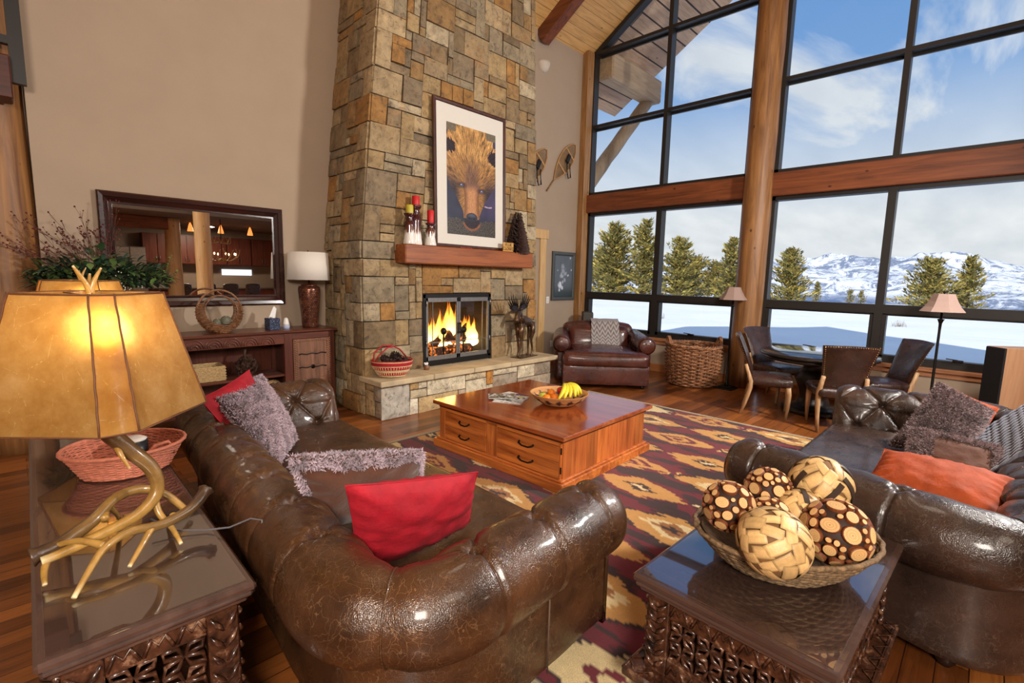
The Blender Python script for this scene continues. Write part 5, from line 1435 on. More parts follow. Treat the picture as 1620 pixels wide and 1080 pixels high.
def antler_lamp(label, loc, rz, full=True):
    t = thing('antler_lamp', label, 'table lamp', loc, rz, 'antler lamps on the sofa table')
    zb, zt, Db, Dt, cf = .468, .868, .292, .186, .10
    def octo(D, ch, z):
        out = []
        for k in range(4):
            a = -pi / 2 + k * pi / 2; c = V((cos(a), sin(a), 0)); tt = V((-sin(a), cos(a), 0))
            out += [c * (D - 0) - tt * ch + V((0, 0, z)), c * (D - 0) + tt * ch + V((0, 0, z))]
        return out
    A, B = octo(Db, .046, zb), octo(Dt, .030, zt); b = MB(); nn = 10
    for k in range(8):
        k2 = (k + 1) % 8; G = []
        big = k % 2 == 1
        for i in range(nn + 1):
            row = []
            for j in range(nn + 1):
                u, v = i / nn, j / nn; p = A[k].lerp(A[k2], u).lerp(B[k].lerp(B[k2], u), v)
                o = V((p.x, p.y, 0)).normalized() * (.010 if big else .002) * sin(pi * u) * (nz(u * 3 + k, v * 3) * 1.4 - .8)
                c_ = (1, 1, 1) if big else (.98, .82, .5)
                b.cc = c_; row.append(b.vert(p + o))
            G.append(row)
        b.smooth = True
        for i in range(nn):
            for j in range(nn): b.face((G[i][j], G[i + 1][j], G[i + 1][j + 1], G[i][j + 1]))
    b.build('lamp_shade', M_hide, t)
    for k in range(8): b = MB(); b.tube([A[k].lerp(B[k], i / 12) * (1 + .004) + V((.0008 * sin(i * 9), 0, 0)) for i in range(13)], .0028, 6); b.build('shade_rib', M_seam, t)
    for Q_ in (A, B): b = MB(); b.tube(Q_, .003, 6, closed=True); b.build('shade_wire', M_seam, t)
    # shade spider, stem, bulb
    b = MB(); b.tube([(0, 0, .40), (0, 0, .5)], .011, 10); b.tube([(0, 0, zt - .03), (0, 0, zt + .01)], .007, 8)
    for k in range(4): a = k * pi / 2 + .3; b.tube([(0, 0, zt - .01), (cos(a) * .165, sin(a) * .165, zt - .004)], .0025, 6)
    for s in (-1, 1): b.tube([(0, 0, .5), (s * .06, 0, .62), (s * .065, 0, .78), (0, 0, zt - .02)], .0025, 6)
    b.build('harp', simple('aged_brass', srgb(150, 112, 52), .35, .8), t)
    b = MB(); b.ball((.015, -.03, .75), .030, 16, 10, (1, 1, 1.2)); b.build('bulb', M_bulb, t); b = MB(); b.tube([(0, 0, .5), (.013, -.026, .717)], [.016, .018], 10); b.build('socket', bpy.data.materials['aged_brass'], t)
    b = MB(); antler(b, [(0, 0, zt + .0), (-.012, -.004, zt + .035), (-.038, -.01, zt + .085)], .012, .003); antler(b, [(0, 0, zt + .0), (.012, 0, zt + .04), (.032, .004, zt + .08)], .011, .003); antler(b, [(0, 0, zt), (.0, .012, zt + .03), (.006, .03, zt + .06)], .009, .003); b.build('antler_finial', M_ant, t)
    # the antler base: rising beam and three splayed antlers with tines touching the table
    def part(fn): b = MB(); fn(b); b.build('antler', M_ant, t)
    def main(b):
        antler(b, [(.0, .02, .47), (.015, .01, .40), (.065, -.01, .33), (.12, -.02, .25), (.128, -.03, .17), (.07, -.05, .115), (-.03, -.06, .085), (-.13, -.07, .065), (-.18, -.075, .06)], .029, .013, .9)
        antler(b, [(.03, .01, .37), (.035, -.03, .335), (.055, -.05, .28)], .014, .004)
        antler(b, [(.12, -.025, .17), (.125, -.05, .10), (.15, -.10, .05), (.16, -.16, .012)], .014, .006)
    part(main)
    def left(b):
        antler(b, [(-.20, -.05, .07), (-.13, -.045, .085), (-.05, -.02, .12), (.02, .04, .155), (.10, .085, .15), (.17, .085, .11), (.22, .06, .05), (.24, .04, .012)], .024, .010, .9, True)
        antler(b, [(-.15, -.04, .08), (-.175, -.09, .04), (-.18, -.14, .012)], .013, .006)
        antler(b, [(-.02, -.03, .12), (.0, .05, .13), (.03, .13, .07), (.05, .19, .012)], .013, .006)
    part(left)
    def right(b):
        antler(b, [(.285, -.02, .125), (.22, -.06, .085), (.12, -.10, .075), (.03, -.115, .09), (-.04, -.15, .075), (-.09, -.21, .04), (-.13, -.27, .010)], .021, .007, .95, True)
        antler(b, [(.10, -.10, .085), (.05, -.15, .04), (.01, -.20, .012)], .012, .006)
        antler(b, [(.16, -.08, .085), (.165, -.02, .05), (.17, .06, .012)], .012, .006)
        antler(b, [(-.04, -.14, .08), (-.10, -.09, .10), (-.17, -.03, .075)], .012, .007)
    part(right)
    return t
TZ = .653
antler_lamp('near antler table lamp with a big amber hide shade on the sofa table', (.185, 2.06, TZ), radians(2))
antler_lamp('far antler lamp, its amber shade peeking over the near one', (.325, 4.08, TZ), radians(10))
# lamp cord
b = MB(); b.tube([(.30, 2.10, .70), (.36, 2.02, .665), (.44, 1.96, .660), (.50, 1.90, .672), (.56, 1.86, .70), (.585, 1.82, .70), (.575, 1.80, .60), (.54, 1.80, .45)], .0035, 8)
tag(b.build('lamp_cord', simple('grey_cord', srgb(92, 88, 92), .5)), 'grey lamp cord running over the table edge to the sofa back', 'cord')
# pink wicker basket and what is in it
M_pink = simple('pink_wicker', srgb(198, 118, 92), .6, var=.18, scale=50, bump=.3)
t = thing('wicker_basket', 'oval pink wicker basket on the sofa table behind the near lamp', 'basket', (.335, 2.86, TZ), 0)
pf = lambda v: (.165 + .06 * v, .006 + .115 * v)
b = MB(); woven(b, pf, 18, 40, sx=1.02, sy=.92, r=.0038, amp=.003); 
for k in range(40):
    a = 2 * pi * k / 40; b.tube([(pf(v)[0] * cos(a) * 1.02, pf(v)[0] * sin(a) * .92, pf(v)[1]) for v in (0, .5, 1)], .003, 5)
b.build('woven_wall', M_pink, t)
b = MB(); b.lathe([(0, .004), (.165, .004), (.165, .009), (0, .009)], 40, sx=1.02, sy=.92); b.build('basket_floor', M_pink, t)
b = MB(); m = 90; b.tube([((.23 + .0015 * sin(a * 30)) * cos(a) * 1.02, (.23 + .0015 * sin(a * 30)) * sin(a) * .92, .124) for a in [2 * pi * i / m for i in range(m)]], .0085, 8, closed=True); b.build('rim', M_pink, t)
b = MB(); b.tube([(.06, -.14, .10), (.09, -.15, .135), (.14, -.14, .14), (.165, -.12, .10), (.17, -.11, .07)], .008, 8); b.build('loop_handle', M_pink, t)
t = thing('round_speaker', 'round black gadget with white top lying in the pink basket', 'gadget', (.375, 2.95, TZ + .0095))
b = MB(); b.lathe([(0, 0), (.055, 0), (.06, .01), (.06, .10), (.0, .10)], 28); b.build('case', simple('black_plastic', srgb(24, 24, 28), .35), t)
b = MB(); b.lathe([(0, .1005), (.054, .1005), (.057, .106), (.04, .116), (0, .118)], 28); b.build('lid', M_white, t)

# ---------------------------------------------------------------- sideboard
M_sb = wood('mahogany_sideboard', srgb(62, 28, 18), srgb(112, 58, 40), .35, coat=.2, axis=0, scale=.8)
M_sbv = wood('mahogany_upright', srgb(58, 26, 18), srgb(106, 54, 38), .35, coat=.2, axis=2, scale=.8)
M_old = wood('weathered_door_wood', srgb(84, 52, 36), srgb(146, 100, 74), .6, axis=2, scale=1., bump=.5)
SBx0, SBx1, SBf, SBb = .30, 2.62, 5.43, 5.855
t = thing('sideboard', 'carved dark mahogany sideboard with an open shelf and a rustic door, under the mirror', 'sideboard', ((SBx0 + SBx1) / 2, 5.64, 0))
FI2 = Matrix.Translation((-(SBx0 + SBx1) / 2, -5.64, 0))
def S_(): b = MB(); b.X = FI2; return b
b = S_(); b.box((SBx0 - .03, SBf - .035, .945), (SBx1 + .03, SBb + .005, .975), bev=.010); b.build('top', M_sb, t)
b = S_(); b.box((SBx0, SBf, .83), (2.10, SBf + .03, .945), bev=.003)
x = SBx0 + .09
while x < 2.04:        # carved fan arches along the frieze
    for r_ in (.074, .052, .028): b.tube([(x + r_ * 1.05 * cos(a), SBf - .002, .842 + r_ * sin(a) * 1.15) for a in [pi * i / 12 for i in range(13)]], .0075, 6)
    x += .165
b.build('carved_frieze', M_sb, t)
for (x0, x1) in ((SBx0, SBx0 + .07), (2.05, 2.14), (SBx1 - .06, SBx1)):
    b = S_(); b.box((x0, SBf - .004, .0), (x1, SBf + .06, .945), bev=.005); b.box((x0, SBb - .06, 0), (x1, SBb, .945)); b.build('post', M_sbv, t)
for (x0, x1) in ((SBx0, SBx0 + .02), (SBx1 - .025, SBx1 - .005), (2.09, 2.11)): b = S_(); b.box((x0, SBf + .05, .1), (x1, SBb - .02, .93)); b.build('side_panel', M_sbv, t)
b = S_(); b.box((SBx0 + .02, SBb - .02, .12), (SBx1 - .02, SBb - .005, .94)); b.build('back_panel', M_sbv, t)
b = S_(); b.box((SBx0 + .03, SBf + .01, .47), (2.06, SBb - .02, .495), bev=.004); b.build('shelf', M_sb, t)
b = S_(); b.box((SBx0 + .03, SBf + .01, .17), (SBx1 - .03, SBb - .02, .20), bev=.004); b.build('lower_shelf', M_sb, t)
b = S_(); b.box((2.14, SBf + .004, .875), (SBx1 - .06, SBf + .03, .945)); b.build('rail', M_sb, t)
b = S_(); b.box((2.145, SBf - .012, .21), (SBx1 - .065, SBf + .02, .87), bev=.004)
for z0 in (.26, .42, .57, .72): b.box((2.215, SBf - .016, z0), (2.50, SBf - .010, z0 + .13), bev=.003)
rnd = random.Random(3)
for k in range(26):
    z = .225 + .63 * k / 25
    for xx in (2.165, 2.53): b.ball((xx, SBf - .014, z), .013, 7, 5, (1, .6, .8)); b.ball((xx + .022, SBf - .014, z + .01), .009, 6, 4, (1, .6, 1))
for k in range(16): b.ball((2.18 + .34 * k / 15, SBf - .014, .845), .012, 7, 5, (1, .6, .8))
dr = b.build('rustic_door', M_old, t)
b = S_()
for z in (.55, .70): b.tube([(2.20 + .31 * i / 10, SBf - .022, z + .006 * sin(i * 1.7)) for i in range(11)], .007, 6)
b.build('iron_strap', M_iron, dr)
b = S_(); b.lathe([(.0, 0), (.022, .004), (.018, .01), (.008, .014), (.012, .024), (0, .03)], 14, (0, 0, 0)); 
kb = MB(); kb.lathe([(.024, 0), (.022, .006), (.008, .01), (.013, .022), (.0, .03)], 14); kb.build('door_knob', M_iron, dr, loc=(2.355 - (SBx0 + SBx1) / 2, SBf - .018 - 5.64, .55), rot=(pi / 2, 0, 0))

# ---------------------------------------------------------------- mirror
M_mfr = wood('espresso_frame', srgb(28, 12, 10), srgb(62, 28, 22), .22, coat=.4, axis=0, scale=1)
mx0, mx1, mz0, mz1 = .62, 2.235, 1.235, 2.30
t = thing('wall_mirror', 'large mirror in a wide dark brown wooden frame hanging above the sideboard', 'mirror', ((mx0 + mx1) / 2, YB, 1.25))
MI = Matrix.Translation((-(mx0 + mx1) / 2, -YB, -1.25))
def M_():
    b = MB(); b.X = MI; return b
b = M_(); y = YB - .002
def loop(i, yy): return [b.vert((mx0 + i, yy, mz0 + i)), b.vert((mx1 - i, yy, mz0 + i)), b.vert((mx1 - i, yy, mz1 - i)), b.vert((mx0 + i, yy, mz1 - i))]
Ls = [loop(0, y), loop(0, y - .045), loop(.012, y - .055), loop(.045, y - .050), (loop(.055, y - .038)), loop(.085, y - .020), loop(.092, y - .026), loop(.108, y - .026), loop(.112, y - .014)]
for A, B in zip(Ls, Ls[1:]):
    for k in range(4): b.face((A[k], A[(k + 1) % 4], B[(k + 1) % 4], B[k]))
b.build('frame', M_mfr, t)
b = M_(); i = .11; b.box((mx0 + i, y - .018, mz0 + i), (mx1 - i, y - .012, mz1 - i)); b.build('mirror_glass', (lambda t: (t.set(color=(.93, .94, .94), rough=.0, metal=1.), t.m)[1])(NT('mirror_silver')), t)

# ---------------------------------------------------------------- things on the sideboard
ST = .9755
M_wick = simple('brown_wicker', srgb(128, 84, 50), .5, var=.55, scale=34, bump=.4, coat=.2)
t = thing('handled_basket', 'round woven twig basket with a tall hoop handle on the sideboard', 'basket', (1.50, 5.62, ST))
b = MB(); n = 19
for k in range(n):      # crescent of woven strands
    z = .008 + .30 * k / n; c = .205; R = sqrt(max(0, .205 ** 2 - (z - c) ** 2)) + .006; yy = .115 * (1 - max(0, z - .04) / .36)
    if z < .085: b.tube([((R + .007 * sin(a * 14 + pi * k)) * cos(a), (yy + .006 * sin(a * 14 + pi * k)) * sin(a), z) for a in [2 * pi * i / 60 for i in range(80)]], .0078, 5, closed=True)
    else:
        inner = sqrt(max(0, .145 ** 2 - (z - .225) ** 2)); w_ = math.acos(min(1, inner / R)) if R > inner else .3; w_ = max(.25, w_)
        for s in (0, pi): b.tube([((R + .007 * sin(a * 14 + pi * k)) * cos(a), (yy + .006 * sin(a * 14 + pi * k)) * sin(a), z) for a in [s - w_ + 2 * w_ * i / 14 for i in range(15)]], .0065, 5)
b.build('woven_body', M_wick, t)
b = MB(); b.tube([(.205 * cos(a), 0, .205 + .225 * sin(a)) for a in [-.4 + (pi + .8) * i / 30 for i in range(31)]], .010, 8); b.build('hoop_handle', M_wick, t)
for s in (-1, 1): b = MB(); b.tube([(.148 * cos(a), s * .045 * (1 + .3 * cos(2 * a)), .225 + .148 * sin(a)) for a in [2 * pi * i / 40 for i in range(40)]], .006, 6, closed=True); b.build('inner_hoop', M_wick, t)
M_gl = (lambda t: (t.set(color=srgb(150, 150, 132), rough=.08, trans=.6, ior=1.45), t.m)[1])(NT('smoked_glass'))
for (x, y, z, r, l) in ((1.545, 5.60, ST + .118, .052, 'smoky glass ball on the right in the hoop basket'), (1.475, 5.63, ST + .098, .045, 'smoky glass ball on the left in the hoop basket')):
    b = MB(); b.ball((0, 0, 0), r, 24, 16); tag(b.build('glass_ball', M_gl, loc=(x, y, z)), l, 'glass ball', 'glass balls in the hoop basket')
t = thing('tissue_box', 'blue patterned tissue box with a white tissue on the sideboard', 'tissue box', (2.0, 5.60, ST), radians(8))
def mat_blue():
    t = NT('blue_print'); v = t.n('TexVoronoi', i_Vector=t.co(), i_Scale=75.)
    t.set(color=t.ramp(v.outputs['Distance'], [(.1, srgb(170, 180, 200)), (.3, srgb(44, 58, 92)), (.6, srgb(24, 32, 60))]), rough=.6); return t.m
b = MB(); b.box((-.058, -.058, 0), (.058, .058, .125), bev=.003); b.build('carton', mat_blue(), t)
b = MB(); b.grid(10, 10, lambda u, v: ((u - .5) * .075 * (1 - .5 * v) + .035 * v, .012 * sin(u * 7) * (1 - v), .12 + .12 * v + .012 * sin(u * 5))); o = b.build('tissue', simple('white_tissue', srgb(240, 238, 236), .9, var=.02), t); md = o.modifiers.new('s', 'SOLIDIFY'); md.thickness = .004
t = thing('air_freshener', 'small white cone shaped air freshener between the tissue box and the copper lamp', 'air freshener', (2.145, 5.60, ST))
b = MB(); b.lathe([(0, 0), (.036, 0), (.038, .03), (.036, .04), (0, .04)], 20); b.build('base', simple('blue_white_plastic', srgb(176, 186, 214), .4), t)
b = MB(); b.lathe([(.036, .04), (.034, .06), (.022, .11), (.012, .122), (0, .124)], 20); b.build('cone', M_white, t)
def mat_copper():
    t = NT('woven_copper'); vec = t.co()
    tc = t.n('TexCoord'); s3 = t.n('SeparateXYZ'); t.L(tc.outputs['Object'], s3.inputs[0]); an = t.math('ARCTAN2', s3.outputs[1], s3.outputs[0]); cb = t.n('CombineXYZ'); t.L(t.math('MULTIPLY', an, 2.6), cb.inputs[0]); t.L(t.math('MULTIPLY', s3.outputs[2], 26.), cb.inputs[1])
    b = t.n('TexBrick', i_Vector=cb.outputs[0], i_Scale=1., offset=.5); b.inputs['Color1'].default_value = (*srgb(146, 88, 62), 1); b.inputs['Color2'].default_value = (*srgb(84, 48, 40), 1); b.inputs['Mortar'].default_value = (*srgb(30, 16, 14), 1); b.inputs['Mortar Size'].default_value = .05; b.inputs['Brick Width'].default_value = .55; b.inputs['Row Height'].default_value = .5
    t.set(color=b.outputs['Color'], rough=.3, metal=.55, coat=.4); t.bump(b.outputs['Fac'], -.8, .006); return t.m
t = thing('copper_lamp', 'copper basket-weave table lamp with a white drum shade on the right end of the sideboard', 'table lamp', (2.425, 5.62, ST))
b = MB(); b.lathe([(.080, 0), (.086, .02), (.096, .14), (.112, .32), (.120, .43), (.116, .462), (.098, .475), (.0, .477)], 36); b.build('lamp_body', mat_copper(), t)
b = MB(); b.lathe([(.085, .473), (.088, .488), (.034, .496), (.012, .505), (.012, .60)], 20); b.build('neck', simple('copper_trim', srgb(110, 62, 46), .3, .7), t)
b = MB(); b.lathe([(.232, .545), (.214, .855)], 48, cap=False); o = b.build('lamp_shade', (lambda t: (t.set(color=srgb(226, 218, 208), rough=.9), t.m)[1])(NT('white_linen')), t); md = o.modifiers.new('s', 'SOLIDIFY'); md.thickness = .003
b = MB(); b.lathe([(.0, .86), (.21, .857), (.006, .862), (.009, .872), (0, .88)], 10); b.build('finial', M_iron, t)
# shelf: tray, wooden rose cluster, twig ball
M_straw = simple('straw', srgb(196, 164, 116), .85, var=.3, scale=60, bump=.4)
t = thing('woven_tray', 'flat rectangular straw basket on the open shelf of the sideboard', 'basket', (1.235, 5.62, .4955))
b = MB(); n = 11
for k in range(n):
    z = .008 + .15 * k / n; pts = []
    for (x, y) in ((-.25, -.13), (.25, -.13), (.25, .13), (-.25, .13)):
        pts.append((x, y))
    full = []
    for i in range(4):
        p, q = V(pts[i]), V(pts[(i + 1) % 4]); m = 16 if i % 2 == 0 else 8
        for j in range(m): r_ = p.lerp(q, j / m); w_ = .004 * (1 if (j + k) % 2 else -1); full.append((r_.x + (w_ if i % 2 else 0), r_.y + (0 if i % 2 else w_), z))
    b.tube(full, .0078, 5, closed=True)
b.build('woven_side', M_straw, t)
b = MB(); b.box((-.245, -.125, .002), (.245, .125, .01)); b.build('tray_floor', M_straw, t)
M_cone = simple('pinecone', srgb(74, 48, 34), .7, var=.35, scale=30, bump=.3)
def scale_leaf(b, p, d, s, curl=.4):
    d = V(d).normalized(); sd_ = d.orthogonal().normalized(); u = d.cross(sd_)
    a = [V(p) - sd_ * s * .25, V(p) + sd_ * s * .25, V(p) + d * s * .7 + sd_ * s * .42 + u * s * curl * .3, V(p) + d * s + u * s * curl, V(p) + d * s * .7 - sd_ * s * .42 + u * s * curl * .3]
    i = [b.vert(q) for q in a]; b.face(i)
    j = [b.vert(q + u * s * .08) for q in a]; b.face(j[::-1])
def pinecone(b, c, r, h, n=60, rnd=random):
    c = V(c)
    for k in range(n):
        f = k / n; a = k * 2.39996; w = sin(pi * (.12 + .8 * f)) ** .8
        scale_leaf(b, c + V((cos(a) * r * w * .55, sin(a) * r * w * .55, h * f)), (cos(a), sin(a), .3 + .5 * f), r * (.62 - .2 * f))
t = thing('wooden_rose_cluster', 'round cluster of dried pine cone roses with a short stalk on the sideboard shelf', 'ornament', (1.715, 5.60, .4955))
b = MB(); rnd = random.Random(6)
for d in fib(26):
    c = V((0, 0, .105)) + d * .078
    for k in range(12):
        a = k * 2.4; q = d.to_track_quat('Z', 'Y').to_matrix(); v = q @ V((cos(a), sin(a), .35 + .06 * k)); scale_leaf(b, c + v * .004, v, .034)
b.build('cone_flowers', M_cone, t)
b = MB(); b.ball((0, 0, .105), .07, 14, 10); b.tube([(0, 0, .16), (-.01, 0, .24), (0, .0, .30)], [.016, .012, .016], 8); b.build('stalk', M_cone, t)
b = MB(); rnd = random.Random(8)
for k in range(22):
    n_ = V((rnd.gauss(0, 1), rnd.gauss(0, 1), rnd.gauss(0, 1))).normalized(); o_ = n_.orthogonal().normalized(); p_ = n_.cross(o_)
    b.tube([(o_ * cos(a) + p_ * sin(a)) * (.105 + .004 * sin(a * 3)) for a in [2 * pi * i / 26 for i in range(26)]], .005, 5, closed=True)
tag(b.build('twig_ball', simple('pale_twig', srgb(166, 132, 92), .8, var=.3), loc=(1.97, 5.58, .31)), 'pale twig ball on the lowest shelf of the sideboard, only its top showing', 'ornament')
# dried flower arrangement
t = thing('dried_flower_arrangement', 'large green and dried red floral arrangement at the left end of the sideboard', 'flower arrangement', (.60, 5.60, ST))
b = MB(); b.lathe([(.07, 0), (.10, .02), (.14, .14), (.15, .24), (.11, .34), (.09, .38), (.10, .40)], 28); b.build('urn', simple('brown_urn', srgb(70, 46, 34), .4), t)
M_leaf = attrmat('silk_leaves', .5, var=.15, scale=30, bump=0)
b = MB(); rnd = random.Random(12)
def leaf(b, p, d, L, w, col):
    d = V(d).normalized(); s = d.cross(V((0, 0, 1)))
    s = s.normalized() if s.length > .01 else V((1, 0, 0)); u = s.cross(d); b.cc = col; p = V(p); row = []
    for f, ww, h in ((0, .1, 0), (.3, .9, .06), (.6, 1., .08), (.85, .55, .03), (1, .03, -.06)):
        c = p + d * L * f + u * L * h; row.append((b.vert(c - s * w * ww), b.vert(c - u * w * .25 * ww), b.vert(c + s * w * ww)))
    b.smooth = True
    for A, B in zip(row, row[1:]): b.face((A[0], A[1], B[1], B[0])); b.face((A[1], A[2], B[2], B[1]))
GR = [srgb(50, 74, 44), srgb(70, 100, 56), srgb(40, 60, 42), srgb(104, 132, 70), srgb(58, 88, 70), srgb(84, 92, 60)]
for k in range(1300):
    a = rnd.random() * 2 * pi; e = rnd.uniform(-.35, .9); R = rnd.random() ** .5
    c = V((cos(a) * .47 * R, sin(a) * .17 * R, .50 + (.10 * e + .20 * max(0, e) * rnd.random()) * (1 - .35 * R) + .10 * (1 - R) ** 2))
    if c.y > .2: continue
    d = V((cos(a) * rnd.uniform(.3, 1.2), sin(a) * .8, rnd.uniform(-.5, .9)))
    leaf(b, c, d, rnd.uniform(.05, .12), rnd.uniform(.010, .026), hue(rnd.choice(GR), rnd.uniform(.7, 1.3)))
b.build('silk_foliage', M_leaf, t)
b = MB()   # light green trailing sprigs on the right
for k in range(7):
    p = V((.12 + .04 * k, -.06, .50)); q = V((.30 + .05 * k, -.12 + .02 * k, .52 + .05 * nz(k * 3.3) + .03 * (k % 3)))
    if k == 6: q = V((.50, -.05, .72))
    n = 16; pts = [p.lerp(q, i / n) + V((0, 0, .03 * sin(i * .5 + k))) for i in range(n + 1)]; b.cc = srgb(92, 110, 50); b.tube(pts, .002, 4)
    for i in range(1, n + 1):
        for s in (-1, 1): leaf(b, pts[i], (rnd.uniform(-.3, .6), s * rnd.uniform(.4, 1), rnd.uniform(-.2, .8)), rnd.uniform(.018, .03), .008, hue(srgb(118, 142, 58), rnd.uniform(.8, 1.25)))
b.build('trailing_sprig', M_leaf, t)
M_dry = simple('dried_stem', srgb(92, 52, 40), .8, var=.2); M_berry = simple('dried_bud', srgb(92, 24, 22), .7, var=.3)
b = MB(); c_ = MB()
for k in range(46):
    p = V((rnd.uniform(-.15, .15), rnd.uniform(-.04, .08), .50)); ang = rnd.uniform(-1.25, .22); L = rnd.uniform(.35, .80)
    q = p + V((sin(ang) * L * .95, rnd.uniform(-.05, .09), cos(ang) * L))
    if q.z < .5: q.z = .55
    mid = p.lerp(q, .5) + V((.03 * rnd.uniform(-1, 1), 0, .05)); n = 8
    pts = [(p.lerp(mid, f)).lerp(mid.lerp(q, f), f) for f in [i / n for i in range(n + 1)]]; b.tube(pts, [.0028 - .0016 * i / n for i in range(n + 1)], 4)
    for j in (5, 6, 7, 8):
        for s in range(1 + (j > 6)):
            tip = pts[j] + V((rnd.uniform(-.035, .035), rnd.uniform(-.02, .02), rnd.uniform(0, .035))); b.tube([pts[j - 1], tip], .0012, 3); c_.ball(tip, rnd.uniform(.005, .0085), 6, 4)
b.build('dried_stem', M_dry, t, kind='stuff'); c_.build('dried_bud', M_berry, t, kind='stuff')
b = MB()
for k in range(60):
    p = V((rnd.uniform(-.25, .25), -.14 + rnd.uniform(-.04, .03), rnd.uniform(.42, .6))); b.ball(p, .006, 6, 4)
b.build('white_berry', simple('white_berry', srgb(206, 206, 190), .6), t, kind='stuff')
# ---------------------------------------------------------------- framed bear photograph leaning on the mantel
M_frame = wood('walnut_frame', srgb(44, 20, 14), srgb(84, 44, 30), .35, coat=.2, axis=2, scale=1)
M_print = attrmat('photo_print', .35, var=.02, bump=0)
FWd, FHt = 1.20, 1.75
ang = radians(-1.4)
t = thing('framed_bear_photograph', 'big framed photograph of a brown bear face standing on the mantel', 'framed picture', (4.255, 4.872, 1.952))
t.rotation_euler = (ang, 0, 0)
def frame_parts(t, W, Hh, fw, dep, mfr, mmat, win, cfn, nx, ny, pname='photograph'):
    b = MB()
    def lp(i, y): return [b.vert((-W / 2 + i, y, i)), b.vert((W / 2 - i, y, i)), b.vert((W / 2 - i, y, Hh - i)), b.vert((-W / 2 + i, y, Hh - i))]
    Ls = [lp(0, dep), lp(0, 0), lp(fw * .3, -.006), lp(fw * .8, -.002), lp(fw, .008), lp(fw, dep)]
    for A, B in zip(Ls, Ls[1:]):
        for k in range(4): b.face((A[k], A[(k + 1) % 4], B[(k + 1) % 4], B[k]))
    b.build('frame', mfr, t)
    b = MB(); b.box((-W / 2 + fw * .7, .010, fw * .7), (W / 2 - fw * .7, dep - .002, Hh - fw * .7)); b.build('mat_board', mmat, t)
    x0, x1, z0, z1 = win; b = MB(); b.grid(nx, ny, lambda u, v: (lerp(x0, x1, u), .008, lerp(z0, z1, v)), colfn=cfn); b.build(pname, M_print, t)
def bear(u, v):
    n = lambda s_, a=0: nz(u * s_, v * s_ * 1.5, a)
    x = u - .49; mixc = lambda a, b_, k: tuple(lerp(p, q, max(0, min(1, k))) for p, q in zip(a, b_))
    # fur streaks fan out from the bridge of the nose
    ang_ = atan2(x * .62, v - .40); rad = sqrt((x * .62) ** 2 + (v - .40) ** 2)
    fur = .6 * nz(ang_ * 26 + 2.2 * nz(u * 5, v * 7, 2), rad * 11, 3) + .5 * nz(ang_ * 60, rad * 26, 8) + .25 * nz(u * 70, v * 90, 1)
    F = lambda c_, k=.5: hue(c_, max(.15, 1 + k * fur * 2.6))
    c = hue(mixc(srgb(46, 48, 66), srgb(70, 62, 92), sst(.45, .9, u) * sst(.05, .3, v)), 1 + .4 * n(7))
    if v < .15 + .03 * nz(u * 8, 2): c = hue(srgb(92, 84, 78), max(.2, .45 + 2.4 * n(85, 3)))
    top = .50 - .05 * sst(.7, 1, v)
    half = top if v > .52 else lerp(.16, top, sst(.16, .56, v))
    if v > .16 and abs(x) < half + .03 * n(9):
        c = F(mixc(srgb(152, 108, 60), srgb(198, 152, 90), sst(.5, .95, v) * (.6 + .4 * n(4, 6) * 2)), .62)
        e1 = sst(.17, .34, abs(x)) * sst(.66, .40, v); c = mixc(c, F(srgb(48, 38, 46), .5), e1 * .95)           # shaded cheeks
        e2 = sst(.22, .06, abs(x)) * sst(.40, .50, v) * sst(.78, .56, v); c = mixc(c, F(srgb(92, 66, 62), .4), e2 * .7)
    for (ex, ey, rx, ry) in ((.05, .80, .14, .075), (.96, .77, .15, .085)):
        d = sqrt(((u - ex) / rx) ** 2 + ((v - ey) / ry) ** 2) + .45 * fur
        if d < .85: c = F(srgb(46, 30, 34), .5)
        elif d < 1.25: c = F(srgb(176, 130, 76), .6)
    if v > .93 and abs(x) > .30 + .2 * (1 - v): c = hue(srgb(112, 100, 82), 1 + .3 * n(30))
    w = .145 + .035 * sst(.36, .48, v) + .02 * sst(.25, .16, v)
    if .17 < v < .49 and abs(x) < w + .01 * fur:       # muzzle
        c = hue(mixc(srgb(186, 132, 88), srgb(120, 78, 50), sst(.3, 1, abs(x) / w)), 1 + .28 * nz(u * 40, v * 60, 5) + .15 * fur)
        c = mixc(c, F(srgb(120, 84, 66), .3), sst(.40, .49, v))
    d = sqrt(((x) / .20) ** 2 + ((v - .15) / .105) ** 2)       # lips and chin
    if v < .12 and .80 < d < 1: c = hue(srgb(132, 84, 58), 1 + .3 * n(40))
    elif v < .15 and d <= .80: c = hue(srgb(44, 34, 40), 1 + .5 * n(30))
    d = sqrt((x / .115) ** 2 + ((v - .175) / .042) ** 2)
    if d < 1: c = mixc(srgb(44, 44, 56), srgb(112, 114, 132), sst(.0, .04, v - .165) * (1 - d)); 
    if min(abs(x - .05), abs(x + .05)) < .016 and abs(v - .162) < .008: c = srgb(12, 12, 18)
    for (ex, ey) in ((.285, .462), (.70, .432)):
        d = sqrt(((u - ex) / .12) ** 2 + ((v - ey) / .035) ** 2)
        if d < 1: c = mixc(c, srgb(24, 18, 26), .85 * (1 - d * d))
        d = sqrt(((u - ex) / .028) ** 2 + ((v - ey) / .012) ** 2)
        if d < 1: c = srgb(96, 106, 150) if d > .55 else srgb(14, 12, 18)
        if abs(u - ex + .006) < .007 and abs(v - ey - .004) < .0035: c = srgb(214, 220, 238)
    if .76 < u < .92 and abs(v - .29 - .9 * (u - .84) ** 2) < .006: c = srgb(184, 158, 178)
    return c
M_matb = simple('mat_board', srgb(214, 208, 198), .8, var=.01)
frame_parts(t, FWd, FHt, .045, .035, M_frame, M_matb, (-.405, .415, .17, 1.50), bear, 190, 300)
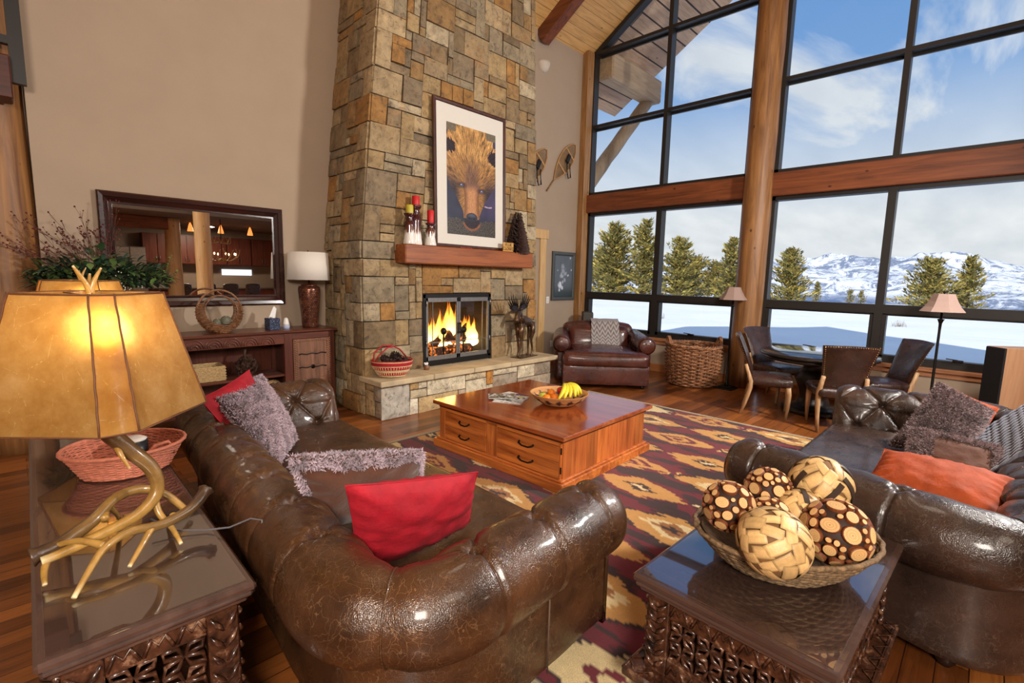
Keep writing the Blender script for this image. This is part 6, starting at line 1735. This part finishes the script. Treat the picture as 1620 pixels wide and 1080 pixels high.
# small print on the right wall
t = thing('framed_print', 'small slate grey framed print with white blossom shapes near the corner timber', 'framed picture', (7.415, YB - .034, 1.19))
def blossom(u, v):
    c = hue(srgb(84, 90, 98), 1 + .12 * nz(u * 5, v * 5)); c = tuple(lerp(a, b_, sst(.35, 0, v)) for a, b_ in zip(c, srgb(52, 64, 66)))
    for (x, y, r, k) in ((.32, .28, .13, 1), (.42, .22, .08, .9), (.28, .16, .06, 1), (.38, .5, .10, .5), (.48, .62, .14, .35), (.44, .74, .10, .3), (.60, .56, .08, .4), (.74, .52, .05, .9), (.92, .66, .04, .9), (.16, .64, .03, .7), (.55, .4, .08, .4), (.85, .95, .05, .8), (.45, .36, .06, .6)):
        d = sqrt(((u - x)) ** 2 + ((v - y) * 1.3) ** 2) / r + .5 * nz(u * 22, v * 22, x)
        if d < 1: c = tuple(lerp(a, b_, k * min(1, (1 - d) * 2)) for a, b_ in zip(c, srgb(214, 218, 232)))
    return c
M_slate = simple('slate_grey_frame', srgb(74, 76, 74), .5, var=.06)
frame_parts(t, .69, .91, .062, .030, M_slate, simple('dark_mat', srgb(40, 42, 44), .8), (-.27, .27, .075, .835), blossom, 60, 90, 'print')

# ---------------------------------------------------------------- mantel ornaments
MZ = 1.9515
def mat_drip():
    t = NT('dripped_glaze'); tc = t.n('TexCoord'); sp = t.n('SeparateXYZ'); t.L(tc.outputs['Object'], sp.inputs[0])
    d = t.noise(t.co((70, 70, 6)), 1., 3, .5); h = t.math('ADD', t.math('MULTIPLY', sp.outputs[2], 4.2), t.math('MULTIPLY', d, -.9))
    t.set(color=t.ramp(h, [(.0, srgb(232, 226, 218)), (.10, srgb(224, 216, 208)), (.16, srgb(120, 72, 50)), (.5, srgb(66, 26, 24))]), rough=.15, coat=.6); return t.m
M_drip = mat_drip()
M_cred = simple('red_wax', srgb(196, 26, 30), .5, var=.04); M_cyel = simple('olive_yellow_wax', srgb(190, 172, 58), .5, var=.04)
def candle(label, x, y, hh, hc, mat, s=1.):
    t = thing('candle_holder', label[0], 'candle holder', (x, y, MZ), 0, 'glazed candle holders on the mantel')
    k = hh
    b = MB(); b.lathe([(.052 * s, 0), (.054 * s, .01), (.048 * s, .05 * k / .3), (.040 * s, .12 * k / .3), (.046 * s, .18 * k / .3), (.044 * s, .21 * k / .3), (.026 * s, .235 * k / .3), (.034 * s, .25 * k / .3), (.026 * s, .262 * k / .3), (.044 * s, .285 * k / .3), (.05 * s, k), (0, k)], 28)
    b.build('glazed_body', M_drip, t)
    c = thing('candle', label[1], 'candle', (x, y, MZ + hh + .0005), 0, 'pillar candles on the mantel')
    b = MB(); b.lathe([(.030 * s, 0), (.031 * s, .004), (.031 * s, hc - .004), (.028 * s, hc), (.012, hc - .004), (0, hc - .005)], 24); b.build('wax', mat, c)
    b = MB(); b.tube([(0, 0, hc - .006), (.001, 0, hc + .008)], .0015, 5); b.build('wick', M_iron, c)
candle(('middle sized brown and white glazed candle holder on the mantel, left front', 'olive yellow pillar candle on the left front holder'), 3.272, 4.845, .345, .095, M_cyel, 1.4)
candle(('tallest brown and white glazed candle holder, behind the yellow candle', 'red pillar candle on the tallest holder'), 3.385, 4.885, .45, .105, M_cred, 1.4)
candle(('shortest brown and white glazed candle holder, beside the bear frame', 'tall red pillar candle on the shortest holder next to the bear frame'), 3.555, 4.83, .26, .15, M_cred, 1.3)
t = thing('pinecone_tree', 'dark conical tree made of pine cone scales at the right end of the mantel', 'ornament', (5.09, 4.87, MZ))
b = MB(); k = 0
for f_ in [i / 26 for i in range(26)]:
    R = .175 * (1 - f_) ** .85 + .022; z = .02 + .55 * f_; n = max(6, int(R * 130))
    for j in range(n): a = 2 * pi * j / n + k * .37; scale_leaf(b, (cos(a) * R * .72, sin(a) * R * .72 * .75, z), (cos(a), sin(a) * .8, -.5 + .25 * sin(j * 3 + k)), .062 * (1 - .4 * f_), .3)
    k += 1
b.build('cone_scales', simple('dark_pinecone', srgb(62, 40, 34), .7, var=.35, scale=30, bump=.3), t)
b = MB(); b.tube([(0, 0, 0), (0, 0, .55)], [.10, .008], 14); b.build('core', M_iron, t)
def textmesh(txt, size, depth=.0015):
    cu = bpy.data.curves.new('lettering', 'FONT'); cu.body = txt; cu.size = size; cu.extrude = depth; cu.align_x = 'CENTER'; cu.align_y = 'CENTER'; cu.space_line = .9
    o = bpy.data.objects.new('lettering', cu); COL.objects.link(o); bpy.context.view_layer.update()
    me = bpy.data.meshes.new_from_object(o.evaluated_get(bpy.context.evaluated_depsgraph_get())); bpy.data.objects.remove(o); return me
t = thing('wooden_sign', 'small wooden sign with dark letters standing on the mantel by the pine cone tree', 'sign', (4.83, 4.795, MZ))
b = MB(); b.box((-.10, -.006, 0), (.10, .006, .118), bev=.002); b.build('board', wood('sign_wood', srgb(176, 124, 56), srgb(216, 166, 88), .5, axis=0, scale=3), t)
me = textmesh('FLUE\nCLOSED', .058); me.materials.append(M_iron); o = bpy.data.objects.new('lettering', me); COL.objects.link(o); o.parent = t; o.location = (0, -.0075, .06); o.rotation_euler = (pi / 2, 0, 0)
b = MB(); b.tube([(-.09, 0, .115), (-.02, .03, .16), (.06, .05, .175)], .0015, 5); b.build('string', M_iron, t)
b = MB()
for k in range(16): b.ball((-.09 + .012 * k, .006 * sin(k * 1.3), .007), .007, 8, 6)
tag(b.build('bead_garland', simple('red_beads', srgb(150, 26, 26), .4), loc=(4.11, 4.825, MZ)), 'short string of red beads lying on the mantel in front of the bear frame', 'garland')

# ---------------------------------------------------------------- on the hearth
HZ = .4525
M_strw = simple('cream_straw', srgb(222, 196, 150), .8, var=.15, scale=60, bump=.3); M_strr = simple('red_straw', srgb(178, 30, 40), .75, var=.15, scale=60, bump=.3)
t = thing('striped_basket', 'round red and cream striped straw basket of pine cones on the hearth', 'basket', (3.0, 4.80, HZ))
pf = lambda v: (.15 + .085 * sin(v * pi * .52), .01 + .185 * v); rows = 20
for nm, m, sel in (('cream_coil', M_strw, lambda k: k in (0, 1, 6, 7, 8, 13, 18)), ('red_coil', M_strr, lambda k: k not in (0, 1, 6, 7, 8, 13, 18))):
    b = MB()
    for k in range(rows):
        if sel(k):
            R, z = pf((k + .5) / rows); b.tube([(R * cos(a), R * .88 * sin(a), z + .004 * sin(a * 2)) for a in [2 * pi * i / 60 for i in range(60)]], .0062, 6, closed=True)
    b.build(nm, m, t)
b = MB()
for k in range(44):
    a = 2 * pi * k / 44
    for (v0, v1) in ((.10, .30), (.46, .64)):
        b.tube([((pf(v)[0] + .006) * cos(a), (pf(v)[0] + .006) * .88 * sin(a), pf(v)[1]) for v in (v0, v1)], .004, 5)
b.build('cream_stitch', M_strw, t, kind='stuff')
b = MB(); b.tube([(-.225, .0, .17), (-.215, -.05, .25), (-.10, -.06, .34), (.0, -.03, .345), (.10, .0, .30), (.215, .03, .19)], .008, 6); b.tube([(-.23, .02, .18), (-.2, .05, .28), (-.09, .06, .35), (.02, .02, .345)], .008, 6); b.build('handle', M_strr, t)
b = MB(); b.lathe([(0, .008), (.15, .008), (.225, .13), (0, .13)], 30, sy=.88); b.build('basket_floor', M_strw, t)
rnd = random.Random(5)
for k, (x, y, z, r, tl) in enumerate([(-.10, -.07, .15, .06, .4), (.02, -.10, .15, .062, -.3), (.12, -.05, .15, .058, .8), (-.04, .04, .17, .06, 1.2), (.08, .05, .18, .06, -.9), (.02, -.03, .215, .062, .2), (-.09, .0, .20, .05, -1.1)]):
    b = MB(); pinecone(b, (0, 0, -.04), r, .10, 64); b.ball((0, 0, 0), r * .45, 10, 8, (1, 1, 1.3))
    o = b.build('pine_cone', bpy.data.materials['dark_pinecone'], loc=(3.0 + x, 4.80 + y, HZ + z), rot=(tl, tl * .5, k))
    tag(o, 'dark pine cone in the red striped basket', 'pine cone', 'pine cones in the striped basket')
t = thing('crystal_jar', 'tiny brown jar topped with white crystals beside the fire doors', 'jar', (3.52, 4.86, HZ))
b = MB(); b.lathe([(.03, 0), (.036, .01), (.034, .05), (.028, .055), (0, .055)], 18); b.build('jar_body', simple('brown_glass', srgb(128, 84, 58), .25), t)
b = MB(); rnd = random.Random(2)
for k in range(9): b.ball((rnd.uniform(-.022, .022), rnd.uniform(-.02, .02), .065 + rnd.random() * .02), .013, 5, 4)
b.build('crystals', simple('white_crystal', srgb(240, 240, 244), .15), t, kind='stuff')
# moose sculpture
M_brz = (lambda t: (t.set(color=t.ramp(t.noise(t.co(), 8, 4), [(.3, srgb(64, 46, 34)), (.7, srgb(128, 100, 78))]), rough=.3, metal=.75), t.m)[1])(NT('patinated_metal'))
t = thing('moose_sculpture', 'brown metal moose sculpture with wide antlers on the right end of the hearth', 'sculpture', (5.16, 4.80, HZ), radians(8))
b = MB(); b.box((-.15, -.10, 0), (.28, .10, .012), bev=.003); b.build('base_plate', M_brz, t)
b = MB()
b.tube([(-.10, 0, .52), (-.02, 0, .54), (.08, 0, .53), (.18, 0, .50), (.24, 0, .46)], [.06, .085, .078, .07, .045], 16, sq=.75)
b.tube([(-.03, 0, .53), (-.08, -.01, .60), (-.11, -.02, .66), (-.15, -.03, .655), (-.20, -.05, .60), (-.235, -.06, .555), (-.25, -.065, .535)], [.085, .065, .052, .05, .038, .036, .028], 14, sq=.8)
b.tube([(-.13, -.02, .60), (-.13, -.02, .545), (-.125, -.02, .50)], [.02, .014, .004], 8)
for (x, y, s) in ((-.09, -.045, -.02), (-.05, .045, .03), (.19, -.04, .02), (.23, .04, -.01)):
    back = x > .1
    b.tube([(x, y, .50), (x + (.03 if back else 0), y, .36), (x + (-.01 if back else .01), y, .25), (x + s, y, .12), (x + s, y, .03), (x + s - .02, y, .012)], [.045, .034, .019, .014, .014, .020], 10)
for s in (-1, 1): b.tube([(-.11, s * .03 - .01, .69), (-.10, s * .06 - .01, .72)], [.014, .004], 6)
b.build('moose_body', M_brz, t)
for s in (-1, 1):
    b = MB(); rt_ = V((-.12, -.02 + s * .02, .69)); axs = V((.55 * s + .0, -.12 * s, 0))
    ax = V((s * 1., .15 * s, 0)).normalized()
    p1 = rt_ + ax * .10 + V((0, 0, .02)); p2 = rt_ + ax * .22 + V((0, 0, .06))
    b.tube([rt_, p1], [.013, .02], 8)
    # palm plate with tines
    out = [rt_ + ax * .06 + V((0, 0, -.005)), rt_ + ax * .15 + V((0, 0, -.012)), rt_ + ax * .25 + V((0, 0, .02)), rt_ + ax * .27 + V((0, 0, .07)), rt_ + ax * .18 + V((0, 0, .085)), rt_ + ax * .09 + V((0, 0, .06))]
    th = V((0, .006, 0)); i0 = [b.vert(p - th) for p in out]; i1 = [b.vert(p + th) for p in out]; b.face(i0); b.face(i1[::-1])
    for q in range(6): b.face((i0[q], i1[q], i1[(q + 1) % 6], i0[(q + 1) % 6]))
    for (o1, z1, o2, z2) in ((.08, .05, .09, .16), (.12, .06, .15, .20), (.16, .07, .22, .23), (.20, .075, .29, .23), (.24, .06, .35, .20), (.25, .04, .38, .14), (.23, .02, .34, .06)):
        b.tube([rt_ + ax * o1 + V((0, 0, z1)), rt_ + ax * lerp(o1, o2, .6) + V((0, 0, lerp(z1, z2, .45))), rt_ + ax * o2 + V((0, 0, z2))], [.013, .010, .003], 6)
    b.build('antler', simple('dark_antler_metal', srgb(40, 28, 24), .4, .6) if s < 0 else bpy.data.materials['dark_antler_metal'], t)

# ---------------------------------------------------------------- wall on the right of the chimney
M_ash = wood('bent_ash', srgb(150, 104, 56), srgb(204, 158, 100), .45, axis=2, scale=2)
def snowshoe(label, x, z):
    t = thing('snowshoe', label, 'snowshoe', (x, YB - .03, z), 0, 'snowshoes on the wall')
    # axis from tail to toe
    ax = V((.80, 0, .95)).normalized(); sd_ = V((ax.z, 0, -ax.x)); L = 1.22
    def W(f): return .0 if f < .25 else .165 * sin(pi * min(1, (f - .25) / .75) ** 1.25) ** .62
    L_ = [ax * (L * f) + sd_ * W(f) for f in [i / 44 for i in range(45)]]; R_ = [ax * (L * f) - sd_ * W(f) for f in [i / 44 for i in range(45)]]
    for q in L_ + R_: q.y -= .0
    b = MB(); b.tube(L_, .012, 7); b.tube(R_, .012, 7); b.build('bent_frame', M_ash, t)
    b = MB()
    for f in (.50, .80): w = W(f); b.beam(ax * (L * f) - sd_ * w, ax * (L * f) + sd_ * w, .03, .014, up=(0, 1, 0))
    b.build('crossbar', M_ash, t)
    b = MB(); n = 46
    for k in range(n):
        f0 = .27 + .72 * k / n
        for s in (-1, 1):
            f1 = f0 + .16
            if f1 > .99: continue
            b.tube([ax * (L * f0) + sd_ * s * W(f0), ax * (L * f1) - sd_ * s * W(f1)], .0022, 3)
    for k in range(20):
        f0 = .34 + .62 * k / 20; b.tube([ax * (L * f0) + sd_ * W(f0), ax * (L * f0) - sd_ * W(f0)], .0022, 3)
    b.build('rawhide_lacing', simple('rawhide_lace', srgb(156, 120, 76), .6) if 'rawhide_lace' not in bpy.data.materials else bpy.data.materials['rawhide_lace'], t)
    b = MB(); c = ax * (L * .70); b.box((-.045, -.05, -.10), (.045, -.01, .08), Matrix.Translation(c) @ Matrix.Rotation(radians(28), 4, 'Y'), bev=.015)
    for s in (-.04, .05): b.tube([c + V((s, -.03, -.08)), c + V((s + .01, -.03, -.22)), c + V((s + .03, -.035, -.34))], .008, 6)
    b.tube([c + V((-.03, -.03, -.28)), c + V((.0, -.04, -.36)), c + V((.06, -.04, -.33)), c + V((.05, -.04, -.27))], .008, 6)
    b.build('leather_binding', M_iron, t)
snowshoe('wooden snowshoe hanging whole on the wall right of the chimney', 6.84, 3.14)
snowshoe('wooden snowshoe half hidden behind the chimney edge', 6.02, 2.90)
t = thing('wall_sconce', 'white plaster half bowl wall sconce high beside the chimney', 'wall lamp', (6.69, YB, 5.08))
b = MB(); b.lathe([(.02, 0), (.06, .015), (.10, .06), (.125, .13), (.13, .17), (.12, .17), (.09, .06), (.0, .02)], 30, sy=.8); b.build('plaster_bowl', simple('white_plaster', srgb(206, 192, 176), .8, var=.03), t)
for (nm, x, z, w, h, l, rock) in (('light_switch', 6.99, 1.20, .075, .125, 'white double light switch plate left of the small framed print', 2), ('power_outlet', 7.14, .37, .075, .12, 'white power outlet low on the wall left of the armchair', 0)):
    t = thing(nm, l, 'wall plate', (x, YB, z)); b = MB(); b.box((-w / 2, -.007, -h / 2), (w / 2, 0, h / 2), bev=.002); b.build('cover_plate', M_white, t)
    for k in (-1, 1): b = MB(); b.box((-.013, -.011, k * .026 - .014), (.013, -.006, k * .026 + .014), bev=.002); b.build('rocker' if rock else 'socket', simple('ivory_plastic', srgb(206, 202, 194), .4) if 'ivory_plastic' not in bpy.data.materials else bpy.data.materials['ivory_plastic'], t)

# ---------------------------------------------------------------- big wicker basket, floor lamps, speakers
M_willow = simple('willow', srgb(150, 102, 68), .5, var=.55, scale=16, bump=.4, coat=.15)
t = thing('log_basket', 'tall round brown willow basket with ear handles between the armchair and the log post', 'basket', (7.40, 3.22, 0))
pf = lambda v: (.335 + .055 * sin(v * 2.2) + .02 * v, .02 + .60 * v)
b = MB()
for k in range(23):
    R, z = pf((k + .5) / 23); m = 96; ph = pi * k
    b.tube([((R + .020 * sin(12 * a + ph)) * cos(a), (R + .020 * sin(12 * a + ph)) * sin(a), z + .006 * nz(a * 3, k * 2.)) for a in [2 * pi * i / m for i in range(m)]], .0125, 6, closed=True)
b.build('woven_wall', M_willow, t)
b = MB()
for k in range(24): a = 2 * pi * k / 24 + .13; b.tube([(pf(v)[0] * cos(a), pf(v)[0] * sin(a), pf(v)[1]) for v in (0, .3, .6, 1)], .011, 6)
b.build('stake', M_willow, t, kind='stuff')
b = MB(); m = 100
for ph in (0, 2.1, 4.2): b.tube([((.405 + .018 * cos(a * 18 + ph)) * cos(a), (.405 + .018 * cos(a * 18 + ph)) * sin(a), .625 + .016 * sin(a * 18 + ph)) for a in [2 * pi * i / m for i in range(m)]], .012, 6, closed=True)
b.build('braided_rim', M_willow, t)
for s in (2.35, -.79):
    b = MB()
    for e in (-.012, .012): b.tube([((.40 + e) * cos(s + u), (.40 + e) * sin(s + u), .60 + .15 * sin(pi * (u + .26) / .52)) for u in [-.26 + .52 * i / 12 for i in range(13)]], .013, 6)
    b.build('ear_handle', M_willow, t)
b = MB(); b.lathe([(0, .01), (.33, .01), (.33, .03), (0, .03)], 30); b.build('basket_floor', M_willow, t)
def floor_lamp(label, x, y, s=1.):
    t = thing('floor_lamp', label, 'floor lamp', (x, y, 0), 0, 'floor lamps')
    b = MB(); b.box((-.13, -.13, 0), (.13, .13, .022), bev=.006); b.box((-.09, -.09, .022), (.09, .09, .042), bev=.006); b.build('base', M_iron, t)
    b = MB(); b.lathe([(.022, .04), (.03, .07), (.016, .10), (.013, .5), (.012, 1.15), (.014, 1.22), (.026, 1.255), (.034, 1.262), (.010, 1.27), (.010, 1.34)], 16); b.build('pole', M_iron, t)
    b = MB(); n = 4
    prof = [(.195, 1.345), (.155, 1.395), (.122, 1.455), (.092, 1.53)]; rings = []
    for r_, z in prof:
        ring = []
        for k in range(8):
            a = pi / 4 * k + pi / 8; rr = r_ * (1.06 if k % 2 else 1.0); ring.append(b.vert((rr * cos(a), rr * sin(a), z)))
        rings.append(ring)
    for A, B in zip(rings, rings[1:]):
        for k in range(8): b.face((A[k], A[(k + 1) % 8], B[(k + 1) % 8], B[k]))
    o = b.build('lamp_shade', simple('mushroom_fabric', srgb(160, 134, 124), .9, var=.04, scale=60) if 'mushroom_fabric' not in bpy.data.materials else bpy.data.materials['mushroom_fabric'], t); md = o.modifiers.new('s', 'SOLIDIFY'); md.thickness = .004
    b = MB(); b.lathe([(.0, 1.52), (.088, 1.525), (.0, 1.53)], 8); b.lathe([(.005, 1.53), (.014, 1.548), (.008, 1.56), (0, 1.565)], 12); b.tube([(0, 0, 1.33), (0, 0, 1.53)], .004, 6); b.build('finial', M_iron, t)
floor_lamp('slim black floor lamp with a beige shade standing in front of the big log post', 7.52, 2.73)
floor_lamp('slim black floor lamp with a beige shade near the windows behind the right sofa', 6.84, .345)
t = thing('tower_speaker', 'tall speaker with black front and pale wood side at the right edge', 'speaker', (7.2, -.24, 0), radians(-139))
b = MB(); b.box((-.11, -.17, 0), (.11, .19, 1.0), bev=.004); b.build('cabinet', wood('pale_veneer', srgb(176, 128, 92), srgb(204, 158, 122), .4, axis=2, scale=.5), t)
b = MB(); b.box((-.112, -.19, .01), (.112, -.168, .998), bev=.008); b.build('front_grille', simple('black_cloth', srgb(20, 20, 24), .8), t)
t = thing('satellite_speaker', 'small dark speaker cabinet behind the red brown armchair in the corner', 'speaker', (7.62, 5.42, 0), radians(45))
b = MB(); b.box((-.11, -.09, 0), (.11, .09, .99), bev=.005); b.build('cabinet', simple('dark_olive_cabinet', srgb(58, 52, 42), .5), t)
b = MB(); b.box((-.10, -.10, .06), (.10, -.088, .97), bev=.004); b.build('grille', simple('brown_grille', srgb(66, 58, 46), .9), t)

# ---------------------------------------------------------------- dining table and chairs
M_din = leather('chair_leather', srgb(40, 24, 20), srgb(70, 44, 36), .28)
M_ashleg = wood('pale_ash_leg', srgb(150, 112, 76), srgb(208, 168, 124), .5, axis=2, scale=1.2)
t = thing('dining_table', 'round black carved pedestal dining table with a glass top, by the windows', 'dining table', (7.02, 1.47, 0))
M_blk = simple('black_carved_wood', srgb(30, 24, 22), .3, var=.25, scale=30, bump=.4, coat=.3)
b = MB(); b.lathe([(.0, .70), (.60, .70), (.645, .712), (.65, .73), (.63, .748), (0, .748)], 64, fn=lambda a, z: 1 + (.006 * sin(a * 60) if .70 < z < .74 else 0)); b.lathe([(.0, .655), (.57, .655), (.60, .675), (.59, .70), (0, .70)], 64); b.build('table_top', M_blk, t)
b = MB(); b.lathe([(0, .749), (.64, .749), (.645, .753), (.64, .757), (0, .757)], 64); b.build('glass_top', M_sheet2, t)
b = MB(); b.lathe([(.36, 0), (.36, .05), (.30, .07), (.20, .10), (.16, .2), (.19, .32), (.24, .42), (.17, .52), (.14, .58), (.22, .64), (.30, .655)], 8); b.build('pedestal', M_blk, t)
def dining_chair(label, loc, rz):
    t = thing('dining_chair', label, 'chair', loc, rz, 'leather dining chairs at the round table')     # faces +y
    b = MB(); rbox(b, (0, .0, .43), (.25, .25, .055), .04, (12, 12, 5), (0, 0, .025), mp=lambda p, q: V((q[0] * (1 - .10 * max(0, -p[1]) ), q[1], q[2]))); b.build('seat', M_din, t)
    def bk(u, v, side):      # backrest surface
        x = (u * 2 - 1); z = lerp(.46, .965 + .012 * (1 - x * x), v); w = lerp(.205, .265, v ** 1.5)
        y = -.20 - .17 * v ** 1.3 - .045 * (1 - x * x) * v
        return V((x * w, y + side * .026 * (1 - abs(x) ** 8) * (1 - (2 * v - 1) ** 10), z))
    b = MB(); b.grid(18, 18, lambda u, v: bk(u, v, 1), flip=True); b.grid(18, 18, lambda u, v: bk(u, v, -1)); b.build('backrest', M_din, t)
    b = MB(); N_ = 22
    for i in range(N_ + 1):
        f = i / N_
        for p in (bk(.04, f, -1), bk(.96, f, -1), bk(.04 + .92 * f, .03, -1), bk(.04 + .92 * f, .97, -1)): b.ball(p + V((0, -.003, 0)), .0055, 6, 4)
    b.build('nailhead_trim', bpy.data.materials.get('nailhead_brass') or simple('nailhead_brass', srgb(190, 158, 110), .3, .8), t, kind='stuff')
    for s in (-1, 1):
        b = MB(); n = 8
        b.tube([(s * .20, -.27 - .0, .62), (s * .21, -.235, .52), (s * .215, -.20, .42), (s * .215, -.20, .34), (s * .215, -.24, .16), (s * .215, -.29, 0)], [.024, .028, .032, .032, .024, .019], 4); b.build('leg', M_ashleg, t)
        b = MB(); b.tube([(s * .21, .20, .40), (s * .21, .215, .30), (s * .21, .215, .16), (s * .21, .20, 0)], [.034, .033, .026, .016], 4); b.build('leg', M_ashleg, t)
    return t
CH = dining_chair('leather dining chair on the left side of the round table, seen from its side', (6.48, 1.84, 0), radians(-163))
dup(CH, (6.40, 1.13, 0), radians(-64), 'leather dining chair with its nailhead-trimmed back toward the room')
dup(CH, (7.36, 2.02, 0), radians(158), 'leather dining chair behind the round table beside the log post')
dup(CH, (7.20, .84, 0), radians(38), 'leather dining chair at the right of the round table, tilted back toward the windows')

# ---------------------------------------------------------------- the kitchen behind the camera, seen in the mirror
M_cab = wood('cherry_cabinet', srgb(70, 28, 16), srgb(118, 56, 34), .4, axis=2)
for k in range(5):
    x = 3.55 + k * .82
    t = thing('wall_cabinet', 'cherry wood wall cabinet in the kitchen, ' + ['leftmost of the row', 'second in the row', 'middle of the row', 'next to last of the row', 'last of the row by the window'][k], 'cabinet', (x, YK + .2, 1.8), 0, 'kitchen wall cabinets')
    b = MB(); b.box((-.4, -.19, 0), (.4, .16, .98)); b.build('body', M_cab, t)
    for s in (-1, 1):
        b = MB(); b.box((min(s * .01, s * .39), .16, .02), (max(s * .01, s * .39), .185, .96), bev=.004); d = b.build('cabinet_door', M_cab, t)
        b = MB(); b.tube([(s * .05, .20, .1), (s * .05, .20, .25)], .008, 6); b.build('handle', bpy.data.materials['steel'], d)
t = thing('kitchen_counter', 'long kitchen counter with cherry base cabinets', 'counter', (5.3, YK + .35, 0))
b = MB(); b.box((-2.2, -.33, .95), (2.3, .32, 1.0), bev=.01); b.build('worktop', M_tabt, t); b = MB(); b.box((-2.15, -.33, 0), (2.25, .28, .95)); b.build('base_cabinet', M_cab, t)
t = thing('refrigerator', 'steel refrigerator at the left of the kitchen', 'refrigerator', (2.75, YK + .40, 0))
b = MB(); b.box((-.42, -.38, 0), (.42, .32, 2.3), bev=.01); b.build('body', bpy.data.materials['steel'], t)
b = MB(); b.box((-.41, .32, .05), (-.01, .36, 2.28), bev=.01); b.build('door', bpy.data.materials['steel'], t); b = MB(); b.box((.01, .32, .05), (.41, .36, 2.28), bev=.01); b.build('door', bpy.data.materials['steel'], t)
b = MB(); b.box((5.5, YK, 1.45), (6.5, YK + .03, 1.66)); struct(b.build('window_7', (lambda t: (t.set(color=(.8, .85, .9), emis=(.8, .92, 1.), es=1.4), t.m)[1])(NT('bright_window_glass'))))
M_amb = (lambda t: (t.set(color=srgb(200, 90, 40), emis=(1., .28, .06), es=1.6), t.m)[1])(NT('amber_glass'))
for k, x in enumerate((4.05, 4.88, 5.74)):
    t = thing('pendant_lamp', 'amber glass pendant lamp in the kitchen, ' + ['left', 'middle', 'right'][k] + ' of three', 'pendant lamp', (x, -6, 2.78), 0, 'kitchen pendant lamps')
    b = MB(); b.lathe([(.085, 0), (.07, .08), (.045, .18), (.012, .27)], 20, cap=False); b.build('glass_shade', M_amb, t)
    b = MB(); b.tube([(0, 0, .26), (0, 0, .27)], .02, 8); b.build('cord_holder', M_iron, t)
M_bulb2 = (lambda t: (t.set(color=(1, .9, .7), emis=(1., .75, .4), es=6.), t.m)[1])(NT('candle_bulb_glass'))
t = thing('antler_chandelier', 'antler chandelier with small candle bulbs over the kitchen island', 'chandelier', (4.35, -4.1, 2.0), 0)
b = MB(); b.tube([(0, 0, -.1), (0, 0, 1.04)], .012, 6); b.build('stem', M_iron, t)
for k in range(8):
    a = k * pi / 4; b = MB(); antler(b, [(0, 0, -.05), (.2 * cos(a), .2 * sin(a), -.12), (.42 * cos(a), .42 * sin(a), .02), (.46 * cos(a + .2), .46 * sin(a + .2), .22)], .022, .006); antler(b, [(.1 * cos(a), .1 * sin(a), .4), (.22 * cos(a + .3), .22 * sin(a + .3), .38), (.25 * cos(a), .25 * sin(a), .55)], .016, .005); b.build('antler', M_ant, t)
    b = MB(); b.ball((.36 * cos(a), .36 * sin(a), .08), .018, 8, 6, (1, 1, 2)); b.build('candle_bulb', M_bulb2, t)
M_pale = wood('pale_peeled_log', srgb(206, 156, 96), srgb(238, 200, 146), .5, axis=2, scale=.7, knots=True, bump=.3)
logpost('log_post', 'bright peeled log post reflected in the middle of the mirror', 3.60, -2.9, 0, 5.9, .19, seed=21, mat=M_pale)
logpost('log_post', 'peeled log post reflected left of the middle of the mirror', 3.42, -5.2, 0, 3.04, .20, seed=25, mat=M_pale)
b = MB(); b.box((XL, -5.35, 2.72), (3.42, -5.05, 3.04), bev=.01); struct(b.build('trim_4', M_beamx))
for k, x in enumerate((3.7, 4.35, 5.0, 5.65)):
    t = thing('bar_stool', 'dark leather bar stool at the kitchen counter, ' + ['first', 'second', 'third', 'last'][k] + ' from the refrigerator', 'stool', (x, -5.9, 0), 0, 'bar stools at the counter')
    b = MB(); rbox(b, (0, 0, .68), (.21, .20, .05), .04, (8, 8, 4)); b.build('seat', M_din, t)
    b = MB(); rbox(b, (0, .21, .98), (.22, .035, .20), .03, (8, 4, 8), (0, 0, .03)); b.build('backrest', M_din, t)
    for sx in (-1, 1):
        for sy in (-1, 1): b = MB(); b.tube([(sx * .17, sy * .16, .64), (sx * .19, sy * .18, 0)], .02, 4); b.build('leg', M_blk, t)
lamp('AREA', 'kitchen_fill', (4.6, -6.6, 3.0), 75, (1, .8, .6), to=(4.6, -6.6, 0), shape='DISK', size=.5)  # added fill that brightens the kitchen in the mirror, no fitting
lamp('AREA', 'hall_light', (-2.2, 7.2, 5.6), 40, (1, .95, .9), to=(-2.2, 7.2, 0), shape='DISK', size=.8)
